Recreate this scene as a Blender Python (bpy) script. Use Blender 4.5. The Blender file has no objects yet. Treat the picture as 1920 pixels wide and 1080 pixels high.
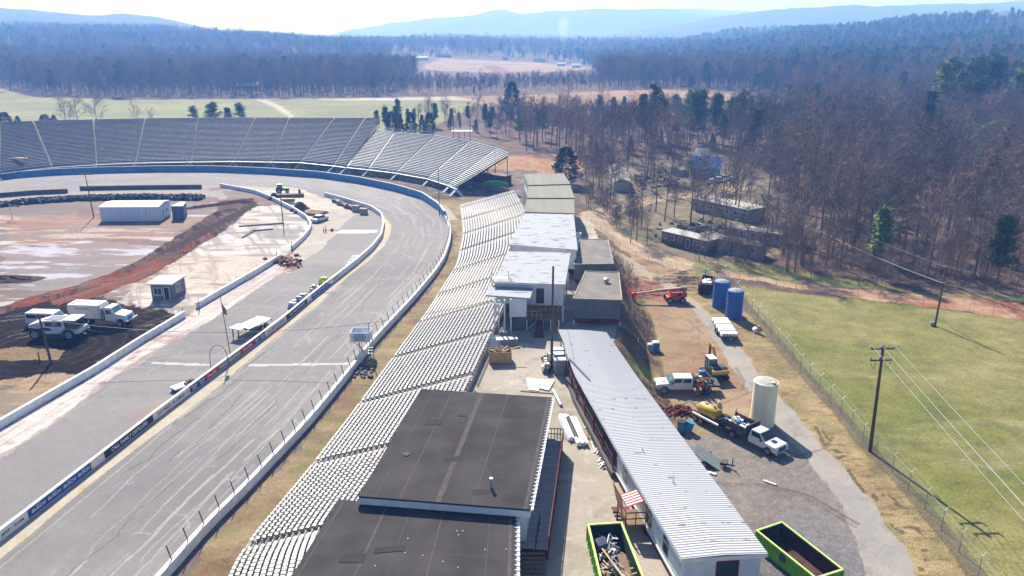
import bpy, math, random
import numpy as np
from mathutils import Vector, Matrix
R = math.radians
scene = bpy.context.scene
# ------------------------------------------------------------------ camera
H = 40.0; F = 1450.0; PITCH = R(18.13); CP = math.cos(PITCH); SP = math.sin(PITCH)
cam_d = bpy.data.cameras.new('camera'); cam = bpy.data.objects.new('camera', cam_d)
scene.collection.objects.link(cam); scene.camera = cam
cam.location = (0, 0, H); cam.rotation_euler = (R(90) - PITCH, 0, 0)
cam_d.sensor_width = 36; cam_d.lens = 36 * F / 1920; cam_d.clip_start = 0.5; cam_d.clip_end = 60000
# ------------------------------------------------------------------ sky, sun, exposure
SUN_EL = 38.0; SUN_AZ = -17.0          # azimuth from +Y towards +X
w = bpy.data.worlds.new('World'); scene.world = w; w.use_nodes = True
nt = w.node_tree; sky = nt.nodes.new('ShaderNodeTexSky'); sky.sky_type = 'NISHITA'; sky.sun_disc = False
sky.sun_elevation = R(SUN_EL); sky.sun_rotation = R(SUN_AZ); sky.air_density = 1.4; sky.dust_density = 1.5; sky.ozone_density = 1.6
bg = nt.nodes['Background']; vt = nt.nodes.new('ShaderNodeVectorMath'); vt.operation = 'MULTIPLY'; vt.inputs[1].default_value = (.86, .98, 1.3); nt.links.new(sky.outputs[0], vt.inputs[0]); nt.links.new(vt.outputs[0], bg.inputs[0]); bg.inputs[1].default_value = 0.05
sl = bpy.data.lights.new('sun', 'SUN'); sl.energy = 5.0; sl.angle = R(0.53); sl.color = (1, .975, .95)
so = bpy.data.objects.new('sun', sl); scene.collection.objects.link(so)
sdir = Vector((math.sin(R(SUN_AZ)) * math.cos(R(SUN_EL)), math.cos(R(SUN_AZ)) * math.cos(R(SUN_EL)), math.sin(R(SUN_EL))))
so.rotation_euler = sdir.to_track_quat('Z', 'Y').to_euler(); so.location = (0, 0, 60)
scene.view_settings.view_transform = 'Standard'; scene.view_settings.look = 'None'
scene.view_settings.exposure = 0.95; scene.view_settings.gamma = 1
scene.cycles.volume_bounces = 1
C = scene.collection
rnd = random.Random(7)
# ------------------------------------------------------------------ rulers
def P(px, py, z=0.0):
    v = py - 540.0; den = F * SP + v * CP; num = F * CP - v * SP
    h = H - z
    return Vector(((px - 960.0) * h / den, h * num / den, z))
def PYZ(px, py, Y):                      # point on the sight line at distance Y
    v = py - 540.0; den = F * SP + v * CP; num = F * CP - v * SP
    h = Y * den / num
    return Vector(((px - 960.0) * h / den, Y, H - h))
def proj(x, y, z):
    h = H - z; d = y * CP + h * SP
    return 960 + F * x / d, 540 + F * (h * CP - y * SP) / d
# ------------------------------------------------------------------ colour: photo sRGB -> albedo
def s2l(c):
    c = np.asarray(c, float) / 255.0
    return np.where(c <= 0.04045, c / 12.92, ((c + 0.055) / 1.055) ** 2.4)
KA = 0.52
def A(r, g, b, k=None):
    q = s2l((r, g, b)) * (KA if k is None else k)
    return (float(q[0]), float(q[1]), float(q[2]))
# ------------------------------------------------------------------ materials
_m = {}
def mat(name, col, rough=.75, metal=0.0, var=.18, scale=1.5, bump=0.0, bscale=20, spec=.3, col2=None, emit=None, detail=6, thr=None, stretch=None):
    if name in _m: return _m[name]
    m = bpy.data.materials.new(name); m.use_nodes = True; n = m.node_tree.nodes; L = m.node_tree.links
    b = n['Principled BSDF']; b.inputs['Roughness'].default_value = rough; b.inputs['Metallic'].default_value = metal
    b.inputs['Specular IOR Level'].default_value = spec
    tc = n.new('ShaderNodeTexCoord'); mp = n.new('ShaderNodeMapping'); L.new(tc.outputs['Object'], mp.inputs[0])
    if stretch: mp.inputs['Scale'].default_value = stretch
    nz = n.new('ShaderNodeTexNoise'); nz.inputs['Scale'].default_value = scale; nz.inputs['Detail'].default_value = detail
    L.new(mp.outputs[0], nz.inputs['Vector'])
    rp = n.new('ShaderNodeValToRGB'); L.new(nz.outputs[0], rp.inputs[0])
    lo, hi = thr or (.3, .7)
    rp.color_ramp.elements[0].position = lo; rp.color_ramp.elements[1].position = hi
    c2 = col2 or tuple(c * (1 - var) for c in col); c1 = col if col2 else tuple(min(1, c * (1 + var * .6)) for c in col)
    rp.color_ramp.elements[0].color = (*c2, 1); rp.color_ramp.elements[1].color = (*c1, 1)
    L.new(rp.outputs[0], b.inputs['Base Color'])
    if bump:
        bn = n.new('ShaderNodeTexNoise'); bn.inputs['Scale'].default_value = bscale; bn.inputs['Detail'].default_value = 4
        L.new(mp.outputs[0], bn.inputs['Vector'])
        bp = n.new('ShaderNodeBump'); bp.inputs['Strength'].default_value = bump; bp.inputs['Distance'].default_value = .05
        L.new(bn.outputs[0], bp.inputs['Height']); L.new(bp.outputs[0], b.inputs['Normal'])
    if emit:
        b.inputs['Emission Color'].default_value = (*emit[0], 1); b.inputs['Emission Strength'].default_value = emit[1]
    _m[name] = m; return m
def vmat(name, rough=.9, fine=8.0, amt=.35, bump=.4, bscale=14., dist=.06, spec=.2):
    """ground material: painted-in surface colour (attribute) times fine procedural grain"""
    m = bpy.data.materials.new(name); m.use_nodes = True; n = m.node_tree.nodes; L = m.node_tree.links
    b = n['Principled BSDF']; b.inputs['Roughness'].default_value = rough; b.inputs['Specular IOR Level'].default_value = spec
    at = n.new('ShaderNodeAttribute'); at.attribute_name = 'Col'
    tc = n.new('ShaderNodeTexCoord')
    n1 = n.new('ShaderNodeTexNoise'); n1.inputs['Scale'].default_value = fine; n1.inputs['Detail'].default_value = 3; n1.inputs['Roughness'].default_value = .75
    n2 = n.new('ShaderNodeTexNoise'); n2.inputs['Scale'].default_value = fine * .13; n2.inputs['Detail'].default_value = 6; n2.inputs['Roughness'].default_value = .7
    L.new(tc.outputs['Object'], n1.inputs['Vector']); L.new(tc.outputs['Object'], n2.inputs['Vector'])
    ad = n.new('ShaderNodeMath'); ad.operation = 'ADD'; L.new(n1.outputs[0], ad.inputs[0]); L.new(n2.outputs[0], ad.inputs[1])
    mr = n.new('ShaderNodeMapRange'); mr.inputs['From Min'].default_value = .7; mr.inputs['From Max'].default_value = 1.3
    mr.inputs['To Min'].default_value = 1 - amt; mr.inputs['To Max'].default_value = 1 + amt * .8; L.new(ad.outputs[0], mr.inputs['Value'])
    mx = n.new('ShaderNodeVectorMath'); mx.operation = 'SCALE'; L.new(at.outputs['Color'], mx.inputs[0]); L.new(mr.outputs[0], mx.inputs['Scale'])
    L.new(mx.outputs[0], b.inputs['Base Color'])
    if bump:
        bn = n.new('ShaderNodeTexNoise'); bn.inputs['Scale'].default_value = bscale; bn.inputs['Detail'].default_value = 4
        L.new(tc.outputs['Object'], bn.inputs['Vector'])
        bp = n.new('ShaderNodeBump'); bp.inputs['Strength'].default_value = bump; bp.inputs['Distance'].default_value = dist
        L.new(bn.outputs[0], bp.inputs['Height']); L.new(bp.outputs[0], b.inputs['Normal'])
    return m
# ------------------------------------------------------------------ mesh builder
class MB:
    def __init__(s): s.v = []; s.f = []; s.m = []; s.M = Matrix.Identity(4); s.mi = 0
    def at(s, loc=(0, 0, 0), rz=0, rx=0, ry=0):
        s.M = Matrix.Translation(loc) @ Matrix.Rotation(rz, 4, 'Z') @ Matrix.Rotation(ry, 4, 'Y') @ Matrix.Rotation(rx, 4, 'X'); return s
    def add(s, vs, fs):
        o = len(s.v); s.v += [tuple(s.M @ Vector(p)) for p in vs]
        for q in fs: s.f.append(tuple(o + i for i in q)); s.m.append(s.mi)
        return s
    def box(s, x0, x1, y0, y1, z0, z1, tx=0, ty=0):
        vs = [(x0, y0, z0), (x1, y0, z0), (x1, y1, z0), (x0, y1, z0), (x0 + tx, y0 + ty, z1), (x1 - tx, y0 + ty, z1), (x1 - tx, y1 - ty, z1), (x0 + tx, y1 - ty, z1)]
        return s.add(vs, [(3, 2, 1, 0), (4, 5, 6, 7), (0, 1, 5, 4), (1, 2, 6, 5), (2, 3, 7, 6), (3, 0, 4, 7)])
    def cb(s, c, sx, sy, sz, **k): return s.box(c[0] - sx / 2, c[0] + sx / 2, c[1] - sy / 2, c[1] + sy / 2, c[2], c[2] + sz, **k)
    def prism(s, prof, y0, y1, inset=0):
        """side profile [(x,z)...] extruded along y; inset narrows nothing but bevels the flanks"""
        n = len(prof); vs = []; cx = sum(p[0] for p in prof) / n; cz = sum(p[1] for p in prof) / n
        if inset:
            for y, k in ((y0, 1), (y0 + inset, 0), (y1 - inset, 0), (y1, 1)):
                for (x, z) in prof:
                    d = math.hypot(x - cx, z - cz) or 1; kk = inset * k
                    vs.append((x - (x - cx) / d * kk, y, z - (z - cz) / d * kk))
            fs = [tuple(range(n))[::1], tuple(range(3 * n, 4 * n))[::-1]]
            for r in range(3):
                for i in range(n):
                    j = (i + 1) % n; fs.append((r * n + i, (r + 1) * n + i, (r + 1) * n + j, r * n + j))
            return s.add(vs, fs)
        for y in (y0, y1): vs += [(x, y, z) for (x, z) in prof]
        fs = [tuple(range(n)), tuple(range(n, 2 * n))[::-1]]
        for i in range(n):
            j = (i + 1) % n; fs.append((i, n + i, n + j, j))
        return s.add(vs, fs)
    def tube(s, p0, p1, r0, r1=None, n=8, cap=True):
        r1 = r0 if r1 is None else r1; p0 = Vector(p0); p1 = Vector(p1); d = (p1 - p0)
        if d.length < 1e-6: return s
        d.normalize(); a = d.orthogonal().normalized(); b = d.cross(a); vs = []
        for (p, r) in ((p0, r0), (p1, r1)):
            for i in range(n):
                t = 2 * math.pi * i / n; vs.append(tuple(p + a * math.cos(t) * r + b * math.sin(t) * r))
        fs = [(i, (i + 1) % n, n + (i + 1) % n, n + i) for i in range(n)]
        if cap: fs += [tuple(range(n))[::-1], tuple(range(n, 2 * n))]
        return s.add(vs, fs)
    def path(s, pts, r, n=5):
        for a, b in zip(pts[:-1], pts[1:]): s.tube(a, b, r, r, n, cap=False)
        return s
    def bar(s, p0, p1, wd, ht):
        """rectangular bar, wd horizontal, ht vertical thickness"""
        p0 = Vector(p0); p1 = Vector(p1); d = (p1 - p0); L = d.length
        if L < 1e-6: return s
        d.normalize(); up = Vector((0, 0, 1)) if abs(d.z) < .95 else Vector((0, 1, 0))
        a = d.cross(up).normalized() * wd / 2; b = a.cross(d).normalized() * ht / 2
        vs = [tuple(p + q) for p in (p0, p1) for q in (-a - b, a - b, a + b, -a + b)]
        return s.add(vs, [(0, 1, 2, 3)[::-1], (4, 5, 6, 7), (0, 1, 5, 4), (1, 2, 6, 5), (2, 3, 7, 6), (3, 0, 4, 7)])
    def lathe(s, prof, n=16):
        """[(r,z)...] bottom to top round the local z axis"""
        vs = []
        for (r, z) in prof:
            for i in range(n):
                t = 2 * math.pi * i / n; vs.append((r * math.cos(t), r * math.sin(t), z))
        fs = []
        for k in range(len(prof) - 1):
            for i in range(n):
                j = (i + 1) % n; fs.append((k * n + i, k * n + j, (k + 1) * n + j, (k + 1) * n + i))
        fs += [tuple(range(n))[::-1], tuple(range((len(prof) - 1) * n, len(prof) * n))]
        return s.add(vs, fs)
    def poly(s, pts, z0, z1):
        """vertical extrusion of a plan polygon"""
        n = len(pts); vs = [(p[0], p[1], z0) for p in pts] + [(p[0], p[1], z1) for p in pts]
        fs = [tuple(range(n))[::-1], tuple(range(n, 2 * n))] + [(i, (i + 1) % n, n + (i + 1) % n, n + i) for i in range(n)]
        return s.add(vs, fs)
    def heap(s, rx, ry, h, seed=0, n=18, rough=.25):
        q = random.Random(seed); rings = 6; vs = [(0, 0, h)]
        for k in range(1, rings + 1):
            t = k / rings
            for i in range(n):
                a = 2 * math.pi * i / n; rr = t * (1 + (q.random() - .5) * rough)
                z = h * (math.cos(t * math.pi) * .5 + .5) * (1 + (q.random() - .5) * rough * 1.6) if k < rings else -.05
                vs.append((rx * rr * math.cos(a), ry * rr * math.sin(a), z))
        fs = [(0, 1 + i, 1 + (i + 1) % n) for i in range(n)]
        for k in range(rings - 1):
            for i in range(n):
                j = (i + 1) % n; a = 1 + k * n; b = a + n; fs.append((a + i, b + i, b + j, a + j))
        return s.add(vs, fs)
def link(o, parent=None):
    C.objects.link(o)
    if parent: o.parent = parent
    return o
def mesh(name, mb, mats, origin=None):
    me = bpy.data.meshes.new(name); vs = mb.v
    if origin is not None: vs = [(a - origin[0], b - origin[1], c - origin[2]) for a, b, c in vs]
    me.from_pydata(vs, [], mb.f)
    for m in (mats if isinstance(mats, (list, tuple)) else [mats]): me.materials.append(m)
    if any(mb.m): me.polygons.foreach_set('material_index', mb.m)
    me.update(); return me
def tag(o, label=None, cat=None, group=None, kind=None):
    if label: o['label'] = label
    if cat: o['category'] = cat
    if group: o['group'] = group
    if kind: o['kind'] = kind
    return o
def thing(name, label, cat, loc=(0, 0, 0), rz=0, group=None, kind=None):
    o = link(bpy.data.objects.new(name, None)); o.location = loc; o.rotation_euler = (0, 0, rz); o.empty_display_size = .2
    return tag(o, label, cat, group, kind)
def part(name, mb, mt, parent, world=False, smooth=False, label=None, bevel=0):
    """world=True: vertices are in world space, parent has no rotation"""
    org = None
    if world:
        q = parent; org = Vector((0, 0, 0))
        while q: org += q.location; q = q.parent
    me = mesh(name, mb, mt, org); o = link(bpy.data.objects.new(name, me), parent)
    if smooth: me.polygons.foreach_set('use_smooth', [True] * len(me.polygons))
    if bevel:
        b = o.modifiers.new('bevel', 'BEVEL'); b.width = bevel; b.segments = 2; b.limit_method = 'ANGLE'
    if label: o['label'] = label
    return o
def solo(name, mb, mt, label, cat, loc=(0, 0, 0), rz=0, group=None, world=False, smooth=False, bevel=0):
    me = mesh(name, mb, mt, loc if world else None); o = link(bpy.data.objects.new(name, me)); o.location = loc; o.rotation_euler = (0, 0, rz)
    if smooth: me.polygons.foreach_set('use_smooth', [True] * len(me.polygons))
    if bevel:
        b = o.modifiers.new('bevel', 'BEVEL'); b.width = bevel; b.segments = 2; b.limit_method = 'ANGLE'
    return tag(o, label, cat, group)
def copy_tree(o, parent=None):
    c = o.copy(); C.objects.link(c); c.parent = parent
    for ch in [q for q in list(bpy.data.objects) if q.parent == o] if not hasattr(o, '_k') else []: copy_tree(ch, c)
    return c
def lettering(txt, size, matx, parent, M, shear=0, depth=.004, name='lettering', align='CENTER', squash=1.0):
    cu = bpy.data.curves.new('t', 'FONT'); cu.body = txt; cu.size = size; cu.align_x = align; cu.align_y = 'CENTER'; cu.shear = shear
    cu.extrude = depth; cu.offset = size * .012; cu.resolution_u = 3; cu.space_line = .8
    t = bpy.data.objects.new('t', cu); C.objects.link(t)
    me = bpy.data.meshes.new_from_object(t); bpy.data.objects.remove(t); me.name = name
    me.transform(M @ Matrix.Diagonal((squash, 1, 1, 1))); me.materials.clear(); me.materials.append(matx)
    return link(bpy.data.objects.new(name, me), parent)
def resample(pts, n):
    a = np.array([[p[0], p[1]] for p in pts], float)
    d = np.r_[0, np.cumsum(np.hypot(*np.diff(a, axis=0).T))]; t = np.linspace(0, d[-1], n)
    return np.c_[np.interp(t, d, a[:, 0]), np.interp(t, d, a[:, 1])]
def smooth(pts, n, it=12):
    q = resample(pts, n)
    for _ in range(it):
        q[1:-1] = (q[:-2] + 2 * q[1:-1] + q[2:]) / 4
    return q
def lerp(a, b, t): return a + (b - a) * t
def ss(t): t = np.clip(t, 0, 1); return t * t * (3 - 2 * t)
# ================================================================== THE LAY OF THE LAND
OWP = [(60, 1400), (190, 1215), (310, 1080), (352, 1031), (400, 978), (449, 932), (505, 872), (569, 805), (611, 755), (653, 703), (700, 642), (730, 610), (772, 565), (812, 517), (830, 490), (840, 462), (843, 440), (838, 418), (820, 394), (790, 373), (740, 358), (680, 345), (600, 333), (500, 326), (400, 322), (300, 322), (200, 324), (100, 328), (0, 336), (-90, 345), (-300, 375)]
PWP = [(-260, 1230), (-120, 1112), (0, 1017), (54, 975), (115, 927), (197, 863), (288, 791), (384, 718), (480, 646), (540, 600), (580, 566), (620, 534), (670, 495), (700, 468), (717, 445), (721, 422), (717, 406), (697, 392), (667, 383), (640, 375), (610, 367)]
IWP1 = [(-160, 905), (0, 805), (90, 752), (180, 700), (260, 648), (349, 594)]
IWP2 = [(372, 578), (430, 544), (480, 515), (527, 486)]
IWP3 = [(549, 469), (570, 450), (581, 437), (585, 425), (577, 411), (550, 394), (512, 375), (480, 362), (415, 350)]
FRP = [(250, 1640), (432, 1062), (484, 992), (565, 897), (653, 784), (717, 697), (802, 582), (857, 495), (868, 440), (866, 405), (862, 385)]
def world(pts, z=0): return [P(a, b, z)[:2] for a, b in pts]
OW = smooth(world(OWP), 420, 10); PW = smooth(world(PWP), 300, 8)
IW1 = smooth(world(IWP1), 60, 2); IW2 = smooth(world(IWP2), 40, 2); IW3 = smooth(world(IWP3), 120, 4)
FR = smooth(world(FRP, .5), 200, 12)                 # front edge of the near grandstand
_o = np.argsort(FR[:, 1]); FRY = FR[_o, 1]; FRX = FR[_o, 0]
GY = [20, 44, 59, 72, 83, 94, 106, 112, 127, 160, 200]
GX = [19.5, 16.3, 14.0, 12.0, 11.2, 13.6, 14.8, 15.0, 16.0, 17.0, 18.0]
GT = [24, 20.8, 18.5, 17.3, 17.4, 18.9, 19.8, 20.0, 21.0, 22.5, 24]
def hz(x, y):
    x = np.asarray(x, float); y = np.asarray(y, float)
    zc = 4 - 3.0 * ss((y - 120) / 55) - 1.0 * ss((y - 172) / 22)
    xf = np.interp(y, FRY, FRX); cx = np.interp(y, GY, GX); tx = np.interp(y, GY, GT)
    up = np.clip((x - xf - 1.5) / 12, 0, 1); dn = 1 - ss((x - cx) / (tx - cx))
    return zc * np.minimum(up, dn)
# ---- value noise
def vnoise(x, y, seed):
    q = np.random.RandomState(seed).rand(256, 256)
    xi = np.floor(x).astype(int); yi = np.floor(y).astype(int); u = x - xi; v = y - yi; u = u * u * (3 - 2 * u); v = v * v * (3 - 2 * v)
    a = q[xi % 256, yi % 256]; b = q[(xi + 1) % 256, yi % 256]; c = q[xi % 256, (yi + 1) % 256]; d = q[(xi + 1) % 256, (yi + 1) % 256]
    return (a * (1 - u) + b * u) * (1 - v) + (c * (1 - u) + d * u) * v
def fbm(x, y, sc, seed=1, oc=4, sx=1., sy=1.):
    r = 0; am = 1; t = 0
    for k in range(oc):
        r = r + am * vnoise(x / sc * sx * 2 ** k + 31.7 * k, y / sc * sy * 2 ** k + 17.3 * k, seed + k); t += am; am *= .55
    return r / t
def inpoly(px, py, poly):
    m = np.zeros(px.shape, bool); n = len(poly); j = n - 1
    for i in range(n):
        xi, yi = poly[i]; xj, yj = poly[j]
        if yi != yj:
            c = ((yi > py) != (yj > py)) & (px < (xj - xi) * (py - yi) / (yj - yi) + xi); m ^= c
        j = i
    return m
# ---- the near ground grid (to 330 m), one painted sheet split by kind of surface
ys = [30.0]
while ys[-1] < 330: ys.append(ys[-1] + .10 * (ys[-1] / 45) ** 1.33)
ys = np.array(ys); NC = 1180; NR = len(ys)
tt = np.linspace(-1, 1, NC)
GXX = tt[None, :] * (0.74 * ys[:, None] + 34); GYY = np.repeat(ys[:, None], NC, 1)
X = GXX.ravel(); Y = GYY.ravel(); Z = hz(X, Y)
j1 = fbm(X, Y, 3.0, 11) - .5; j2 = fbm(X, Y, 3.0, 23) - .5; j3 = fbm(X, Y, 11., 37) - .5; j4 = fbm(X, Y, 11., 41) - .5
SXY = proj(X, Y, Z); SOFT = proj(X + j1 * 1.6, Y + j2 * 3.0, Z); LOOSE = proj(X + j3 * 8 + j1 * 2, Y + j4 * 14 + j2 * 3, Z)
def reg(poly, e=0): a = (SXY, SOFT, LOOSE)[e]; return inpoly(a[0], a[1], poly)
def strip(a, b): return list(a) + list(b)[::-1]
col = np.zeros((X.size, 3)); cls = np.zeros(X.size, int)
NA = fbm(X, Y, 6, 3); NB = fbm(X, Y, 1.6, 5, 3); NCc = fbm(X, Y, 22, 9); NS = fbm(X, Y, 5, 13, 4, .35, 1.6)
def paint(mask, rgb, a=1.0, k=None):
    c = np.array(A(*rgb, k=k)); a = np.broadcast_to(a, X.shape)[mask][:, None]
    col[mask] = col[mask] * (1 - a) + c * a
def th(n, lo, hi): return np.clip((n - lo) / (hi - lo), 0, 1)
allm = np.ones(X.size, bool)
# leaf litter of the woods, everywhere first
paint(allm, (128, 104, 92)); paint(allm, (160, 132, 112), th(NB, .45, .75)); paint(allm, (96, 84, 76), th(NA, .55, .8)); cls[:] = 0
# brown field beyond the far stand
f = reg([(700, 292), (960, 292), (1090, 288), (1100, 318), (1010, 330), (940, 330), (700, 330)], 1); paint(f, (196, 142, 106)); paint(f, (215, 178, 140), th(NB, .4, .7)); cls[f] = 1
f = reg([(-200, 150), (760, 150), (740, 262), (-200, 262)], 0); paint(f, (160, 160, 116)); paint(f, (140, 142, 102), th(NA, .4, .7)); cls[f] = 1
f = reg([(930, 318), (1010, 320), (990, 410), (860, 372), (700, 330), (500, 318), (300, 312), (0, 320), (-300, 335), (-300, 290), (0, 285), (400, 285), (700, 300)], 1); paint(f, (120, 112, 108)); paint(f, (168, 150, 136), th(NB, .4, .7)); cls[f] = 0
# clearing with the houses
f = reg([(1100, 345), (1180, 300), (1300, 300), (1440, 330), (1480, 400), (1470, 470), (1400, 500), (1330, 520), (1200, 470), (1100, 420)], 2); paint(f, (156, 140, 118)); paint(f, (134, 134, 92), th(NA, .5, .72) * .8); paint(f, (198, 180, 158), th(NB, .6, .8) * .7); cls[f] = 1
# yard: bare tan earth and dry grass
f = reg([(1085, 425), (1180, 470), (1300, 512), (1352, 520), (1400, 575), (1470, 655), (1507, 700), (1574, 774), (1630, 844), (1686, 900), (1739, 960), (1827, 1073), (1990, 1640), (1000, 1640), (1080, 700), (1085, 560)], 0)
paint(f, (188, 158, 126)); paint(f, (206, 180, 148), th(NS, .45, .75)); paint(f, (166, 122, 92), th(NA, .5, .75) * .6); paint(f, (178, 160, 112), th(NCc, .5, .7) * .6); paint(f, (146, 110, 84), th(NB, .62, .85) * .6); cls[f] = 2
f = reg([(1300, 500), (1352, 520), (1400, 575), (1470, 655), (1507, 700), (1574, 774), (1630, 844), (1686, 900), (1739, 960), (1827, 1073), (1990, 1640), (1760, 1640), (1721, 1080), (1651, 967), (1598, 897), (1519, 808), (1464, 750), (1421, 696), (1392, 657), (1335, 596), (1266, 537)], 1)
paint(f, (200, 176, 128)); paint(f, (180, 152, 112), th(NS, .45, .7)); paint(f, (156, 152, 96), th(NB, .5, .75) * .7); paint(f, (140, 112, 84), th(fbm(X, Y, .8, 141, 3, .5, 1.5), .58, .72) * .6); cls[f] = 1
f = reg([(1700, 1010), (1560, 850), (1540, 800), (1600, 870), (1700, 960), (1850, 1200), (1780, 1200)], 1) & (NB > .56); paint(f, (118, 96, 80), .8)
# embankment
cxx = np.interp(Y, GY, GX); txx = np.interp(Y, GY, GT); xf = np.interp(Y, FRY, FRX)
f = (X > cxx - .2) & (X < txx + .8) & (Y < 165); paint(f, (150, 124, 98)); paint(f, (172, 168, 104), th(NA, .45, .62)); paint(f, (112, 88, 74), th(NB, .5, .75)); cls[f] = 1
f = reg([(1160, 508), (1200, 500), (1262, 548), (1240, 560), (1166, 565)], 1); paint(f, (170, 110, 84)); paint(f, (206, 180, 160), th(NB, .5, .62)); paint(f, (188, 92, 62), th(fbm(X, Y, .9, 77), .55, .7))
# gravel
f = reg([(1180, 850), (1300, 822), (1370, 800), (1440, 800), (1482, 800), (1520, 860), (1538, 897), (1581, 967), (1623, 1052), (1700, 1640), (1100, 1640)], 1); paint(f, (158, 152, 152)); paint(f, (134, 130, 134), th(NA, .45, .7)); paint(f, (184, 168, 150), th(NCc, .52, .7) * .7); paint(f, (206, 204, 206), th(fbm(X, Y, .13, 91, 2), .55, .9) * .6); cls[f] = 3
# loop dirt road, access road
def along(c, wdt): # distance to a world polyline
    d = np.full(X.size, 1e9); c = np.asarray(c)
    for a, b in zip(c[:-1], c[1:]):
        ab = b - a; L2 = (ab ** 2).sum(); lo = min(a[1], b[1]) - wdt; hi = max(a[1], b[1]) + wdt
        s = slice(np.searchsorted(ys, lo) * NC, min(NR, np.searchsorted(ys, hi) + 1) * NC)
        t = np.clip(((X[s] - a[0]) * ab[0] + (Y[s] - a[1]) * ab[1]) / L2, 0, 1)
        d[s] = np.minimum(d[s], np.hypot(X[s] - a[0] - t * ab[0], Y[s] - a[1] - t * ab[1]))
    return d
LR = smooth(world([(1395, 350), (1335, 362), (1285, 366), (1210, 376), (1150, 393), (1112, 408), (1120, 428), (1160, 452), (1220, 478), (1290, 500), (1350, 511)]), 90, 4)
d = along(LR, 5); f = d + j1 * 2 < 3.0; paint(f, (214, 184, 150)); paint(f, (232, 214, 190), th(NB, .45, .7) * .7); cls[f] = 4
RDT = [(1340, 503), (1430, 520), (1500, 533), (1580, 542), (1650, 545), (1760, 553), (1860, 562), (1960, 570), (2050, 578)]; RDB = [(1330, 515), (1430, 528), (1500, 543), (1600, 558), (1720, 573), (1840, 590), (1960, 603), (2050, 612)]
f = reg([(1300, 492), (1420, 492), (1560, 520), (1640, 528), (1700, 545), (2050, 560), (2050, 575), (1300, 515)], 1); paint(f, (156, 158, 96)); paint(f, (176, 156, 120), th(NB, .5, .7)); cls[f] = 1
f = reg([(1385, 535), (1450, 545), (1510, 552), (1620, 562), (1710, 572), (1840, 590), (1960, 603), (2600, 700), (5200, 1640), (2230, 1640), (1827, 1073), (1739, 960), (1686, 900), (1630, 844), (1574, 774), (1505, 699), (1465, 650), (1435, 615), (1397, 572)], 0)
paint(f, (150, 150, 78)); paint(f, (172, 164, 102), th(NCc, .45, .62)); paint(f, (130, 138, 68), th(NA, .5, .75) * .7); paint(f, (188, 178, 128), th(NS, .6, .8) * .6); cls[f] = 5
f2 = f & reg([(1795, 670), (1850, 720), (2000, 860), (2050, 960), (1940, 880), (1830, 760), (1780, 690)], 2); paint(f2, (186, 172, 128), .3 * th(NB, .35, .6))
f = reg(strip(RDT, RDB), 1); paint(f, (222, 178, 138)); paint(f, (196, 116, 84), th(SXY[0] / 600 - 2.7 + (NA - .5), 0, .35) * .8); paint(f, (236, 212, 184), th(NB, .5, .75) * .6); cls[f] = 4
FE = smooth(world([(1345, 505), (1360, 522), (1397, 572), (1435, 615), (1465, 650), (1505, 699), (1574, 774), (1630, 844), (1686, 900), (1739, 960), (1827, 1073), (1960, 1250)]), 120, 3)
d = along(FE, 2); f = (d + j1 * .8 < .75); paint(f, (126, 112, 92), .75)
f = reg([(1075, 437), (1145, 480), (1175, 505), (1242, 541), (1291, 572), (1323, 612), (1354, 659), (1394, 719), (1417, 747), (1461, 808), (1505, 850), (1538, 897), (1581, 967), (1623, 1052), (1760, 1640), (1860, 1640), (1721, 1080), (1700, 1027), (1651, 967), (1598, 897), (1545, 841), (1519, 808), (1464, 750), (1433, 714), (1392, 657), (1335, 596), (1309, 565), (1266, 537), (1175, 480), (1105, 436), (1090, 425)], 1)
paint(f, (190, 184, 178)); paint(f, (208, 196, 180), th(NA, .4, .7)); paint(f, (206, 184, 152), th(-(SXY[1] - 640) / 120, 0, 1) * .8); paint(f, (150, 140, 132), th(NB, .6, .85) * .5); cls[f] = 6
f = reg([(1095, 440), (1150, 492), (1200, 520), (1190, 540), (1100, 480)], 1); paint(f, (176, 160, 140), .4)
# concourse paving
f = (X > xf + 12.5) & (X < cxx + .1) & (Y < 172); paint(f, (212, 200, 184)); paint(f, (190, 177, 160), th(NA, .45, .7)); paint(f, (236, 228, 216), th(NB, .6, .8) * .6); paint(f, (150, 140, 132), th(fbm(X, Y, 2.5, 55), .66, .8) * .6); cls[f] = 7
# verge between race track and near grandstand
m_in = inpoly(X, Y, [tuple(p) for p in OW] + [(-260, 200), (-260, 30)])
f = (~m_in) & (X < xf + 13) & (Y < 195) & (X < 12); paint(f, (184, 162, 122)); paint(f, (160, 130, 98), th(NS, .45, .7)); paint(f, (158, 152, 100), th(NB, .55, .75) * .8); paint(f, (206, 186, 144), th(NA, .55, .75) * .6); cls[f] = 1
dOW = along(OW, 4)
f = (~m_in) & (dOW + j1 * 2.5 < 1.1) & (Y < 165); paint(f, (128, 118, 116), .8)
f = (~m_in) & (dOW < 3.0 + j1) & (Y > 172); paint(f, (206, 196, 184)); cls[f] = 7
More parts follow.
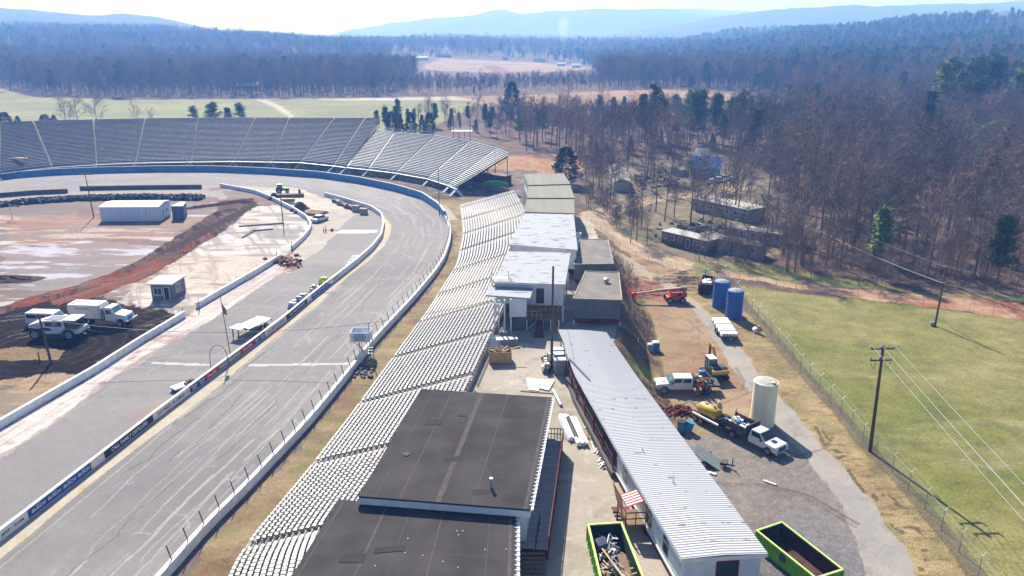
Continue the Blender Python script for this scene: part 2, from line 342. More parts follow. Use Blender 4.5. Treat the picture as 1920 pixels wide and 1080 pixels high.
# ---- asphalt
paint(m_in, (166, 161, 160)); paint(m_in, (152, 148, 148), th(NCc, .4, .65)); paint(m_in, (180, 174, 170), th(NS, .5, .75) * .6); cls[m_in] = 8
IN_ = [(0, 1017), (197, 863), (384, 718), (480, 646), (580, 566), (670, 495), (705, 460), (721, 422), (697, 392), (640, 375), (560, 358), (480, 350), (400, 345), (200, 350), (0, 360), (-200, 378)]
OUT_ = [(310, 1080), (400, 978), (569, 805), (653, 703), (730, 610), (772, 565), (812, 517), (840, 462), (838, 420), (790, 373), (680, 345), (600, 333), (500, 326), (250, 323), (0, 336), (-200, 362)]
LI = np.array(world([(-250, 1222)] + IN_)); LO = np.array(world([(150, 1262)] + OUT_))
def lane(t, s):        # t 0..1 across, s 0..1 along
    a = LI * (1 - t) + LO * t; dd = np.r_[0, np.cumsum(np.hypot(*np.diff((LI + LO) / 2, axis=0).T))]
    return np.c_[np.interp(s * dd[-1], dd, a[:, 0]), np.interp(s * dd[-1], dd, a[:, 1])]
LTOT = float(np.hypot(*np.diff((LI + LO) / 2, axis=0).T).sum())
def stamp(pts, rgb, a=.8, wd=.1, k=None):
    """paint a thin line along world points"""
    pts = np.asarray(pts, float); out = []
    for p, q in zip(pts[:-1], pts[1:]):
        n = max(2, int(np.hypot(*(q - p)) / .06)); t = np.linspace(0, 1, n, endpoint=False)[:, None]; out.append(p + (q - p) * t)
    s = np.vstack(out); c = np.array(A(*rgb, k=k)); ids = []; a = a * min(1., (75. / max(20., s[:, 1].mean())) ** .9)
    for ox in np.arange(-wd, wd + 1e-6, .08) if wd > .09 else (0,):
        for oy in ((0,) if wd < .15 else np.arange(-wd, wd + 1e-6, .12)):
            x = s[:, 0] + ox; y = s[:, 1] + oy; r = np.searchsorted(ys, y); r = np.clip(r, 0, NR - 1)
            cc = np.rint((x / (.74 * ys[r] + 34) + 1) / 2 * (NC - 1)).astype(int); ok = (cc >= 0) & (cc < NC) & (r > 0) & (r < NR - 1); ids.append((r * NC + cc)[ok])
    ids = np.unique(np.concatenate(ids)); col[ids] = col[ids] * (1 - a) + c * a
# pale sealed strip along the pit wall
PC = [(0, 1048), (60, 1000), (123, 946), (197, 886), (274, 827), (352, 770), (415, 721), (480, 664), (540, 614), (595, 572), (655, 516), (695, 486), (720, 462), (733, 438), (734, 420), (715, 400), (690, 388)]
pit_poly = [tuple(p) for p in PW] + world([(560, 358), (480, 350), (415, 345), (150, 350), (0, 365), (-300, 400)])+ [(-260, 30)]
m_pit = inpoly(X, Y, pit_poly) & m_in; cls[m_pit] = 9
f = reg(strip([(-260, 1230), (0, 1017), (197, 863), (384, 718), (480, 646), (580, 566), (670, 495), (705, 460), (721, 422), (717, 406), (697, 392)], [(-260, 1262)] + PC), 0) & ~m_pit; paint(f, (240, 226, 200), .9); paint(f, (222, 196, 150), th(NB, .5, .75) * .5)
f = reg(strip(PC, [(a + 14, b + 10) for a, b in PC]), 1) & ~m_pit; paint(f, (150, 142, 134), .45 * th(NA, .35, .6))
for t, aa in ((.12, .10), (.3, .12), (.55, .13), (.78, .1)):
    c = lane(t, np.linspace(0, .97, 80)); f = (along(c, 2.5) + j1 < 1.6) & m_in & ~m_pit; paint(f, (140, 134, 136), aa * 1.6 * th(NS, .3, .6))
q = random.Random(5)
stamp(world([(-60, 1115), (0, 1064), (55, 1020), (115, 970), (240, 867), (300, 815), (400, 735), (480, 668), (560, 603), (640, 535)]), (226, 220, 214), .55, .05)
stamp(world([(470, 685.5), (658, 682.5)]), (244, 242, 240), .95, .2); stamp(world([(288, 681), (388, 685)]), (244, 242, 240), .95, .2)
for t in (.34, .44, .54, .64, .74, .84, .92):      # sawn joints and dashes between paving lanes
    s = q.random() * .02
    while s < .93:
        ln = (5 + q.random() * 6) / LTOT
        if q.random() < .75: stamp(lane(t + (q.random() - .5) * .01, np.linspace(s, s + ln, 6)), (226, 220, 216), .35 + .35 * q.random(), .05)
        s += ln + (3 + q.random() * 9) / LTOT
def crack(t, s, n, dt, ds, rgb, a, wd=.05):
    pts = [];
    for k in range(n):
        pts.append(lane(t, np.array([s]))[0]); t += (q.random() - .5) * 2 * dt; s += ds * (.4 + q.random()) / LTOT
        if not (.03 < t < .97): break
    if len(pts) > 2: stamp(pts, rgb, a, wd)
for i in range(85):
    t0 = .25 + .7 * q.random() ** .8; s0 = q.random() * .62
    crack(t0, s0, 4 + int(q.random() * 16), .013, 1.7, (218, 213, 208), .2 + .36 * q.random(), .05 if q.random() < .7 else .1)
for i in range(60):                                    # cross cracks
    t0 = .2 + .75 * q.random(); s0 = q.random() * .62; pts = []; sg = q.choice((-1, 1))
    for k in range(3 + int(q.random() * 6)):
        pts.append(lane(t0, np.array([s0]))[0]); t0 += sg * (.012 + .02 * q.random()); s0 += (q.random() - .5) * 1.6 / LTOT
        if not (.05 < t0 < .97): break
    if len(pts) > 2: stamp(pts, (220, 215, 210), .2 + .35 * q.random(), .05)
for i in range(60):
    s0 = .6 + q.random() * .38; t0 = q.random(); c = lane(t0, np.linspace(s0, min(1, s0 + (3 + 8 * q.random()) / LTOT), 4)); stamp(c, (212, 208, 206), .3, .05)
for i in range(12): crack(.05 + .9 * q.random(), q.random() * .3, 12, .02, 1.5, (104, 100, 100), .6, .05)
# pit road: joints, clay wash, pale concrete, slab
for i in range(26):
    a = P(60 + q.random() * 500, 880 - q.random() * 420); b = a + Vector((3.0, 12.5, 0)) * (.4 + q.random() * 1.2); stamp([a[:2], b[:2]], (204, 196, 190), .5, .05)
CL = [(-60, 900), (0, 860), (60, 822), (100, 797), (170, 742), (210, 712), (300, 655), (400, 600), (480, 545), (540, 505), (560, 490)]
f = reg(strip([(-160, 905), (0, 805), (180, 700), (349, 594), (372, 578), (480, 515), (527, 486), (549, 469)], CL), 1); st = fbm(X * .985 + Y * -.17, Y * .985 + X * .17, 2.2, 61, 4, 2.4, .12)
paint(f, (226, 208, 202)); paint(f, (246, 240, 234), th(st, .38, .55)); paint(f, (186, 144, 132), th(st, .62, .78) * .6); paint(f, (178, 110, 92), th(NB, .64, .8) * .6)
cd = along(np.array(world(CL)), 2.5); f2 = f & (cd + j1 * 1.5 < .4); paint(f2, (168, 134, 124), .6); cls[f] = 10
f = reg([(525, 486), (545, 470), (566, 455), (580, 470), (570, 492), (540, 512), (525, 505)], 1); paint(f, (150, 96, 80), .9); paint(f, (220, 205, 196), th(NB, .55, .7)); cls[f] = 10
f = reg([(545, 475), (581, 437), (590, 424), (580, 408), (540, 384), (480, 358), (440, 350), (560, 352), (608, 372), (655, 385), (668, 400), (640, 422), (634, 432), (606, 462), (575, 488), (548, 490)], 1); paint(f, (214, 202, 190)); paint(f, (236, 226, 212), th(NA, .4, .65)); paint(f, (190, 180, 172), th(NB, .6, .8) * .6); cls[f] = 7
f = reg([(636, 430.5), (709, 430.5), (705, 437), (628, 437.5)], 0); paint(f, (246, 242, 232)); cls[f] = 7
for a_, b_ in (((232, 790), (256, 765)), ((265, 790), (295, 755)), ((246, 800), (262, 781)), ((280, 775), (300, 752))): stamp([P(*a_)[:2], P(*b_)[:2]], (206, 150, 122), .5, .12)
f = reg([(510, 615), (532, 614), (524, 632), (496, 633)], 1) & ~m_pit; paint(f, (216, 184, 156), .6)
# ---- infield
infp = [tuple(p) for p in IW1] + [tuple(p) for p in IW2] + [tuple(p) for p in IW3] + world([(378, 356), (150, 358), (127, 363), (0, 372), (-260, 392)]) + [(-260, 60)]
m_inf = inpoly(X, Y, infp); f = m_inf; cls[f] = 11
ST = fbm(X, Y, 9, 71, 5, .4, 1.5); ST2 = fbm(X, Y, 3.2, 83, 4, .4, 1.6); ST3 = fbm(X, Y, 14, 97, 4, .5, 1.4)
paint(f, (140, 127, 124)); paint(f, (182, 134, 106), th(ST3, .54, .62) * .7); paint(f, (136, 88, 78), th(ST, .52, .62) * .8); paint(f, (226, 212, 204), th(ST2, .56, .64) * .85); paint(f, (128, 112, 106), th(fbm(X, Y, 4, 101, 4, .5, 1.5), .6, .68) * .8)
f = m_inf & reg([(0, 395), (250, 410), (400, 400), (330, 440), (150, 455), (0, 440)], 2); paint(f, (196, 144, 112), .35)
f = m_inf & reg([(0, 460), (140, 450), (300, 455), (330, 470), (230, 520), (130, 545), (0, 545)], 2); paint(f, (168, 160, 160), .55); paint(f, (214, 208, 224), th(ST2, .55, .62))
f = m_inf & reg([(425, 392), (520, 384), (575, 410), (585, 430), (520, 500), (370, 578), (300, 600), (225, 560), (320, 500), (380, 440)], 1); paint(f, (238, 230, 224)); paint(f, (176, 160, 152), th(ST2, .48, .62)); paint(f, (170, 158, 154), th(fbm(X + Y * .5, Y, 2.4, 111, 4, 1.8, .25), .55, .66) * .8); paint(f, (214, 184, 150), th(ST3, .56, .62) * .4)
f = m_inf & reg([(500, 410), (540, 396), (572, 415), (560, 445), (500, 480), (470, 470)], 1); paint(f, (166, 158, 156), .7 * th(ST2, .4, .5))
f = m_inf & reg([(405, 378), (474, 372), (482, 384), (455, 404), (415, 436), (354, 474), (290, 513), (195, 552), (90, 582), (0, 598), (0, 574), (110, 542), (200, 515), (268, 484), (330, 444), (385, 408), (410, 392)], 1); paint(f, (116, 92, 84), .85); paint(f, (84, 66, 60), th(fbm(X + Y * .6, Y - X * .2, 1.6, 121, 3, 2, .3), .5, .62)); 
f2 = f & reg([(0, 560), (250, 500), (330, 470), (400, 430), (400, 450), (330, 500), (200, 560), (60, 600)], 1); paint(f2, (168, 92, 68), .7 * th(NB, .3, .5)); cls[f] = 12
f = m_inf & reg([(-100, 600), (0, 590), (80, 566), (190, 556), (235, 575), (300, 578), (330, 592), (335, 600), (290, 630), (240, 668), (170, 706), (90, 730), (60, 715), (0, 735), (-100, 740)], 1); paint(f, (50, 42, 40)); arc = np.hypot(X + 62, Y - 96); paint(f, (96, 82, 74), th(np.sin(arc * 3.3 + NB * 6), .3, .9) * .45); paint(f, (36, 30, 30), th(NA, .5, .7) * .7); cls[f] = 12
f = m_inf & reg([(-50, 655), (60, 650), (118, 656), (104, 676), (40, 673), (-50, 676)], 1); paint(f, (186, 158, 124), .85)
f = m_inf & reg([(-150, 745), (0, 715), (110, 700), (165, 705), (0, 800), (-150, 890)], 1); paint(f, (196, 164, 128)); paint(f, (160, 140, 124), th(ST2, .5, .65)); paint(f, (222, 206, 188), th(NA, .55, .7) * .7)
f = m_inf & reg([(0, 365), (130, 358), (330, 352), (420, 358), (425, 374), (380, 368), (150, 370), (0, 384)], 1); paint(f, (176, 166, 156))
f = m_inf & reg([(-100, 380), (150, 371), (380, 370), (400, 386), (470, 378), (478, 388), (380, 396), (180, 392), (0, 404), (-100, 410)], 1); paint(f, (132, 112, 104), .85)
for (a, b, rgb) in (((100, 395), (105, 391), 0), ((98, 445), (172, 409), 0), ((432, 452), (492, 421), 1), ((452, 420), (530, 419), 1), ((440, 437), (520, 430), 1)): 
    if rgb: stamp([P(*a)[:2], P(*b)[:2]], (150, 140, 134), .7, .25)
for k in range(46):      # tyre ruts
    x0 = q.uniform(0, 430); y0 = q.uniform(520, 690); p0 = P(x0, y0)
    if not inpoly(np.array([p0.x]), np.array([p0.y]), infp)[0]: continue
    a = R(q.uniform(-10, 60)); L = q.uniform(4, 16); cv = q.uniform(-.04, .04); pts = []
    for i in range(12): pts.append((p0.x, p0.y)); p0 = p0 + Vector((math.cos(a), math.sin(a), 0)) * L / 12; a += cv * L / 12
    rgb = q.choice(((206, 188, 170), (104, 84, 76), (98, 80, 74), (224, 214, 204))); stamp(pts, rgb, .4, .05); stamp([(x + .3, y - 1.7) for x, y in pts], rgb, .4, .05)
# ruts on the yard
for pts, al in (([(1440, 835), (1500, 855), (1548, 842), (1562, 820)], .5), ([(1330, 905), (1440, 910), (1520, 930), (1570, 960), (1612, 985)], .6), ([(1335, 910), (1440, 914), (1518, 936), (1566, 966), (1606, 990)], .4), ([(1530, 800), (1542, 825), (1547, 838)], .7), ([(1590, 880), (1602, 900), (1622, 925)], .8), ([(1380, 690), (1396, 715), (1392, 730)], .5), ([(1350, 760), (1410, 735), (1440, 728)], .4), ([(1410, 770), (1420, 745)], .5), ([(1290, 600), (1320, 628)], .5), ([(1230, 610), (1262, 618), (1300, 622)], .5)):
    c = smooth(world(pts), 30, 2); stamp(c, (112, 92, 80), al, .12)
col = np.clip(col * (0.92 + .16 * np.random.RandomState(3).rand(X.size, 1)), 0, 1)
NAMES = {0: ('woodland_floor', 'g_litter', dict(rough=1, fine=1.6, amt=.45, bump=.6, bscale=3, dist=.2)), 1: ('dry_grass', 'g_dry', dict(rough=1, fine=2.6, amt=.4, bump=.8, bscale=6, dist=.12)),
         2: ('yard_earth', 'g_earth', dict(rough=1, fine=2.2, amt=.26, bump=.5, bscale=4, dist=.08)), 3: ('gravel_lot', 'g_gravel', dict(rough=1, fine=9., amt=.45, bump=1., bscale=14, dist=.08)),
         4: ('dirt_road', 'g_droad', dict(rough=1, fine=2.0, amt=.25, bump=.4, bscale=3, dist=.08)), 5: ('lawn', 'g_lawn', dict(rough=1, fine=3.0, amt=.5, bump=.7, bscale=9, dist=.08)),
         6: ('access_road', 'g_aroad', dict(rough=.95, fine=6., amt=.16, bump=.3, bscale=16, dist=.03)), 7: ('pavement', 'g_conc', dict(rough=.9, fine=3.0, amt=.14, bump=.2, bscale=14, dist=.02)),
         8: ('race_track', 'g_asph', dict(rough=.85, fine=5.0, amt=.12, bump=.3, bscale=20, dist=.02)), 9: ('pit_road', 'g_pit', dict(rough=.85, fine=5.0, amt=.12, bump=.3, bscale=20, dist=.02)),
         10: ('clay_wash', 'g_clay', dict(rough=.9, fine=3.0, amt=.2, bump=.4, bscale=6, dist=.05)), 11: ('infield_ground', 'g_inf', dict(rough=.85, fine=2.0, amt=.22, bump=.5, bscale=3, dist=.08)), 12: ('mud', 'g_mud', dict(rough=1, fine=2.4, amt=.4, bump=.9, bscale=3, dist=.16, spec=.03))}
ZG = Z + (fbm(X, Y, .5, 131, 2) - .5) * np.where(cls == 12, .16, np.where(cls == 11, .05, .0))
ii = (np.arange(NR - 1)[:, None] * NC + np.arange(NC - 1)[None, :]).ravel(); quads = np.c_[ii, ii + 1, ii + NC + 1, ii + NC]
fc = cls[quads[:, 0]]
def grid_obj(name, V, Q, Cc, material):
    used, inv = np.unique(Q.ravel(), return_inverse=True); me = bpy.data.meshes.new(name); me.vertices.add(len(used)); me.vertices.foreach_set('co', V[used].astype(np.float32).ravel())
    me.loops.add(Q.size); me.loops.foreach_set('vertex_index', inv.astype(np.int32)); me.polygons.add(len(Q)); me.polygons.foreach_set('loop_start', np.arange(0, Q.size, 4, dtype=np.int32))
    me.polygons.foreach_set('use_smooth', np.ones(len(Q), bool))
    at = me.color_attributes.new('Col', 'FLOAT_COLOR', 'POINT'); at.data.foreach_set('color', np.c_[Cc[used], np.ones(len(used))].astype(np.float32).ravel())
    me.update(calc_edges=True); me.materials.append(material); o = link(bpy.data.objects.new(name, me)); o['kind'] = 'structure'; return o
V3 = np.c_[X, Y, ZG]
for k, (nm, mn, kw) in NAMES.items():
    Q = quads[fc == k]
    if len(Q): grid_obj(nm, V3, Q, col, vmat(mn, **kw))
gb = MB(); gb.add([(-3000, -110, -.35), (3000, -110, -.35), (3000, 329, -.35), (-3000, 329, -.35)], [(0, 1, 2, 3)]); go_ = link(bpy.data.objects.new('ground', mesh('ground', gb, mat('outer ground', A(150, 136, 104), rough=1, var=.3, scale=.05, spec=.05)))); go_['kind'] = 'structure'
# ---- the land beyond: photo skylines turned into ridges at their true distance
def sky_z(pts, xs, D): # ground height at distance D whose photo row is pts(x)
    yy = np.interp(xs, [p[0] for p in pts], [p[1] for p in pts]); v = yy - 540; return H - D * (F * SP + v * CP) / (F * CP - v * SP)
NAZ = 460; az = np.linspace(-.86, .86, NAZ)       # X/Y ratio
def px_of(D): d = D * CP + H * SP; return 960 + F * az * D / d
RINGS = [(318, None), (420, None), (560, [(-400, 172), (0, 176), (640, 181), (850, 179), (1150, 174), (1400, 176), (1920, 165), (2300, 150)]),
         (760, [(-400, 148), (0, 150), (640, 150), (1000, 150), (1280, 152), (1500, 142), (1920, 122), (2300, 100)]),
         (1050, [(-400, 110), (0, 112), (400, 122), (700, 134), (860, 137), (1100, 132), (1280, 128), (1500, 112), (1920, 82), (2300, 60)]),
         (1400, [(-400, 72), (0, 76), (300, 82), (560, 92), (740, 106), (850, 109), (1100, 120), (1280, 103), (1500, 80), (1650, 62), (1800, 46), (1920, 34), (2300, 12)]),
         (1750, [(-400, 60), (0, 60), (300, 64), (560, 83), (740, 90), (900, 90), (1100, 98), (1280, 92), (1400, 82), (1500, 66), (1600, 62), (1700, 46), (1800, 40), (1920, 20), (2300, 0)]),
         (2300, [(-400, 72), (300, 78), (640, 84), (900, 82), (1280, 84), (1380, 66), (1480, 64), (1700, 72), (1920, 60), (2300, 50)]),
         (2700, [(-400, 30), (0, 12), (60, 16), (110, 22), (200, 29), (240, 26), (300, 33), (340, 42), (400, 57), (480, 60), (560, 66), (640, 74), (760, 68), (830, 63), (950, 67), (1040, 74), (1280, 72), (1400, 60), (1600, 66), (2300, 40)]),
         (3200, [(-400, 60), (640, 73), (760, 76), (1280, 74), (1500, 60), (2300, 50)]),
         (3900, [(-400, 60), (640, 73), (1100, 66), (1280, 48), (1400, 27), (1480, 19), (1560, 13), (1600, 12), (1635, 15), (1700, 8), (1780, 4), (1880, 5), (1960, 2), (2300, -10)]),
         (4700, [(-400, 65), (640, 71), (1280, 66), (2300, 60)]),
         (5600, [(-400, 60), (600, 72), (660, 55), (720, 49), (800, 38), (880, 30), (920, 20), (945, 18), (980, 26), (1040, 17), (1120, 16), (1180, 21), (1230, 19), (1280, 25), (1300, 30), (1400, 40), (2300, 40)]),
         (7200, [(-400, 66), (620, 72), (760, 64), (1280, 17), (1330, 18), (1400, 20), (1412, 26), (1500, 40), (2300, 50)]), (8600, [(-400, 68), (2300, 68)])]
rd = np.array([r[0] for r in RINGS], float); RZ = []
for D, pts in RINGS: RZ.append(np.full(NAZ, -.05 if D < 400 else 0.) if pts is None else sky_z(pts, px_of(D), D))
RZ = np.array(RZ)
dist = np.unique(np.concatenate([np.geomspace(318, 2400, 250), np.geomspace(2400, 8600, 110)])); ld = np.log(dist); TZ = np.zeros((len(dist), NAZ))
k = np.clip(np.searchsorted(rd, dist) - 1, 0, len(rd) - 2); t = (ld - np.log(rd[k])) / (np.log(rd[k + 1]) - np.log(rd[k])); t = (t * t * (3 - 2 * t))[:, None]
TZ = RZ[k] * (1 - t) + RZ[k + 1] * t
TX = az[None, :] * dist[:, None]; TY = np.repeat(dist[:, None], NAZ, 1)
rough_ = np.clip((TY - 500) / 1500, 0, 1); TZ = TZ + (fbm(TX, TY, 260, 201, 5) - .5) * 12 * rough_
FARH = np.clip((TY - 2600) / 400, 0, 1); TZ = TZ + ((fbm(TX, TY, 45, 211, 2) - .5) * 10 + (fbm(TX, TY, 420, 215, 4) - .5) * 42) * FARH
def tz(x, y):        # height of that land at a world point
    a = np.clip((np.asarray(x) / np.asarray(y) - az[0]) / (az[1] - az[0]), 0, NAZ - 1.01); ai = a.astype(int); af = a - ai
    ri = np.clip(np.searchsorted(dist, y) - 1, 0, len(dist) - 2); rf = np.clip((y - dist[ri]) / (dist[ri + 1] - dist[ri]), 0, 1)
    return (TZ[ri, ai] * (1 - af) + TZ[ri, ai + 1] * af) * (1 - rf) + (TZ[ri + 1, ai] * (1 - af) + TZ[ri + 1, ai + 1] * af) * rf
tx, ty, tzz = TX.ravel(), TY.ravel(), TZ.ravel(); ppx, ppy = proj(tx, ty, tzz)
jn = (fbm(tx, ty, 60, 221) - .5)
tc_ = np.zeros((tx.size, 3)); lit = np.array(A(128, 104, 92)); tc_[:] = lit
n1 = fbm(tx, ty, 30, 231)[:, None]; tc_ = tc_ * (.8 + .5 * n1)
FIELD1 = [(-500, 160), (0, 166), (60, 181), (150, 184), (230, 187), (640, 184), (850, 180), (920, 180), (900, 196), (760, 262), (-500, 280)]
FIELD2 = [(850, 181), (1000, 177), (1150, 171), (1240, 168), (1300, 171), (1400, 180), (1440, 190), (1300, 200), (900, 200)]
PAST = [(795, 120), (830, 110), (900, 113), (1000, 117), (1070, 124), (1110, 128), (1060, 134), (950, 136), (860, 134), (800, 132)]
def fld(poly, rgb, amp=3):
    m = inpoly(ppx + jn * amp * 4, ppy + jn * amp, poly); tc_[m] = np.array(A(*rgb)) * (.85 + .3 * n1[m]); return m
fld(FIELD1, (166, 166, 120)); fld(FIELD2, (190, 156, 124)); fld(PAST, (190, 160, 138)); fld([(905, 122), (930, 122), (955, 134), (925, 137)], (170, 110, 92))
for pl in ([(480, 187), (500, 187), (530, 200), (556, 222), (545, 222), (515, 202)], [(850, 181), (900, 189), (915, 195), (905, 196), (870, 188), (600, 188), (600, 186.5)]): fld(pl, (226, 212, 190), .3)
fld([(820, 72), (870, 74), (870, 78), (820, 76)], (214, 190, 170), 1)
far = ty > 2500; nn = fbm(tx, ty, 90, 241, 3)[:, None]; tc_ = np.where(far[:, None], np.array(A(86, 84, 78, k=.55)) * (.6 + .8 * nn), tc_)
q2 = (np.arange(len(dist) - 1)[:, None] * NAZ + np.arange(NAZ - 1)[None, :]).ravel(); TQ = np.c_[q2, q2 + 1, q2 + NAZ + 1, q2 + NAZ]
gm = vmat('g_far', rough=1, fine=.12, amt=.3, bump=0); TV = np.c_[tx, ty, tzz]; farq = ty[TQ[:, 0]] > 2450
grid_obj('terrain', TV, TQ[~farq], tc_, gm); grid_obj('hills', TV, TQ[farq], tc_, gm)
# ---- the air
hb = MB(); hb.box(-8000, 8000, -120, 8800, -90, float(TZ.max()) + 3)
hm = bpy.data.materials.new('haze_air'); hm.use_nodes = True; hn = hm.node_tree; hn.nodes.remove(hn.nodes['Principled BSDF'])
pv = hn.nodes.new('ShaderNodeVolumePrincipled'); pv.inputs['Color'].default_value = (.15, .36, .92, 1); pv.inputs['Absorption Color'].default_value = (1, 1, 1, 1); pv.inputs['Density'].default_value = .00052; pv.inputs['Anisotropy'].default_value = .1
hn.links.new(pv.outputs[0], hn.nodes['Material Output'].inputs['Volume'])
ho = link(bpy.data.objects.new('haze', mesh('haze', hb, hm))); ho['kind'] = 'stuff'; ho['label'] = 'pale blue winter haze lying over the valley and hills'
# ================================================================== TREES
M_BARK = mat('bark', A(128, 112, 104, 1), rough=1, var=.3, scale=3)
M_TWIG = mat('twigs', A(126, 114, 112, 1), rough=1, var=.4, scale=.6)
M_TWIG2 = mat('pale twigs', A(160, 138, 126, 1), rough=1, var=.3, scale=.6)
M_NEED = mat('pine needles', A(86, 112, 70, 1), rough=.9, var=.5, scale=.5)
M_NEED2 = mat('cedar needles', A(60, 84, 56, 1), rough=.9, var=.5, scale=.6)
def vary(m, a=.45, tint=(.9, 1.0, .85)):
    n = m.node_tree.nodes; L = m.node_tree.links; b = n['Principled BSDF']; src = b.inputs['Base Color'].links[0].from_socket; oi = n.new('ShaderNodeObjectInfo'); mr = n.new('ShaderNodeMapRange'); mr.inputs['To Min'].default_value = 1 - a; mr.inputs['To Max'].default_value = 1 + a; L.new(oi.outputs['Random'], mr.inputs['Value'])
    vm = n.new('ShaderNodeVectorMath'); vm.operation = 'SCALE'; L.new(src, vm.inputs[0]); L.new(mr.outputs[0], vm.inputs['Scale']); w2 = n.new('ShaderNodeMath'); w2.operation = 'FRACT'; m7 = n.new('ShaderNodeMath'); m7.operation = 'MULTIPLY'; m7.inputs[1].default_value = 7.31; L.new(oi.outputs['Random'], m7.inputs[0]); L.new(m7.outputs[0], w2.inputs[0])
    mx = n.new('ShaderNodeMix'); mx.data_type = 'RGBA'; mx.blend_type = 'MULTIPLY'; mx.inputs[7].default_value = (*tint, 1); L.new(w2.outputs[0], mx.inputs[0]); L.new(vm.outputs[0], mx.inputs[6]); L.new(mx.outputs[2], b.inputs['Base Color'])
vary(M_TWIG, .45, (.86, .9, .8)); vary(M_TWIG2, .4, (.95, .85, .8)); vary(M_NEED, .45, (1.2, 1.0, .7)); vary(M_NEED2, .4, (1.1, 1.0, .8))
def bare_tree_mesh(seed, h=15., spread=1., dens=1.):
    q = random.Random(seed); T = MB(); K = MB()
    def tw(p, d, L, wd):
        a = d.cross(Vector((q.random() - .5, q.random() - .5, q.random() - .5))).normalized() * wd
        e = p + d * L; K.add([tuple(p - a), tuple(p + a), tuple(e)], [(0, 1, 2)])
    def rdir(d, ang):
        a = d.orthogonal().normalized(); a.rotate(Matrix.Rotation(q.random() * 6.283, 3, d)); return (d * math.cos(ang) + a * math.sin(ang)).normalized()
    def grow(p, d, L, r, lv):
        segs = 5 if lv == 0 else 3; pts = [p]; dd = d
        for i in range(segs):
            dd = (dd + Vector((q.gauss(0, .10), q.gauss(0, .10), q.gauss(.06, .05))) * (1 if lv else .35)).normalized(); pts.append(pts[-1] + dd * L / segs)
        for i in range(segs):
            T.tube(pts[i], pts[i + 1], r * (1 - .75 * i / segs), r * (1 - .75 * (i + 1) / segs), 5 if lv == 0 else 3, cap=False)
        nb = int((15, 8)[lv] * dens)
        for i in range(nb):
            t = (.3 if lv == 0 else .2) + (.7 if lv == 0 else .8) * (i + q.random()) / nb; k = min(segs - 1, int(t * segs)); pp = pts[k].lerp(pts[k + 1], t * segs - k)
            if lv == 0: grow(pp, rdir(dd, R(q.uniform(28, 62)) * spread), L * (.46 - .26 * t) * q.uniform(.8, 1.25), r * .38 * (1.1 - t * .5), 1)
            else:
                bd = rdir(dd, R(q.uniform(20, 60))); bl = L * q.uniform(.35, .65); tw(pp, bd, bl, .045)
                for j in range(6): tw(pp + bd * bl * q.uniform(.15, .9), rdir(bd, R(q.uniform(20, 55))), bl * q.uniform(.4, .8), .032)
    grow(Vector((0, 0, -.3)), Vector((0, 0, 1)), h * .94, h * .0135, 0)
    return T, K
def pine_mesh(seed, h=15., narrow=1.):
    q = random.Random(seed); T = MB(); K = MB(); T.tube((0, 0, -.3), (0, 0, h * .97), h * .014, .03, 6, cap=False); n = 46
    for i in range(n):
        t = .36 + .62 * (i + q.random()) / n; rad = h * .2 * narrow * (1.08 - t) ** .6 * q.uniform(.45, 1.15); a = q.random() * 6.283; z = h * t
        e = Vector((math.cos(a) * rad, math.sin(a) * rad, z + rad * q.uniform(.0, .45))); T.tube((0, 0, z), e, .05, .02, 3, cap=False)
        for c in range(3):
            cc = Vector((0, 0, z)).lerp(e, 1 - c * .32); s = h * .05 * q.uniform(.7, 1.3)
            for j in range(13):
                d = Vector((q.gauss(0, 1), q.gauss(0, 1), q.gauss(.25, .7))).normalized(); o = cc + Vector((q.gauss(0, .5), q.gauss(0, .5), q.gauss(0, .3))) * s
                a2 = d.orthogonal().normalized() * s * .22; K.add([tuple(o - a2), tuple(o + a2), tuple(o + d * s * 1.2)], [(0, 1, 2)])
    return T, K
def cedar_mesh(seed, h=9., wd=.24):
    q = random.Random(seed); T = MB(); K = MB(); T.tube((0, 0, -.3), (0, 0, h * .9), h * .02, .03, 6, cap=False)
    for i in range(1500 if wd < .25 else 2400):
        t = q.random() ** .8; z = h * (.06 + .94 * t); r = h * wd * (1 - t) ** (.75 if wd < .25 else .48) * min(1, .55 + t * 3) * (.55 + .5 * q.random()) * (1 + .25 * math.sin(z * 3 + i % 3)); a = q.random() * 6.283
        o = Vector((r * math.cos(a), r * math.sin(a), z)); d = Vector((math.cos(a) * .8, math.sin(a) * .8, q.uniform(.0, .9))).normalized(); s = h * .055 * q.uniform(.6, 1.3)
        a2 = d.cross(Vector((q.gauss(0, 1), q.gauss(0, 1), q.gauss(0, 1)))).normalized() * s * .35; K.add([tuple(o - a2), tuple(o + a2), tuple(o + d * s)], [(0, 1, 2)])
    return T, K
KINDS = []
for i in range(5):
    T, K = bare_tree_mesh(50 + i, 15 + (i % 3), (1, 1.15, .8, 1.0, 1.25)[i], (1, 1.1, .85, 1, 1.2)[i]); KINDS.append(('bare_tree', 'bare tree', mesh('trunk', T, M_BARK), mesh('crown', K, M_TWIG2 if i == 2 else M_TWIG)))
for i in range(3):
    T, K = pine_mesh(80 + i, 15 + i, (1, .8, 1.25)[i]); KINDS.append(('pine_tree', 'pine tree', mesh('trunk', T, M_BARK), mesh('crown', K, M_NEED)))
for i in range(2):
    T, K = cedar_mesh(90 + i, 9, (.2, .3)[i]); KINDS.append(('evergreen_tree', 'evergreen tree', mesh('trunk', T, M_BARK), mesh('crown', K, M_NEED2)))
